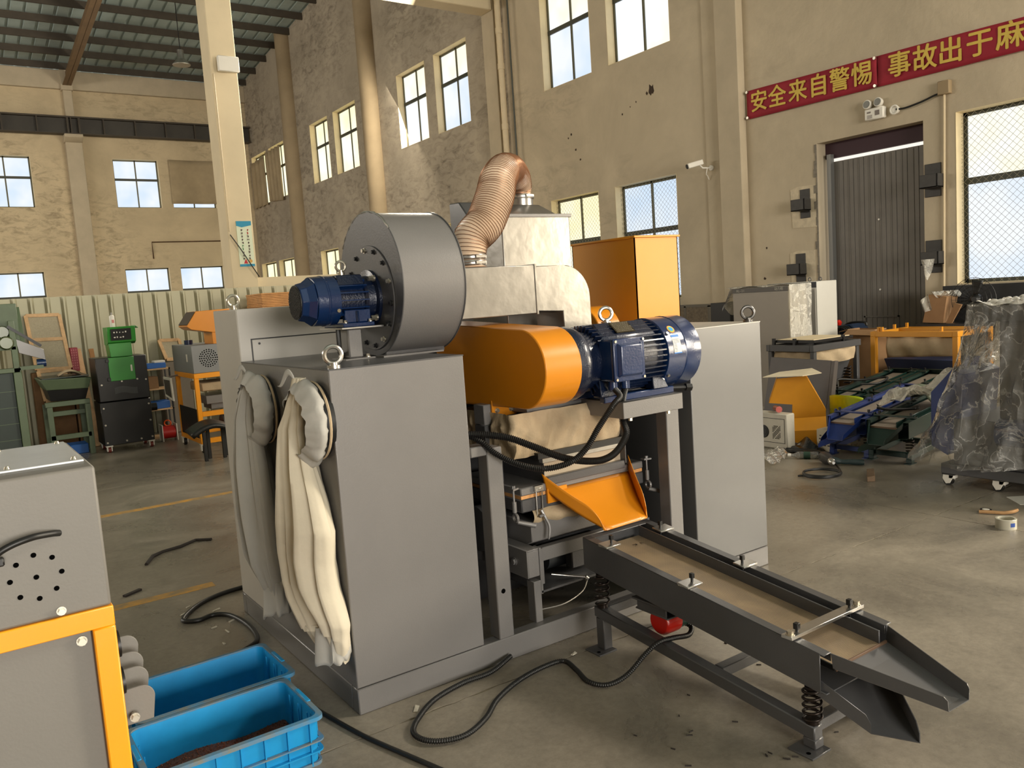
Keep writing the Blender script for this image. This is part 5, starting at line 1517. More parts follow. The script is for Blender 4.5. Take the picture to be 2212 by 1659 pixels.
# lime chair
lc = thing('chair', 'lime green plastic chair half hidden behind the blue tray', 'chair', (7.05, 4.66, 0))
q = MB(lc); q.grid(lambda u, v: (7.02 + .02 * v + .04 * (2 * u - 1) ** 2, 4.83 - .36 * u - .03 * (1 - v) * (.5 - u), .22 + .215 * v * (1 - .10 * (2 * u - 1) ** 4)), 16, 8); q.build('backrest', LIME, lc, solid=.008, smooth=80)
q = MB(lc); q.grid(lambda u, v: (7.03 + .32 * v, 4.82 - .34 * u, .225 + .01 * math.cos(PI * u * 2)), 10, 6); q.build('seat', LIME, lc, solid=.008, smooth=80)
for x in (7.06, 7.32):
    for y in (4.8, 4.51):
        q = MB(lc); q.cyl((x, y, 0), (x, y, .22), .012, n=8); q.build('leg', DGREY, lc)
# orange hood on the floor with a sheet of board on top
hd = thing('sheet_metal_hood', 'orange sheet metal hood on the floor beside the white power box', 'hood', (6.62, 4.93, 0), math.radians(37))
HOODC = mat('orange_hood_paint', (214, 146, 26), .45, coat=.1, var=.05)
q = MB(); q.prism([(.21, .40), (.13, .635), (-.13, .655), (-.305, .32), (-.305, .26), (.0, .24), (-.01, .38)], 'x', 0, .006); q.build('front_sheet', HOODC, hd)
q = MB(); q.plate([(.0, -.13, .655), (.0, -.305, .32), (.3, -.30, .32), (.3, -.13, .655)], .004); q.build('side_sheet', HOODC, hd)
q = MB(); q.plate([(0, .21, .40), (.3, .21, .40), (.3, .13, .635), (0, .13, .635)], .004); q.plate([(0, -.01, .38), (.3, -.01, .38), (.3, 0, .1), (0, 0, .1)], .004); q.build('inner_sheet', HOODC, hd)
q = MB(); q.plate([(0, .0, .245), (0, -.305, .262), (-.1, -.305, .15), (-.1, .025, .14)], .005); q.build('sloped_sheet', HOODC, hd)
q = MB(); q.plate([(-.1, .025, .14), (-.1, -.305, .15), (-.11, -.305, .03), (-.11, -.19, 0), (-.11, .03, .04)], .005); q.build('skirt', HOODC, hd)
q = MB(); q.box(-.1, .28, 0, .012, 0, .15); q.box(-.1, .28, -.30, -.295, 0, .16); q.build('support_rib', HOODC, hd)
q = MB(); q.plate([(6.42, 5.1, .657), (6.62, 4.80, .660), (6.86, 4.76, .664), (7.05, 5.0, .68), (6.8, 5.2, .662)], .006, (0, 0, 1)); tag(q.build('board', mat('pale_board', (206, 194, 168), .8, var=.08), smooth=0), 'pale torn sheet of board lying on the orange hood', 'board')
# white power box with fan
pb = thing('power_supply', 'white metal power box with round fan at the edge of cabinet', 'power box', (6.33, 4.98, 0))
q = MB(pb); q.box(6.33, 6.45, 4.775, 5.2, 0, .335); q.build('case', mat('dirty_white_case', (190, 184, 170), .5, var=.1, vscale=8), pb, bevel=.008)
q = MB(pb)
for a, b, c, d in ((4.80, 4.803, .06, .285), (4.80, 5.18, .285, .289), (4.80, 5.18, .056, .06)):
    q.box(6.327, 6.331, a, b, c, d)
q.build('panel_line', BLACK, pb)
q = MB(pb); q.torus((6.327, 5.04, .155), (1, 0, 0), .055, .006); q.torus((6.327, 5.04, .155), (1, 0, 0), .035, .003); q.cyl((6.33, 5.04, .155), (6.326, 5.04, .155), .062, n=24)
q.build('fan_guard', BLACK, pb)
q = MB(pb)
for r in range(10):
    for c in range(7):
        if (r + c) % 5:
            q.box(6.327, 6.331, 4.85 + c * .013, 4.857 + c * .013, .095 + r * .013, .102 + r * .013)
q.build('vent_slot', HOLEM, pb, kind='stuff')
q = MB(); q.cyl((6.45, 4.99, .365), (6.36, 4.88, .372), .026, n=16); q.cyl((6.365, 4.886, .372), (6.358, 4.877, .372), .03, n=16); tag(q.build('nozzle', mat('chrome_red', (150, 70, 60), .3, .5)), 'short red and chrome nozzle lying on the white power box', 'nozzle')
q = MB(); q.grid(lambda u, v: (5.66 + .5 * u, 4.62 - .22 * v + .22 * u, .01 + .03 * abs(math.sin(u * 9 + 4 * v)) + .03 * math.sin(PI * v)), 22, 16); tag(q.build('bubble_wrap', FILMY, smooth=0), 'crumpled bubble wrap on the floor before the white power box', 'wrap')
# black bag with cables
q = MB(); q.grid(lambda u, v: (6.33 + .28 * u + .03 * math.sin(7 * v), 4.83 - .36 * v, .008 + .075 * math.sin(PI * u) * math.sin(PI * v) * (1 + .5 * math.sin(11 * u + 5 * v))), 18, 18); bb_ = tag(q.build('plastic_bag', mat('black_bin_bag', (16, 16, 17), .25), smooth=0), 'black plastic bag heaped on the floor before the orange hood', 'bag')
lay('cable_bundle', 'tangled cable bundle on the floor before the black bag', [(6.28, 4.75, .02), (6.3, 4.6, .03), (6.34, 4.45, .02), (6.28, 4.38, .02), (6.24, 4.5, .03), (6.22, 4.68, .02), (6.27, 4.78, .02)], .016)
# bottle lying on its side
bt = thing('water_bottle', 'clear plastic water bottle lying on the floor near the drill', 'bottle', (6.14, 4.43, 0))
d_ = Vector((.54, -.84, 0)).normalized()
q = MB(bt); q.lathe(Vector((6.03, 4.55, .032)) + d_ * .03, d_, [(0, .011), (.02, .013), (.055, .03), (.075, .032), (.12, .030), (.2, .032), (.225, .03), (.23, .02)], 18); q.build('bottle_body', FILM, bt, smooth=60)
q = MB(bt); q.lathe(Vector((6.03, 4.55, .032)), d_, [(0, .014), (.03, .014)], 14); q.build('cap', WHITE, bt)
q = MB(bt); q.lathe(Vector((6.03, 4.55, .032)) + d_ * .135, d_, [(0, .0318), (.055, .0318)], 18); q.build('label', mat('green_label', (40, 70, 56), .5, var=.2, vscale=30), bt)
# electric drill with its cable
dl = thing('electric_drill', 'dark electric drill lying on the floor with coiled cable', 'drill', (6.0, 4.05, 0))
DRM = mat('drill_housing', (52, 50, 50), .45, .1, var=.2, vscale=30)
dv = Vector((-.62, -.78, 0)).normalized()
p0 = Vector((6.07, 4.22, .055))
q = MB(dl); q.lathe(p0, dv, [(0, .035), (.02, .048), (.12, .05), (.16, .042), (.2, .03)], 18); q.build('motor_housing', DRM, dl, smooth=50)
q = MB(dl); q.lathe(p0 + dv * .2, dv, [(0, .028), (.04, .028), (.055, .014), (.08, .012)], 14); q.build('chuck', STEEL, dl, smooth=40)
q = MB(dl); q.tube(spline([p0 + dv * .09, (6.07, 4.06, .03), (6.12, 3.98, .028), (6.17, 3.90, .026)], 6), [.03] * 6 + [.022] * 6 + [.024] * 6 + [.02], 12); q.build('handle', mat('drill_handle', (40, 56, 58), .5), dl)
lay('drill_cable', 'coil of black drill cable on the floor by the drill', [(5.50 + .0, 4.06, .01)] + [(5.66 + .15 * math.cos(a) * (1 + .06 * math.sin(a * .7)), 3.95 + .14 * math.sin(a), .011 + .003 * a / 3) for a in [2.6 + i * .42 for i in range(38)]] + [(5.95, 4.0, .012), (6.04, 4.1, .03)], .008)
q = MB(); q.hexa([(5.68, 3.57, 0), (5.73, 3.535, 0), (5.97, 3.69, 0), (5.93, 3.73, 0), (5.68, 3.57, .04), (5.73, 3.535, .045), (5.97, 3.69, .04), (5.93, 3.73, .038)]); tag(q.build('wood_block', mat('old_wood', (110, 88, 66), .8, var=.2, vscale=12), bevel=.003), 'short offcut of wood on the floor right of the drill', 'wood')
# tape, strip and paper
tr = thing('electrical_tape', 'roll of black electrical tape on floor behind wooden strip', 'tape', (5.42, 2.56, 0))
q = MB(tr); q.lathe((5.42, 2.575, 0), (0, 0, 1), [(0, .034), (.018, .034)], 24); q.build('tape_roll', BLACK, tr)
q = MB(tr); q.lathe((5.42, 2.575, .0181), (0, 0, 1), [(0, .022), (.0006, .022)], 20); q.build('core', WHITE, tr)
q = MB(); q.tube(spline([(5.36, 2.59, .012), (5.39, 2.53, .014), (5.42, 2.47, .013), (5.46, 2.43, .02), (5.52, 2.43, .018)], 5), .011, 6); tag(q.build('paper_strip', mat('kraft_strip', (176, 136, 92), .8, var=.15, vscale=20)), 'curled strip of brown kraft paper on floor by tape', 'paper')
ct = thing('packing_tape', 'large roll of clear packing tape standing on the floor', 'tape', (5.15, 2.33, 0))
q = MB(ct); n = 32
q.lathe((5.16, 2.335, 0), (0, 0, 1), [(0, .058), (.058, .058), (.06, .056), (.06, .045), (.006, .045)], n); q.build('tape_roll', mat('milky_tape', (186, 182, 166), .3, 0, coat=.4, var=.06), ct, smooth=40)
q = MB(ct); q.grid(lambda u, v: (5.16 + .0585 * math.cos(4.0 + .5 * u), 2.335 + .0585 * math.sin(4.0 + .5 * u), .018 + .024 * v), 6, 2); q.build('tape_label', mat('blue_tape_label', (36, 72, 150), .5), ct)
q = MB(); q.plate([(5.86, 2.65, 0), (5.72, 2.50, 0), (6.0, 2.25, 0), (6.2, 2.4, 0)], .0015, (0, 0, 1)); tag(q.build('paper_sheet', WHITE, smooth=0), 'sheet of white paper on the floor at the right edge', 'paper')
# wrapped machine on casters
wm = thing('wrapped_machine', 'dark grey machine on white casters draped in clear plastic film', 'machine', (6.3, 2.65, 0))
WB = lambda: MB(wm)
WB().box(5.92, 6.75, 2.05, 3.13, .09, .165).build('base_frame', DGREY, wm, bevel=.004)
WB().box(5.95, 6.7, 2.1, 3.05, .165, .5).build('lower_cabinet', DGREY, wm, bevel=.005)
WB().box(6.1, 6.7, 2.25, 2.8, .5, 1.28).build('column', mat('dark_column', (62, 60, 58), .5, var=.1), wm, bevel=.005)
q = WB(); q.hexa([(5.98, 2.25, 1.20), (6.95, 2.25, 1.20), (6.95, 2.87, 1.20), (5.98, 2.87, 1.20), (5.93, 2.2, 1.31), (7.0, 2.2, 1.31), (7.0, 2.9, 1.31), (5.93, 2.9, 1.31)]); q.build('hopper_top', DGREY, wm, bevel=.004)
q = WB(); q.prism([(3.1, .22), (3.22, .28), (3.22, .68), (3.06, .86), (2.98, .82), (3.02, .3)], 'x', 5.96, 6.5); q.build('blue_side_guard', TBLUE, wm, bevel=.004)
q = WB(); q.lathe((6.0, 2.5, .42), (0, 1, 0), [(0, .1), (.25, .1)], 20); q.build('blue_motor', BLUE, wm)
q = WB(); q.box(5.99, 6.09, 2.3, 2.6, .62, .82); q.build('terminal_plate', BLACKM, wm, bevel=.003)
q = WB(); q.plate([(5.94, 2.545, .46), (5.94, 2.48, .46), (5.94, 2.48, .54), (5.94, 2.545, .54)], .001, (-1, 0, 0)); q.build('paper_label', STK, wm)
for x, y in ((5.96, 3.08), (5.98, 2.76 - .02), (6.7, 3.08), (6.7, 2.1)):
    cs = WB().box(x - .035, x + .035, y - .045, y + .045, .082, .09).build('caster', BLACKM, wm)
    q = WB(); q.prism([(y - .04, .082), (y + .04, .082), (y + .045, .05), (y + .02, .012), (y - .01, .02)], 'x', x - .03, x - .022); q.prism([(y - .04, .082), (y + .04, .082), (y + .045, .05), (y + .02, .012), (y - .01, .02)], 'x', x + .022, x + .03); q.box(x - .03, x + .03, y - .04, y + .0, .055, .082); q.build('fork', WHITE, cs, bevel=.003)
    q = WB(); q.cyl((x - .018, y + .012, .033), (x + .018, y + .012, .033), .033, n=20); q.build('wheel', BLACK, cs)
# the film: draped skirt all round with folds, closed over the top
def drape(u, v):
    a = u * 4
    k = int(a) % 4; f = a - int(a)
    s = (1 - v)
    x0, x1 = 5.90 - .03 * s - .02, 6.98 + .1 * s
    y0, y1 = 2.18 - .25 * s, 2.91 + .40 * s ** 1.3
    c_ = [(x0, y1), (x0, y0), (x1, y0), (x1, y1)]
    p, r = c_[k], c_[(k + 1) % 4]
    x, y = p[0] + (r[0] - p[0]) * f, p[1] + (r[1] - p[1]) * f
    cu, su = math.cos(u * 2 * PI), math.sin(u * 2 * PI)
    fold = (.11 * nz(4 * cu, 4 * su, v * 1.2) + .07 * nz(9 * cu, 9 * su, v * 3.5 + 5) + .035 * nz(20 * cu, 20 * su, v * 9)) * (.3 + s)
    nx, ny = [(-1, 0), (0, -1), (1, 0), (0, 1)][k]
    z = .17 + 1.155 * v - (.03 * math.sin(u * 2 * PI * 5) * s)
    return (x + nx * (fold - .02), y + ny * (fold - .01), z)
q = WB(); q.grid(drape, 240, 46, True)
q.build('film_skirt', FILM, wm, smooth=60)
q = WB(); q.grid(lambda u, v: (5.875 + 1.11 * u, 2.17 + .74 * v, 1.325 + .022 * math.sin(u * 31 + 5 * v) * math.sin(v * 19 + 3 * u) + .010 * math.sin(u * 70) * math.sin(v * 57)), 60, 46); q.build('film_top', FILMY, wm, smooth=60)
q = WB(); q.grid(lambda u, v: (6.1 + .32 * u, 3.12 + .62 * v, .60 + .10 * (1 - v) - .06 * v + .09 * nz(u * 3, v * 3, 2) + .05 * nz(u * 8, v * 7, 5) + .12 * math.sin(PI * u) * (1 - .7 * v)), 24, 24); q.build('film_tail', FILMY, wm, smooth=60)
# grey frame table with screen deck
gt = thing('screen_table', 'dark grey steel frame table with a pale screen board on top', 'table', (7.98, 5.63, 0))
TB = lambda: MB(gt)
x0, x1, y0, y1, zt3 = 7.55, 8.42, 5.33, 5.94, .86
for a in ((x0, x1, y0, y0 + .05), (x0, x1, y1 - .05, y1), (x0, x0 + .05, y0 + .05, y1 - .05), (x1 - .05, x1, y0 + .05, y1 - .05)):
    TB().box(*a, zt3 - .07, zt3).build('top_bar', DGREY, gt, bevel=.003)
for x in (x0 + .02, x1 - .07):
    for y in (y0 + .01, y1 - .06):
        TB().box(x, x + .05, y, y + .05, 0, zt3 - .07).build('leg', DGREY, gt, bevel=.003)
TB().box(x0 + .02, x1, y0 + .01, y0 + .05, .3, .36).build('lower_bar', DGREY, gt, bevel=.003)
TB().box(x0 + .06, x1 - .1, y0 + .03, y1 - .08, zt3 + .02, zt3 + .05).build('deck_frame', BLACKM, gt, bevel=.003)
TB().box(x0 + .08, x1 - .14, y0 + .05, y1 - .1, zt3 + .05, zt3 + .056).build('screen_board', mat('cream_board', (222, 204, 168), .7, var=.05), gt)
for x, y in ((x0 + .03, y1 - .09), (x0 + .03, y0 + .25), (x1 - .3, y0 + .02)):
    TB().box(x, x + .03, y, y + .03, zt3, zt3 + .07).build('clamp_screw', BLACKM, gt)
q = TB()
def skirt(u, v):
    P_ = [(x0 + .07, y1 - .07), (x0 + .07, y0 + .04), (x1 - .1, y0 + .02), (x1 - .1, y1 - .07)]
    s = u * 4; k = int(s) % 4; f = s - int(s)
    a, c = P_[k], P_[(k + 1) % 4]
    o = .014 * math.sin(u * 60 + v * 4) + .012 * math.sin(v * PI)
    nx, ny = [(-1, 0), (0, -1), (1, 0), (0, 1)][k]
    return (a[0] + (c[0] - a[0]) * f + nx * o, a[1] + (c[1] - a[1]) * f + ny * o, .655 + .16 * v - .03 * abs(math.sin(u * 2 * PI)))
q.grid(skirt, 120, 6, True); q.build('canvas_skirt', CANVAS, gt, smooth=80)
q = TB(); q.hexa([(x0 + .15, y0 + .12, .42), (x1 - .18, y0 + .12, .42), (x1 - .18, y1 - .12, .42), (x0 + .15, y1 - .12, .42), (x0 + .1, y0 + .06, .64), (x1 - .12, y0 + .06, .64), (x1 - .12, y1 - .06, .64), (x0 + .1, y1 - .06, .64)]); q.build('hopper', DGREY, gt, bevel=.004)
q = TB(); q.tube([(8.26 + .04 * math.cos(i * .5), 5.40 + .04 * math.sin(i * .5), .37 + .0026 * i) for i in range(76)], .008, 6); q.build('spring', DARKST, gt, smooth=70)
q = MB(); q.hexa([(7.12, 4.94, .0), (7.14, 4.94, .0), (7.14, 5.70, .0), (7.12, 5.70, .0), (7.30, 4.95, .735), (7.32, 4.95, .735), (7.32, 5.68, .755), (7.30, 5.68, .755)]); q.add(MB().hexa([(7.12, 4.90, 0), (7.2, 4.90, 0), (7.2, 4.94, 0), (7.12, 4.94, 0), (7.30, 4.91, .73), (7.36, 4.91, .73), (7.36, 4.95, .73), (7.30, 4.95, .73)]).v, [(0, 3, 2, 1), (4, 5, 6, 7), (0, 1, 5, 4), (1, 2, 6, 5), (2, 3, 7, 6), (3, 0, 4, 7)])
tag(q.build('steel_plate', mat('brown_grey_plate', (84, 78, 76), .5, .15, var=.08), bevel=.002), 'large dark grey steel plate leaning in front of frame table', 'plate')
# orange frame stand with canvas
of = thing('frame_stand', 'orange square tube frame stand with a canvas sleeve inside', 'frame', (9.2, 5.0, 0))
FB = lambda: MB(of)
x0, x1, y0, y1, zf_ = 8.85, 9.62, 4.48, 5.485, .905
OCH = mat('ochre_frame_paint', (206, 140, 36), .45, coat=.2)
for a in ((x0, x1, y0, y0 + .06), (x0, x1, y1 - .06, y1), (x0, x0 + .06, y0 + .06, y1 - .06), (x1 - .06, x1, y0 + .06, y1 - .06)):
    FB().box(*a, zf_ - .06, zf_).build('top_bar', OCH, of, bevel=.003)
for x in (x0, x1 - .06):
    for y in (y0, y1 - .06):
        FB().box(x, x + .06, y, y + .06, 0, zf_ - .06).build('leg', OCH, of, bevel=.003)
FB().box(x0, x0 + .06, 5.2, y1 - .06, .36, .42).build('lower_bar', OCH, of, bevel=.003)
FB().box(x0, x0 + .06, y0 + .06, 4.72, .36, .42).build('lower_bar', OCH, of, bevel=.003)
FB().box(x0 + .5, x0 + .55, y0 + .06, y1 - .06, zf_ - .05, zf_).build('top_bar', OCH, of, bevel=.003)
for x, y in ((x0 + .02, y1 - .1), (x0 + .02, y1 - .14), (x0 + .02, 4.66), (9.3, y1 - .04), (9.57, y1 - .04)):
    FB().box(x, x + .03, y, y + .025, zf_, zf_ + .05).build('lug', OCH, of)
q = FB(); q.grid(lambda u, v: (8.945 - .02 * math.sin(v * PI) - .012 * math.sin(u * 17 + v * 4), 5.33 - .78 * u, .60 + .255 * v + .03 * u * (1 - v)), 40, 8); q.build('canvas_sleeve', CANVAS, of, solid=.004, smooth=80)
q = FB(); q.prism([(4.55, .58), (5.4, .58), (5.25, .2), (4.7, .2)], 'x', 8.98, 9.5); q.build('blue_hopper', mat('dark_blue_body', (24, 38, 74), .5), of, bevel=.005)
q = FB(); q.cyl((8.93, 4.95, .33), (9.0, 4.95, .33), .07, n=18); q.build('red_cap', RED, of)
# cabinets at the wall
gc = thing('power_cabinet', 'grey power distribution cabinet half covered with cloudy plastic film', 'cabinet', (8.45, 6.52, 0))
q = MB(gc); q.box(8.2, 8.55, 6.10, 6.93, 0, 1.5); q.build('body', mat('cabinet_light_grey', (176, 170, 160), .5, var=.03), gc, bevel=.006)
q = MB(gc); q.box(8.192, 8.2, 6.105, 6.925, .04, 1.43); q.build('door', mat('cabinet_grey_door', (150, 142, 132), .5, var=.03), gc, bevel=.004)
q = MB(gc); q.box(8.19, 8.2, 6.105, 6.925, 1.44, 1.496); q.build('header', mat('cabinet_header', (84, 80, 76), .5), gc, bevel=.002)
TXT = mat('pale_print', (184, 180, 168), .6)
for k, ch_ in enumerate('XL-21'):
    q = MB(gc); lettering(q, ch_, .042, (8.1885, 6.85 - .026 * k, 1.466), (0, -1, 0), (0, 0, 1)); q.build('character', TXT, gc)
for ch_, yy in (('动', 6.272), ('力', 6.23), ('柜', 6.188)):
    q = MB(gc); lettering(q, ch_, .042, (8.1885, yy, 1.468), (0, -1, 0), (0, 0, 1)); q.build('character', TXT, gc)
q = MB(gc); q.grid(lambda u, v: (8.185 + .40 * u, 6.085 - .012 * abs(math.sin(u * 9 + v * 6)) - .012 * v * math.sin(u * 20), .55 + .965 * v), 24, 24); q.build('film_side', FILMY, gc, smooth=60)
q = MB(gc); q.grid(lambda u, v: (8.18 + .40 * u, 6.08 + .93 * v, 1.508 + .012 * math.sin(u * 20 + v * 13)), 10, 20); q.build('film_top', FILMY, gc, smooth=60)
q = MB(gc); q.grid(lambda u, v: (8.18 + .25 * u, 6.95 + .19 * v * (1 - .6 * abs(u - .4)), 1.5 - .28 * v + .06 * math.sin(6 * u) * v), 10, 10); q.build('film_flap', FILMY, gc, smooth=60)
wc = thing('control_cabinet', 'tall white control cabinet behind the film covered grey cabinet', 'cabinet', (9.1, 6.55, 0))
q = MB(wc); q.box(8.9, 9.31, 6.21, 6.95, 0, 1.525); q.build('body', mat('cabinet_white', (206, 204, 196), .5, var=.02), wc, bevel=.006)
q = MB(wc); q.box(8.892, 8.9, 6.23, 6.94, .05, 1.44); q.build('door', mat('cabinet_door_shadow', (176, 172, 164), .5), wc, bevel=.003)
q = MB(wc); q.box(8.892, 8.9, 6.215, 6.945, 1.45, 1.52); q.build('header', BLACKM, wc, bevel=.002)
for ch_, yy in (('力', 6.375), ('柜', 6.325)):
    q = MB(wc); lettering(q, ch_, .045, (8.8905, yy, 1.487), (0, -1, 0), (0, 0, 1)); q.build('character', TXT, wc)
q = MB(wc); q.box(8.888, 8.893, 6.29, 6.40, 1.315, 1.335); q.build('meter', BLACKM, wc)
for z in (1.185, 1.11):
    q = MB(wc); q.box(8.885, 8.893, 6.315, 6.355, z - .02, z + .02); q.build('push_button', BLACKM, wc, bevel=.003)
q = MB(wc); q.cyl((8.888, 6.32, .95), (8.888, 6.32, .86), .006, n=8); q.build('handle', STEEL, wc)
for y in (6.45, 6.3):
    q = MB(wc); q.torus((9.1, y, 1.55), (1, 0, 0), .022, .006, 16, 6); q.build('lifting_eye', DGREY, wc)
q = MB(); q.box(9.15, 9.6, 7.8, 8.15, 0, 1.3); tag(q.build('black_cabinet', BLACKM, bevel=.006), 'plain black cabinet left of the film covered grey cabinet', 'cabinet')
q = MB()
pt = thing('mesh_panel_stack', 'stack of dusty wire mesh panels leaning on the wall by the pilaster', 'panels', (10.1, 9.3, 0))
for k in range(4):
    q = MB(pt); xx = 9.95 + k * .045
    q.box(xx, xx + .02, 8.9, 9.9, 0, 1.24)
    q.build('mesh_panel', mat('dusty_mesh', (116, 104, 88), .8, var=.3, vscale=30), pt)
    q = MB(pt); 
    for z in (1.24, .9):
        q.box(xx - .004, xx + .024, 8.88, 9.92, z - .02, z + .02)
    for y in (8.9, 9.4, 9.9):
        q.box(xx - .004, xx + .024, y - .02, y + .02, 0, 1.24)
    q.build('panel_frame', mat('grey_panel_frame', (104, 98, 88), .7), pt)
# welder on a crate
q = MB(); q.box(9.35, 9.85, 5.97, 6.55, 0, .735); tag(q.build('wooden_box', CARD, bevel=.004), 'large brown box carrying the dark blue welder', 'box')
we = thing('welding_machine', 'dark blue welding machine with coiled leads behind frame table', 'welder', (9.6, 6.27, .735))
q = MB(we); q.prism([(6.12, .735), (6.42, .735), (6.42, .86), (6.34, .93), (6.2, .95), (6.12, .88)], 'x', 9.55, 9.85); q.build('case', mat('welder_navy', (36, 54, 82), .4, var=.1), we, bevel=.008)
q = MB(we); q.tube(spline([(9.6, 6.3, .93), (9.58, 6.2, .965), (9.56, 6.0, .97), (9.56, 5.97, .93)], 6), .014, 8); q.build('handle', BLACK, we)
for k in range(4):
    q = MB(we); q.torus((9.52 - k * .012, 6.24 + k * .012, .83 + .006 * k), (1, .1 * k, .1), .095 - .012 * k, .009, 24, 6); q.build('cable_coil', BLACK, we)
q = MB(we); q.plate([(9.549, 6.23, .775), (9.549, 6.2, .775), (9.549, 6.2, .79), (9.549, 6.23, .79)], .002, (-1, 0, 0)); q.build('red_badge', RED, we)
q = MB(we); q.lathe((9.62, 6.40, .93), (0, 0, 1), [(0, .03), (.04, .04), (.07, .02)], 12); q.build('red_grip', RED, we)
# open carton
def carton(label, x0, x1, y0, y1, z0, z1, nm='carton'):
    t = thing(nm, label, 'carton', ((x0 + x1) / 2, (y0 + y1) / 2, z0))
    q = MB(t); q.openbox(x0, x1, y0, y1, z0, z1, .008); q.build('box', CARD, t)
    q = MB(t); q.plate([(x0, y1, z1), (x0, y0, z1), (x0 - .1, y0, z1 - .06), (x0 - .1, y1, z1 - .05)], .006); q.build('flap', CARD, t)
    q = MB(t); q.plate([(x0, y1, z1), (x1, y1, z1), (x1, y1 + .12, z1 - .03), (x0, y1 + .12, z1 - .03)], .006); q.build('flap', CARD, t)
    return t
carton('open brown carton between the welder and the orange frame stand', 9.3, 9.8, 5.55, 5.85, .0, .925) if False else carton('open brown carton between the welder and the orange frame stand', 9.05, 9.3, 5.55, 5.9, .0, .915)
# bench below the big window with carton, fan and boards
wb = thing('workbench', 'dark bench under the big window behind the orange frame', 'bench', (9.98, 4.3, 0))
q = MB(wb); q.box(9.65, 10.15, 3.4, 5.38, .88, .93); q.build('bench_top', BLACKM, wb)
for y in (3.45, 5.3):
    for x in (9.68, 10.08):
        q = MB(wb); q.box(x, x + .05, y, y + .05, 0, .88); q.build('leg', BLACKM, wb)
q = MB(); q.box(10.12, 10.18, 3.4, 5.3, .935, 1.36); tag(q.build('dark_board', mat('charcoal_board', (40, 40, 42), .7, var=.1)), 'charcoal board standing against the wall under big window', 'board')
cx_ = thing('carton', 'tilted brown carton with plastic film on the dark bench', 'carton', (9.8, 5.18, .93))
q = MB(cx_); q.hexa([(9.7, 5.08, .935), (9.95, 5.08, .935), (9.95, 5.33, .945), (9.7, 5.33, .945), (9.7, 5.03, 1.25), (9.95, 5.03, 1.25), (9.95, 5.25, 1.28), (9.7, 5.25, 1.28)]); q.build('box', CARD, cx_, bevel=.004)
q = MB(cx_); q.grid(lambda u, v: (9.68 + .02 * math.sin(v * 6), 5.25 + .09 * v - .05 * u, 1.29 - .19 * u * (1 - .3 * v) - .09 * v), 10, 10); q.build('film_flap', FILMY, cx_, smooth=60)
q = MB(cx_); q.grid(lambda u, v: (9.68 + .3 * u, 5.0 + .22 * v, 1.275 + .04 * math.sin(u * 6 + 8 * v)), 12, 12); q.build('film_top', FILMY, cx_, smooth=60)
q = MB(); q.hexa([(9.66, 4.96, .935), (9.68, 4.96, .935), (9.70, 5.04, .935), (9.68, 5.04, .935), (9.66, 4.84, 1.15), (9.68, 4.84, 1.15), (9.70, 4.93, 1.17), (9.68, 4.93, 1.17)]); tag(q.build('cardboard_piece', CARD, bevel=.002), 'slanted flat piece of cardboard on the bench beside carton', 'cardboard')
fn_ = thing('fan', 'black pedestal fan with wire guard on the dark bench', 'fan', (9.85, 4.75, .93))
q = MB(fn_); q.cyl((9.88, 4.76, .93), (9.88, 4.76, .96), .12, n=20); q.cyl((9.88, 4.76, .96), (9.88, 4.76, 1.15), .02, n=10); q.build('stand', BLACK, fn_)
q = MB(fn_); q.lathe((9.86, 4.76, 1.2), (-1, 0, 0), [(-.06, .03), (0, .06), (.06, .06), (.09, .03)], 18); q.build('motor_hub', BLACK, fn_)
q = MB(fn_)
for R in (.25, .2, .15, .1):
    q.torus((9.76 + .0 * R, 4.76, 1.2), (1, 0, 0), R, .003, 36, 5)
for k in range(20):
    a = 2 * PI * k / 20
    q.cyl((9.755, 4.76 + .06 * math.cos(a), 1.2 + .06 * math.sin(a)), (9.765, 4.76 + .25 * math.cos(a), 1.2 + .25 * math.sin(a)), .002, n=5)
q.build('wire_guard', BLACK, fn_)
for k in range(3):
    a = 1.7 + 2 * PI * k / 3
    q = MB(fn_); q.grid(lambda u, v: (9.80 + .03 * (v - .5), 4.76 + math.cos(a) * (.05 + .17 * u) - math.sin(a) * .08 * (v - .5) * (.5 + u), 1.2 + math.sin(a) * (.05 + .17 * u) + math.cos(a) * .08 * (v - .5) * (.5 + u)), 5, 4); q.build('blade', BLACK, fn_, solid=.004)
q = MB(); q.grid(lambda u, v: (10.0 - .02 * math.sin(u * 5), 5.50 - .16 * u + .06 * v * (u - .5), 1.70 - .26 * v * (1 - .5 * abs(2 * u - 1))), 10, 10); tag(q.build('plastic_bag', FILMY, smooth=60), 'small cloudy plastic bag hung on the lower right door bracket', 'bag')
q = MB(); q.lathe((8.3, 3.4, .8), (0, 0, 1), [(0, .30), (.45, .17), (.85, .02)], 14); o = tag(q.build('film_cone', FILM, smooth=60), 'pointed plastic film hood over something behind the wrapped machine', 'film')
q = MB(); q.box(8.05, 8.55, 3.15, 3.65, 0, .8); tag(q.build('crate_stack', DGREY, bevel=.01), 'dark box carrying the pointed film hood behind wrapped machine', 'box')
q = MB(); q.box(6.47, 6.77, 4.41, 4.56, 0, .2); bxu = tag(q.build('carton', mat('white_carton', (196, 186, 166), .8, var=.05), bevel=.003), 'pale printed carton on floor under the blue vibrating tray', 'carton')
q = MB()
for r in range(4):
    for c in range(3):
        q.box(6.466, 6.4705, 4.42 + c * .045, 4.42 + c * .045 + rnd.uniform(.012, .03), .05 + r * .03, .06 + r * .03)
q.build('printed_mark', mat('dark_print', (70, 64, 60), .8), bxu, kind='stuff')
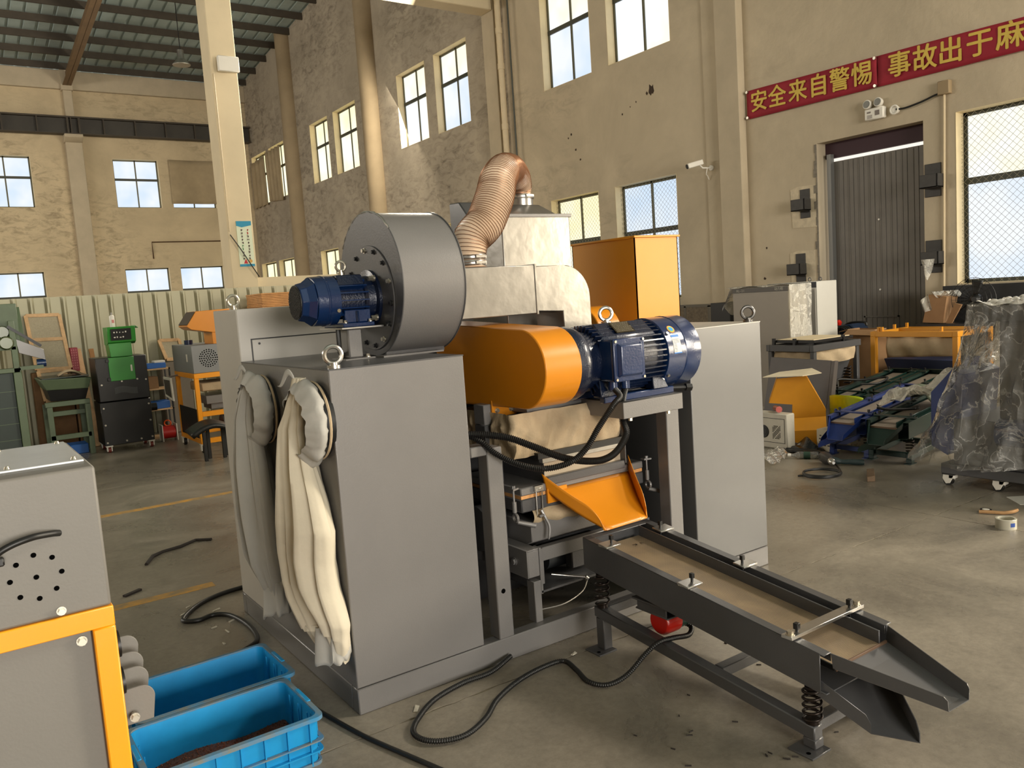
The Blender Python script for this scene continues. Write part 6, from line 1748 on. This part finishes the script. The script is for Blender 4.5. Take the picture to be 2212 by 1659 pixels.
# ------------------------------------------------------------ clutter at the left, before the sheet partition
FENCE = mat('partition_sheet', (176, 172, 146), .5, .15, var=.06, vscale=2)
FENCED = mat('partition_shadow_rib', (104, 98, 84), .55, .15)
fp = thing('sheet_partition', 'low partition of pale ribbed metal sheets across the hall', 'partition', (1.5, 12.6, 0))
x = -3.0
while x < 8.2:
    q = MB(fp)
    pf = []
    for k in range(4):
        a = x + k * .193
        pf += [(a, 0), (a + .12, 0), (a + .148, -.055), (a + .168, -.055)]
    pf.append((x + .772, 0))
    n = len(pf)
    q.add([(u, 12.6 + w, z) for z in (0, 2.0) for u, w in pf] + [(u, 12.612 + w, z) for z in (0, 2.0) for u, w in pf], [(i, i + 1, n + i + 1, n + i) for i in range(n - 1)] + [(2 * n + i + 1, 2 * n + i, 3 * n + i, 3 * n + i + 1) for i in range(n - 1)] + [(n + i, n + i + 1, 3 * n + i + 1, 3 * n + i) for i in range(n - 1)])
    q.build('sheet', FENCE, fp, smooth=0)
    x += .772
# black and green granulator
bm = thing('granulator', 'black machine on casters with bright green hopper and door', 'machine', (1.77, 11.3, 0))
BBM = lambda: MB(bm)
x0, x1, y0 = 1.50, 2.08, 11.15
BLK = mat('satin_black_panel', (15, 14, 13), .36, .05, var=.15, vscale=2)
BBM().box(x0, x1, y0, y0 + .5, .09, .63).build('lower_cabinet', BLK, bm, bevel=.006)
BBM().box(x0, x1, y0 - .012, y0 + .5, .64, 1.18).build('upper_cabinet', BLK, bm, bevel=.006)
q = BBM(); q.box(1.64, 1.935, y0 - .03, y0 - .012, .885, 1.175); dg = q.build('green_door', GREEN, bm, bevel=.004)
BBM().box(1.885, 1.905, y0 - .045, y0 - .03, .99, 1.07).build('handle', WHITE, dg, bevel=.003)
for z in (.91, 1.14):
    BBM().box(1.612, 1.65, y0 - .035, y0 - .012, z - .02, z + .02).build('hinge', BLACKM, dg, bevel=.003)
q = BBM(); q.hexa([(1.68, y0 - .01, 1.18), (1.93, y0 - .01, 1.18), (1.93, y0 + .25, 1.18), (1.68, y0 + .25, 1.18), (1.67, y0 - .01, 1.35), (1.93, y0 - .01, 1.35), (1.93, y0 + .25, 1.35), (1.67, y0 + .25, 1.35)]); q.build('neck', GREEN, bm, bevel=.004)
q = BBM(); q.prism([(y0 - .03, 1.36), (y0 + .06, 1.33), (y0 + .26, 1.33), (y0 + .26, 1.55), (y0 - .07, 1.55)], 'x', 1.665, 1.985); hpp = q.build('hopper', GREEN, bm, bevel=.004)
q = BBM(); q.plate([(1.70, y0 - .048, 1.385), (1.93, y0 - .048, 1.385), (1.93, y0 - .074, 1.525), (1.70, y0 - .074, 1.525)], .012, (0, -1, 0)); q.build('rubber_flap', BLACK, hpp)
q = BBM()
for k in range(9):
    xx, zz = 1.73 + (k % 5) * .033, (1.475 if k < 5 else 1.415)
    q.box(xx, xx + rnd.uniform(.01, .022), y0 - .081, y0 - .075, zz, zz + rnd.uniform(.008, .022))
q.build('printed_mark', WHITE, hpp, kind='stuff')
q = BBM(); q.plate([(1.985, y0 - .05, 1.55), (2.02, y0 - .05, 1.52), (2.02, y0 + .2, 1.52), (1.985, y0 + .2, 1.55)], .006); q.build('side_lip', GREEN, hpp)
for xx, zz in ((x0 + .04, .85), (x1 - .03, .87), (1.77, .875), (x0 + .03, .56), (x1 - .03, .56), (x0 + .03, .35), (x1 - .03, .35), (x0 + .03, .13), (x1 - .03, .14), (1.75, .13), (1.92, .13), (1.95, .885)):
    W_ = BBM(); W_.cyl((xx, y0 - (.012 if zz > .63 else 0), zz), (xx, y0 - .024, zz), .011, n=8); W_.build('bolt', GALV, bm)
q = BBM(); q.grid(lambda u, v: (1.68 + .26 * u, y0 - .016, .72 + .08 * v + .015 * math.sin(u * 5)), 8, 2); q.build('panel_sticker', mat('smoky_sticker', (60, 62, 62), .3), bm)
for xx, yy in ((x0 + .05, y0 + .04), (x1 - .04, y0 + .04), (x0 + .05, y0 + .45), (x1 - .04, y0 + .45)):
    cs = BBM().box(xx - .04, xx + .04, yy - .04, yy + .04, .075, .09).build('caster', WHITE, bm, bevel=.002)
    q = BBM(); q.cyl((xx - .016, yy, .035), (xx + .016, yy, .035), .035, n=16); q.build('wheel', mat('red_wheel', (120, 50, 40), .5), cs)
    q = BBM(); q.box(xx - .03, xx - .018, yy - .03, yy + .03, .02, .075); q.box(xx + .018, xx + .03, yy - .03, yy + .03, .02, .075); q.box(xx - .03, xx + .03, yy - .03, yy + .03, .072, .076); q.build('fork', WHITE, cs)
q = BBM(); q.cyl((2.08, y0 + .1, .5), (2.16, y0 + .1, .5), .05, n=14); q.build('side_motor', BLACKM, bm)
sc = thing('spray_can', 'white spray can standing on top of the green hopper', 'can', (1.78, 11.25, 1.55))
q = MB(sc); q.lathe((1.755, 11.22, 1.55), (0, 0, 1), [(0, .03), (.13, .03), (.145, .02), (.15, .012)], 18); q.build('can', WHITE, sc, smooth=45)
q = MB(sc); q.cyl((1.755, 11.22, 1.70), (1.755, 11.22, 1.73), .01, n=10); q.build('nozzle', mat('grey_nozzle', (150, 148, 142), .5), sc)
q = MB(sc); q.grid(lambda u, v: (1.755 + .0305 * math.cos(4.4 + u), 11.22 + .0305 * math.sin(4.4 + u), 1.60 + .04 * v), 5, 2); q.build('label', mat('pink_label', (206, 130, 130), .6), sc)
# orange framed machine with grey top box
om = thing('separator_machine', 'orange framed machine with grey perforated box and orange hood', 'machine', (2.6, 10.3, 0))
OB = lambda: MB(om)
x0, x1, y0, y1 = 2.36, 2.98, 9.98, 10.95
GB = mat('box_grey_paint', (132, 134, 136), .45, var=.03)
OB().box(x0, x1, y0, y1, .945, 1.275).build('top_box', GB, om, bevel=.005)
q = OB()
for r, n in ((0, 1), (.026, 6), (.052, 12), (.078, 18), (.1, 22)):
    for k in range(n):
        a = 2 * PI * k / n
        q.cyl((2.545 + r * math.cos(a), y0 - .002, 1.115 + r * math.sin(a)), (2.545 + r * math.cos(a), y0, 1.115 + r * math.sin(a)), .008, n=8)
q.build('vent_hole', HOLEM, om, kind='stuff')
q = OB(); q.box(x0 - .002, x0, 10.2, 10.26, 1.08, 1.17); q.build('label_strip', WHITE, om)
for a in ((x0, x1, y0, y0 + .05), (x0, x1, y1 - .05, y1), (x0, x0 + .05, y0 + .05, y1 - .05), (x1 - .05, x1, y0 + .05, y1 - .05)):
    OB().box(*a, .885, .945).build('top_bar', ORANGE, om, bevel=.003)
    OB().box(*a, .11, .17).build('bottom_bar', ORANGE, om, bevel=.003)
for x in (x0, x1 - .05):
    for y in (y0, y1 - .05):
        OB().box(x, x + .05, y, y + .05, .17, .885).build('post', ORANGE, om, bevel=.003)
OB().box(x0 + .05, x1, y0, y0 + .05, .43, .49).build('middle_bar', ORANGE, om, bevel=.003)
OB().box(x0 + .005, x0 + .01, y0 + .05, y1 - .05, .17, .52).build('side_panel', BLACKM, om)
q = OB(); q.box(2.5, 2.95, 10.1, 10.6, .56, .66); q.box(2.56, 2.95, 10.15, 10.5, .49, .56); q.build('inner_trough', GREY, om, bevel=.004)
q = OB(); q.box(2.45, 2.95, 10.05, 10.6, .72, .82); q.build('canvas_cover', CANVAS, om, bevel=.01)
q = OB(); q.cyl((2.65, 10.1, .3), (2.9, 10.1, .3), .12, n=24); q.build('rotor_housing', DGREY, om)
hd2 = OB().prism([(2.39, 1.46), (2.34, 1.50), (2.46, 1.67), (2.9, 1.68), (2.9, 1.40), (2.64, 1.41)], 'y', 9.99, 10.4).build('hood', YELLOW, om, bevel=.004)
OB().plate([(2.347, 10.0, 1.515), (2.452, 10.0, 1.662), (2.452, 10.39, 1.662), (2.347, 10.39, 1.515)], .008, (-1, 0, .7)).build('hood_mouth', mat('hood_inside_shade', (58, 44, 14), .6), hd2)  # dark plate over the mouth, shade of the interior put into its colour
OB().box(2.62, 2.9, 10.0, 10.38, 1.275, 1.42).build('hood_neck', YELLOW, om, bevel=.003)
q = OB(); q.cyl((2.46, 10.5, 1.275), (2.46, 10.5, 1.33), .05, n=14); q.build('knob', BLUE, om)
for x, y in ((x0 + .03, y0 + .03), (x1 - .03, y0 + .03), (x0 + .03, y1 - .03), (x1 - .03, y1 - .03)):
    cs = OB().box(x - .04, x + .04, y - .04, y + .04, .095, .11).build('caster', WHITE, om, bevel=.002)
    q = OB(); q.cyl((x - .016, y, .045), (x + .016, y, .045), .045, n=16); q.build('wheel', BLACK, cs)
    q = OB(); q.box(x - .034, x - .02, y - .03, y + .03, .03, .095); q.box(x + .02, x + .034, y - .03, y + .03, .03, .095); q.box(x - .034, x + .034, y - .03, y + .03, .092, .096); q.build('fork', WHITE, cs)
q = OB(); q.prism([(10.35, .62), (10.75, .66), (10.78, .9), (10.38, .9)], 'x', 2.18, 2.2); dd = q.build('swung_door', WHITE, om, bevel=.004)
OB().prism([(10.40, .66), (10.70, .69), (10.73, .87), (10.42, .87)], 'x', 2.175, 2.181).build('door_glass', mat('dark_window', (80, 74, 66), .3), dd)
OB().beam((2.19, 10.76, .88), (2.36, 10.8, .9), .02, .02).build('hinge_bar', GREY, dd)
# black stool with bent seat
stl = thing('stool', 'low black stool on the floor before the orange framed machine', 'stool', (2.38, 9.45, 0))
q = MB(stl); q.grid(lambda u, v: (2.12 + .52 * u, 9.32 + .28 * v, .30 + .09 * math.sin(PI * min(1, u * 1.1)) + .03 * v), 14, 6); q.build('seat', BLACK, stl, solid=.05, smooth=60)
for x, y in ((2.26, 9.40), (2.48, 9.46), (2.34, 9.56), (2.55, 9.6)):
    q = MB(stl); q.box(x - .018, x + .018, y - .018, y + .018, 0, .33); q.build('leg', BLACK, stl, bevel=.002)
# sage green shaker table
st = thing('shaker_table', 'sage green shaker table with deep tray and dark underside', 'table', (1.2, 11.6, 0))
SB_ = lambda: MB(st)
q = SB_(); q.hexa([(.96, 11.35, .84), (1.42, 11.35, .82), (1.42, 12.0, .82), (.96, 12.0, .84), (.90, 11.3, .975), (1.46, 11.3, .955), (1.46, 12.05, .955), (.90, 12.05, .975)]); q.build('tray', SAGE, st, bevel=.008)
SB_().box(.93, 1.44, 11.34, 12.02, .975, .985).build('tray_lip', DGREEN, st)
q = SB_(); q.hexa([(1.0, 11.4, .70), (1.38, 11.4, .69), (1.38, 11.95, .69), (1.0, 11.95, .70), (.97, 11.36, .84), (1.42, 11.36, .82), (1.42, 11.98, .82), (.97, 11.98, .84)]); q.build('under_box', BLACKM, st)
SB_().box(.93, 1.42, 11.36, 11.42, .63, .69).build('rail', SAGE, st, bevel=.004)
SB_().box(.95, 1.40, 11.36, 11.40, .22, .28).build('rail', SAGE, st, bevel=.004)
SB_().box(.98, 1.38, 11.5, 11.54, .5, .56).build('rail', SAGE, st, bevel=.004)
for x in (.945, 1.36):
    for y in (11.36, 11.9):
        SB_().box(x, x + .06, y, y + .05, 0, .63).build('leg', SAGE, st, bevel=.003)
q = MB(); q.grid(lambda u, v: (1.12 + .26 * u, 11.5 + .2 * v, .99 + .05 * math.sin(PI * u) + .02 * math.sin(v * 5)), 10, 6); tag(q.build('cloth_heap', CANVAS, solid=.006, smooth=70), 'beige rag lying on the sage green shaker tray', 'rag')
# tall green machine cut by the left frame edge
gm = thing('crusher_machine', 'tall sage green machine with motor at the far left edge', 'machine', (.4, 10.8, 0))
GG = lambda: MB(gm)
GG().box(-.2, .72, 10.7, 11.3, 1.4, 1.89).build('upper_bin', SAGE, gm, bevel=.006)
GG().prism([(11.0, 1.55), (11.2, 1.86), (11.3, 1.86), (11.3, 1.4), (11.0, 1.4)], 'x', .72, .78).build('side_plate', SAGE, gm)
GG().box(-.2, .68, 10.55, 10.62, 1.13, 1.18).build('cross_bar', SAGE, gm, bevel=.004)
GG().box(-.2, .66, 10.55, 10.62, 1.38, 1.42).build('cross_bar', SAGE, gm, bevel=.004)
for x in (.40, .61):
    GG().box(x, x + .06, 10.55, 10.62, 1.13, 1.7 if x > .5 else 1.4).build('upright', SAGE, gm, bevel=.004)
GG().box(.60, .68, 10.55, 10.63, 0, 1.13).build('leg', SAGE, gm, bevel=.004)
GG().box(-.2, .60, 10.6, 11.2, .05, 1.13).build('dark_cabinet', mat('dark_green_cabinet', (40, 54, 48), .5, var=.2, vscale=3), gm, bevel=.005)
for k in range(5):
    GG().box(-.2, .60, 10.592, 10.6, .2 + k * .18, .206 + k * .18).build('louver', SAGE, gm)
q = GG(); q.lathe((.57, 10.5, 1.46), (0, 1, 0), [(0, .06), (.02, .075), (.14, .075), (.18, .065)], 20); q.build('motor', mat('olive_motor', (84, 94, 58), .35, .1, coat=.3), gm)
q = GG(); q.lathe((.55, 10.58, 1.58), (0, 1, 0), [(0, .06), (.02, .07), (.14, .07), (.18, .06)], 20); q.build('pulley_guard', mat('olive_motor2', (74, 84, 54), .35, .1, coat=.3), gm)
q = GG(); q.prism([(.66, 1.50), (.92, 1.36), (.93, 1.24), (.68, 1.34)], 'y', 10.56, 10.9); q.build('sloped_chute', GREY, gm, bevel=.003)
GG().beam((.60, 10.56, 1.64), (.90, 10.56, 1.40), .03, .03).build('drive_arm', BLACKM, gm)
q = GG(); q.cyl((.84, 10.6, 1.21), (.93, 10.6, 1.21), .045, n=14); q.build('vibration_motor', BLUE, gm)
GG().box(.66, .90, 10.55, 10.62, 1.15, 1.19).build('motor_arm', SAGE, gm)
# sieve frames, planks, crate and odds before the partition
def sieve(label, pts, bars, th_=.035):
    t = thing('sieve_frame', label, 'frame', tuple(pts[0]), 0, 'wooden sieve frames leaning on the partition')
    P_ = [Vector(p) for p in pts]
    def bar(a, b):
        q = MB(t); q.beam(a, b, .045, th_, (0, 1, 0)); q.build('bar', WOOD, t, bevel=.003)
    for k in range(4):
        bar(P_[k], P_[(k + 1) % 4])
    for f in bars:
        bar(P_[0] + (P_[3] - P_[0]) * f, P_[1] + (P_[2] - P_[1]) * f)
    q = MB(t); q.plate([p + Vector((0, .006, 0)) for p in P_], .002, (0, 1, 0)); q.build('wire_cloth', mat('sieve_wire_cloth', (172, 162, 138), .7, var=.12, vscale=60), t)
    return t
sieve('large wooden sieve frame with two panes leaning on partition', [(.96, 12.22, 1.06), (1.35, 12.22, 1.05), (1.32, 12.5, 1.76), (.93, 12.5, 1.77)], [.55])
sieve('lower wooden frame standing behind the sage green table', [(1.0, 12.05, .66), (1.3, 12.05, .66), (1.27, 12.2, 1.04), (.97, 12.2, 1.04)], [])
sieve('small wooden sieve frame leaning behind the orange framed machine', [(2.56, 12.28, 1.04), (2.8, 12.28, 1.03), (2.79, 12.45, 1.3), (2.52, 12.45, 1.31)], [])
q = MB(); q.box(.9, 1.34, 12.22, 12.46, 0, 1.02); tag(q.build('plank_crate', mat('brown_crate', (122, 90, 58), .8, var=.2, vscale=6), bevel=.004), 'brown plank crate behind the sage green shaker table', 'crate')
q = MB(); q.box(2.45, 2.85, 12.2, 12.48, 0, 1.0); tag(q.build('grey_box', mat('grey_carton', (120, 112, 100), .8), bevel=.01), 'grey box under the small sieve frame by partition', 'box')
rc = thing('perforated_basket', 'dark red perforated basket standing by the large sieve frame', 'basket', (1.42, 12.3, 1.0))
q = MB(rc); q.box(1.37, 1.46, 12.25, 12.4, 1.0, 1.31); q.build('body', mat('crimson_plastic', (150, 36, 52), .5), rc, bevel=.004)
q = MB(rc)
for r in range(8):
    for c in range(3):
        q.box(1.38 + c * .026, 1.392 + c * .026, 12.247, 12.25, 1.03 + r * .034, 1.05 + r * .034)
q.build('slot', mat('crimson_slot', (196, 120, 120), .6), rc, kind='stuff')
q = MB(); q.box(1.36, 1.45, 12.2, 12.42, 0, 1.0); tag(q.build('carton', CARD, bevel=.004), 'narrow brown carton under the dark red basket', 'carton')
q = MB(); q.beam((1.52, 11.95, 0), (1.47, 12.45, 1.28), .05, .10, (1, 0, 0)); tag(q.build('plank', WOOD, bevel=.003), 'pine plank leaning on partition left of the black machine', 'plank')
q = MB(); q.beam((1.66, 12.05, 0), (1.64, 12.42, 1.27), .035, .06, (1, 0, 0)); tag(q.build('plank', mat('red_pine', (176, 128, 78), .7, var=.2), bevel=.003), 'thinner reddish plank leaning just right of another plank', 'plank')
def shelf_box(label, x0, x1, y0, y1, z0, z1, m, nm='storage_box'):
    q = MB(); q.box(x0, x1, y0, y1, z0, z1); return tag(q.build(nm, m, bevel=.006), label, 'box')
sr = thing('shelf_rack', 'small brown rack with boxes between black and orange machines', 'rack', (2.35, 12.0, 0))
for z in (.0, .38, .66, .93):
    q = MB(sr); q.box(2.17, 2.5, 11.85, 12.15, z, z + .02); q.build('shelf', WOOD, sr)
for x in (2.17, 2.48):
    for y in (11.85, 12.13):
        q = MB(sr); q.box(x, x + .02, y, y + .02, 0, .95); q.build('post', BLACKM, sr)
BX = mat('blue_box', (30, 96, 176), .5)
shelf_box('bright blue box on the top of the small rack', 2.22, 2.46, 11.88, 12.1, .95, 1.02, BX)
shelf_box('white tray lying on the bright blue rack box', 2.32, 2.46, 11.9, 12.08, 1.02, 1.05, WHITE, 'white_tray')
shelf_box('brown carton on the upper shelf of the small rack', 2.2, 2.34, 11.88, 12.1, .68, .84, CARD, 'carton')
shelf_box('blue box on the lower shelf of the small rack', 2.2, 2.46, 11.88, 12.1, .40, .50, BX)
ws = thing('wire_spool', 'red wire spool with white flanges on the floor', 'spool', (2.3, 11.6, 0))
for x in (2.24, 2.42):
    q = MB(ws); q.box(x - .006, x + .006, 11.45, 11.66, 0, .22); q.build('flange', WHITE, ws, bevel=.002)
q = MB(ws); q.cyl((2.25, 11.55, .11), (2.41, 11.55, .11), .085, n=20); q.build('red_wire', mat('red_wire', (176, 30, 26), .4), ws)
q = MB(ws); q.torus((2.33, 11.55, .23), (.3, 1, .2), .04, .01, 14, 6); q.build('loose_wire', mat('orange_wire', (220, 90, 30), .5), ws)
shelf_box('flat blue box on the floor under the sage green shaker table', 1.12, 1.36, 11.5, 11.8, 0, .12, BX)
q = MB(); q.lathe((.80, 11.1, 0), (0, 0, 1), [(0, .14), (.16, .17), (.18, .17)], 20); tag(q.build('basin', mat('pink_red_plastic', (176, 60, 64), .5), smooth=45), 'red plastic basin on floor by the tall green machine', 'basin')
# plywood boards stacked on a crate behind the control cabinet
cr = MB(); cr.box(3.68, 4.9, 11.4, 12.2, 0, 1.66); tag(cr.build('wooden_crate', mat('packing_crate', (150, 112, 72), .8, var=.2, vscale=5), bevel=.006), 'tall packing crate carrying plywood boards behind the control cabinet', 'crate')
PLY = mat('orange_plywood', (206, 150, 92), .7, var=.2, vscale=12)
for k in range(9):
    q = MB(); z = 1.662 + k * .0235; j = rnd.uniform(-.012, .012)
    q.box(3.72 + j, 4.85 + j, 11.45 + j, 12.15 + j, z, z + .021)
    tag(q.build('plywood_board', PLY, bevel=.002), ['thin plywood board in the stack, lowest of all', 'thin plywood board in the stack, second from below', 'thin plywood board in the stack, third from below', 'thin plywood board in the stack, fourth from below', 'thin plywood board in the very middle of the stack', 'thin plywood board in the stack, fourth from above', 'thin plywood board in the stack, third from above', 'thin plywood board in the stack, second from above', 'thin plywood board in the stack, topmost of all'][k], 'board', 'plywood boards in the stack')
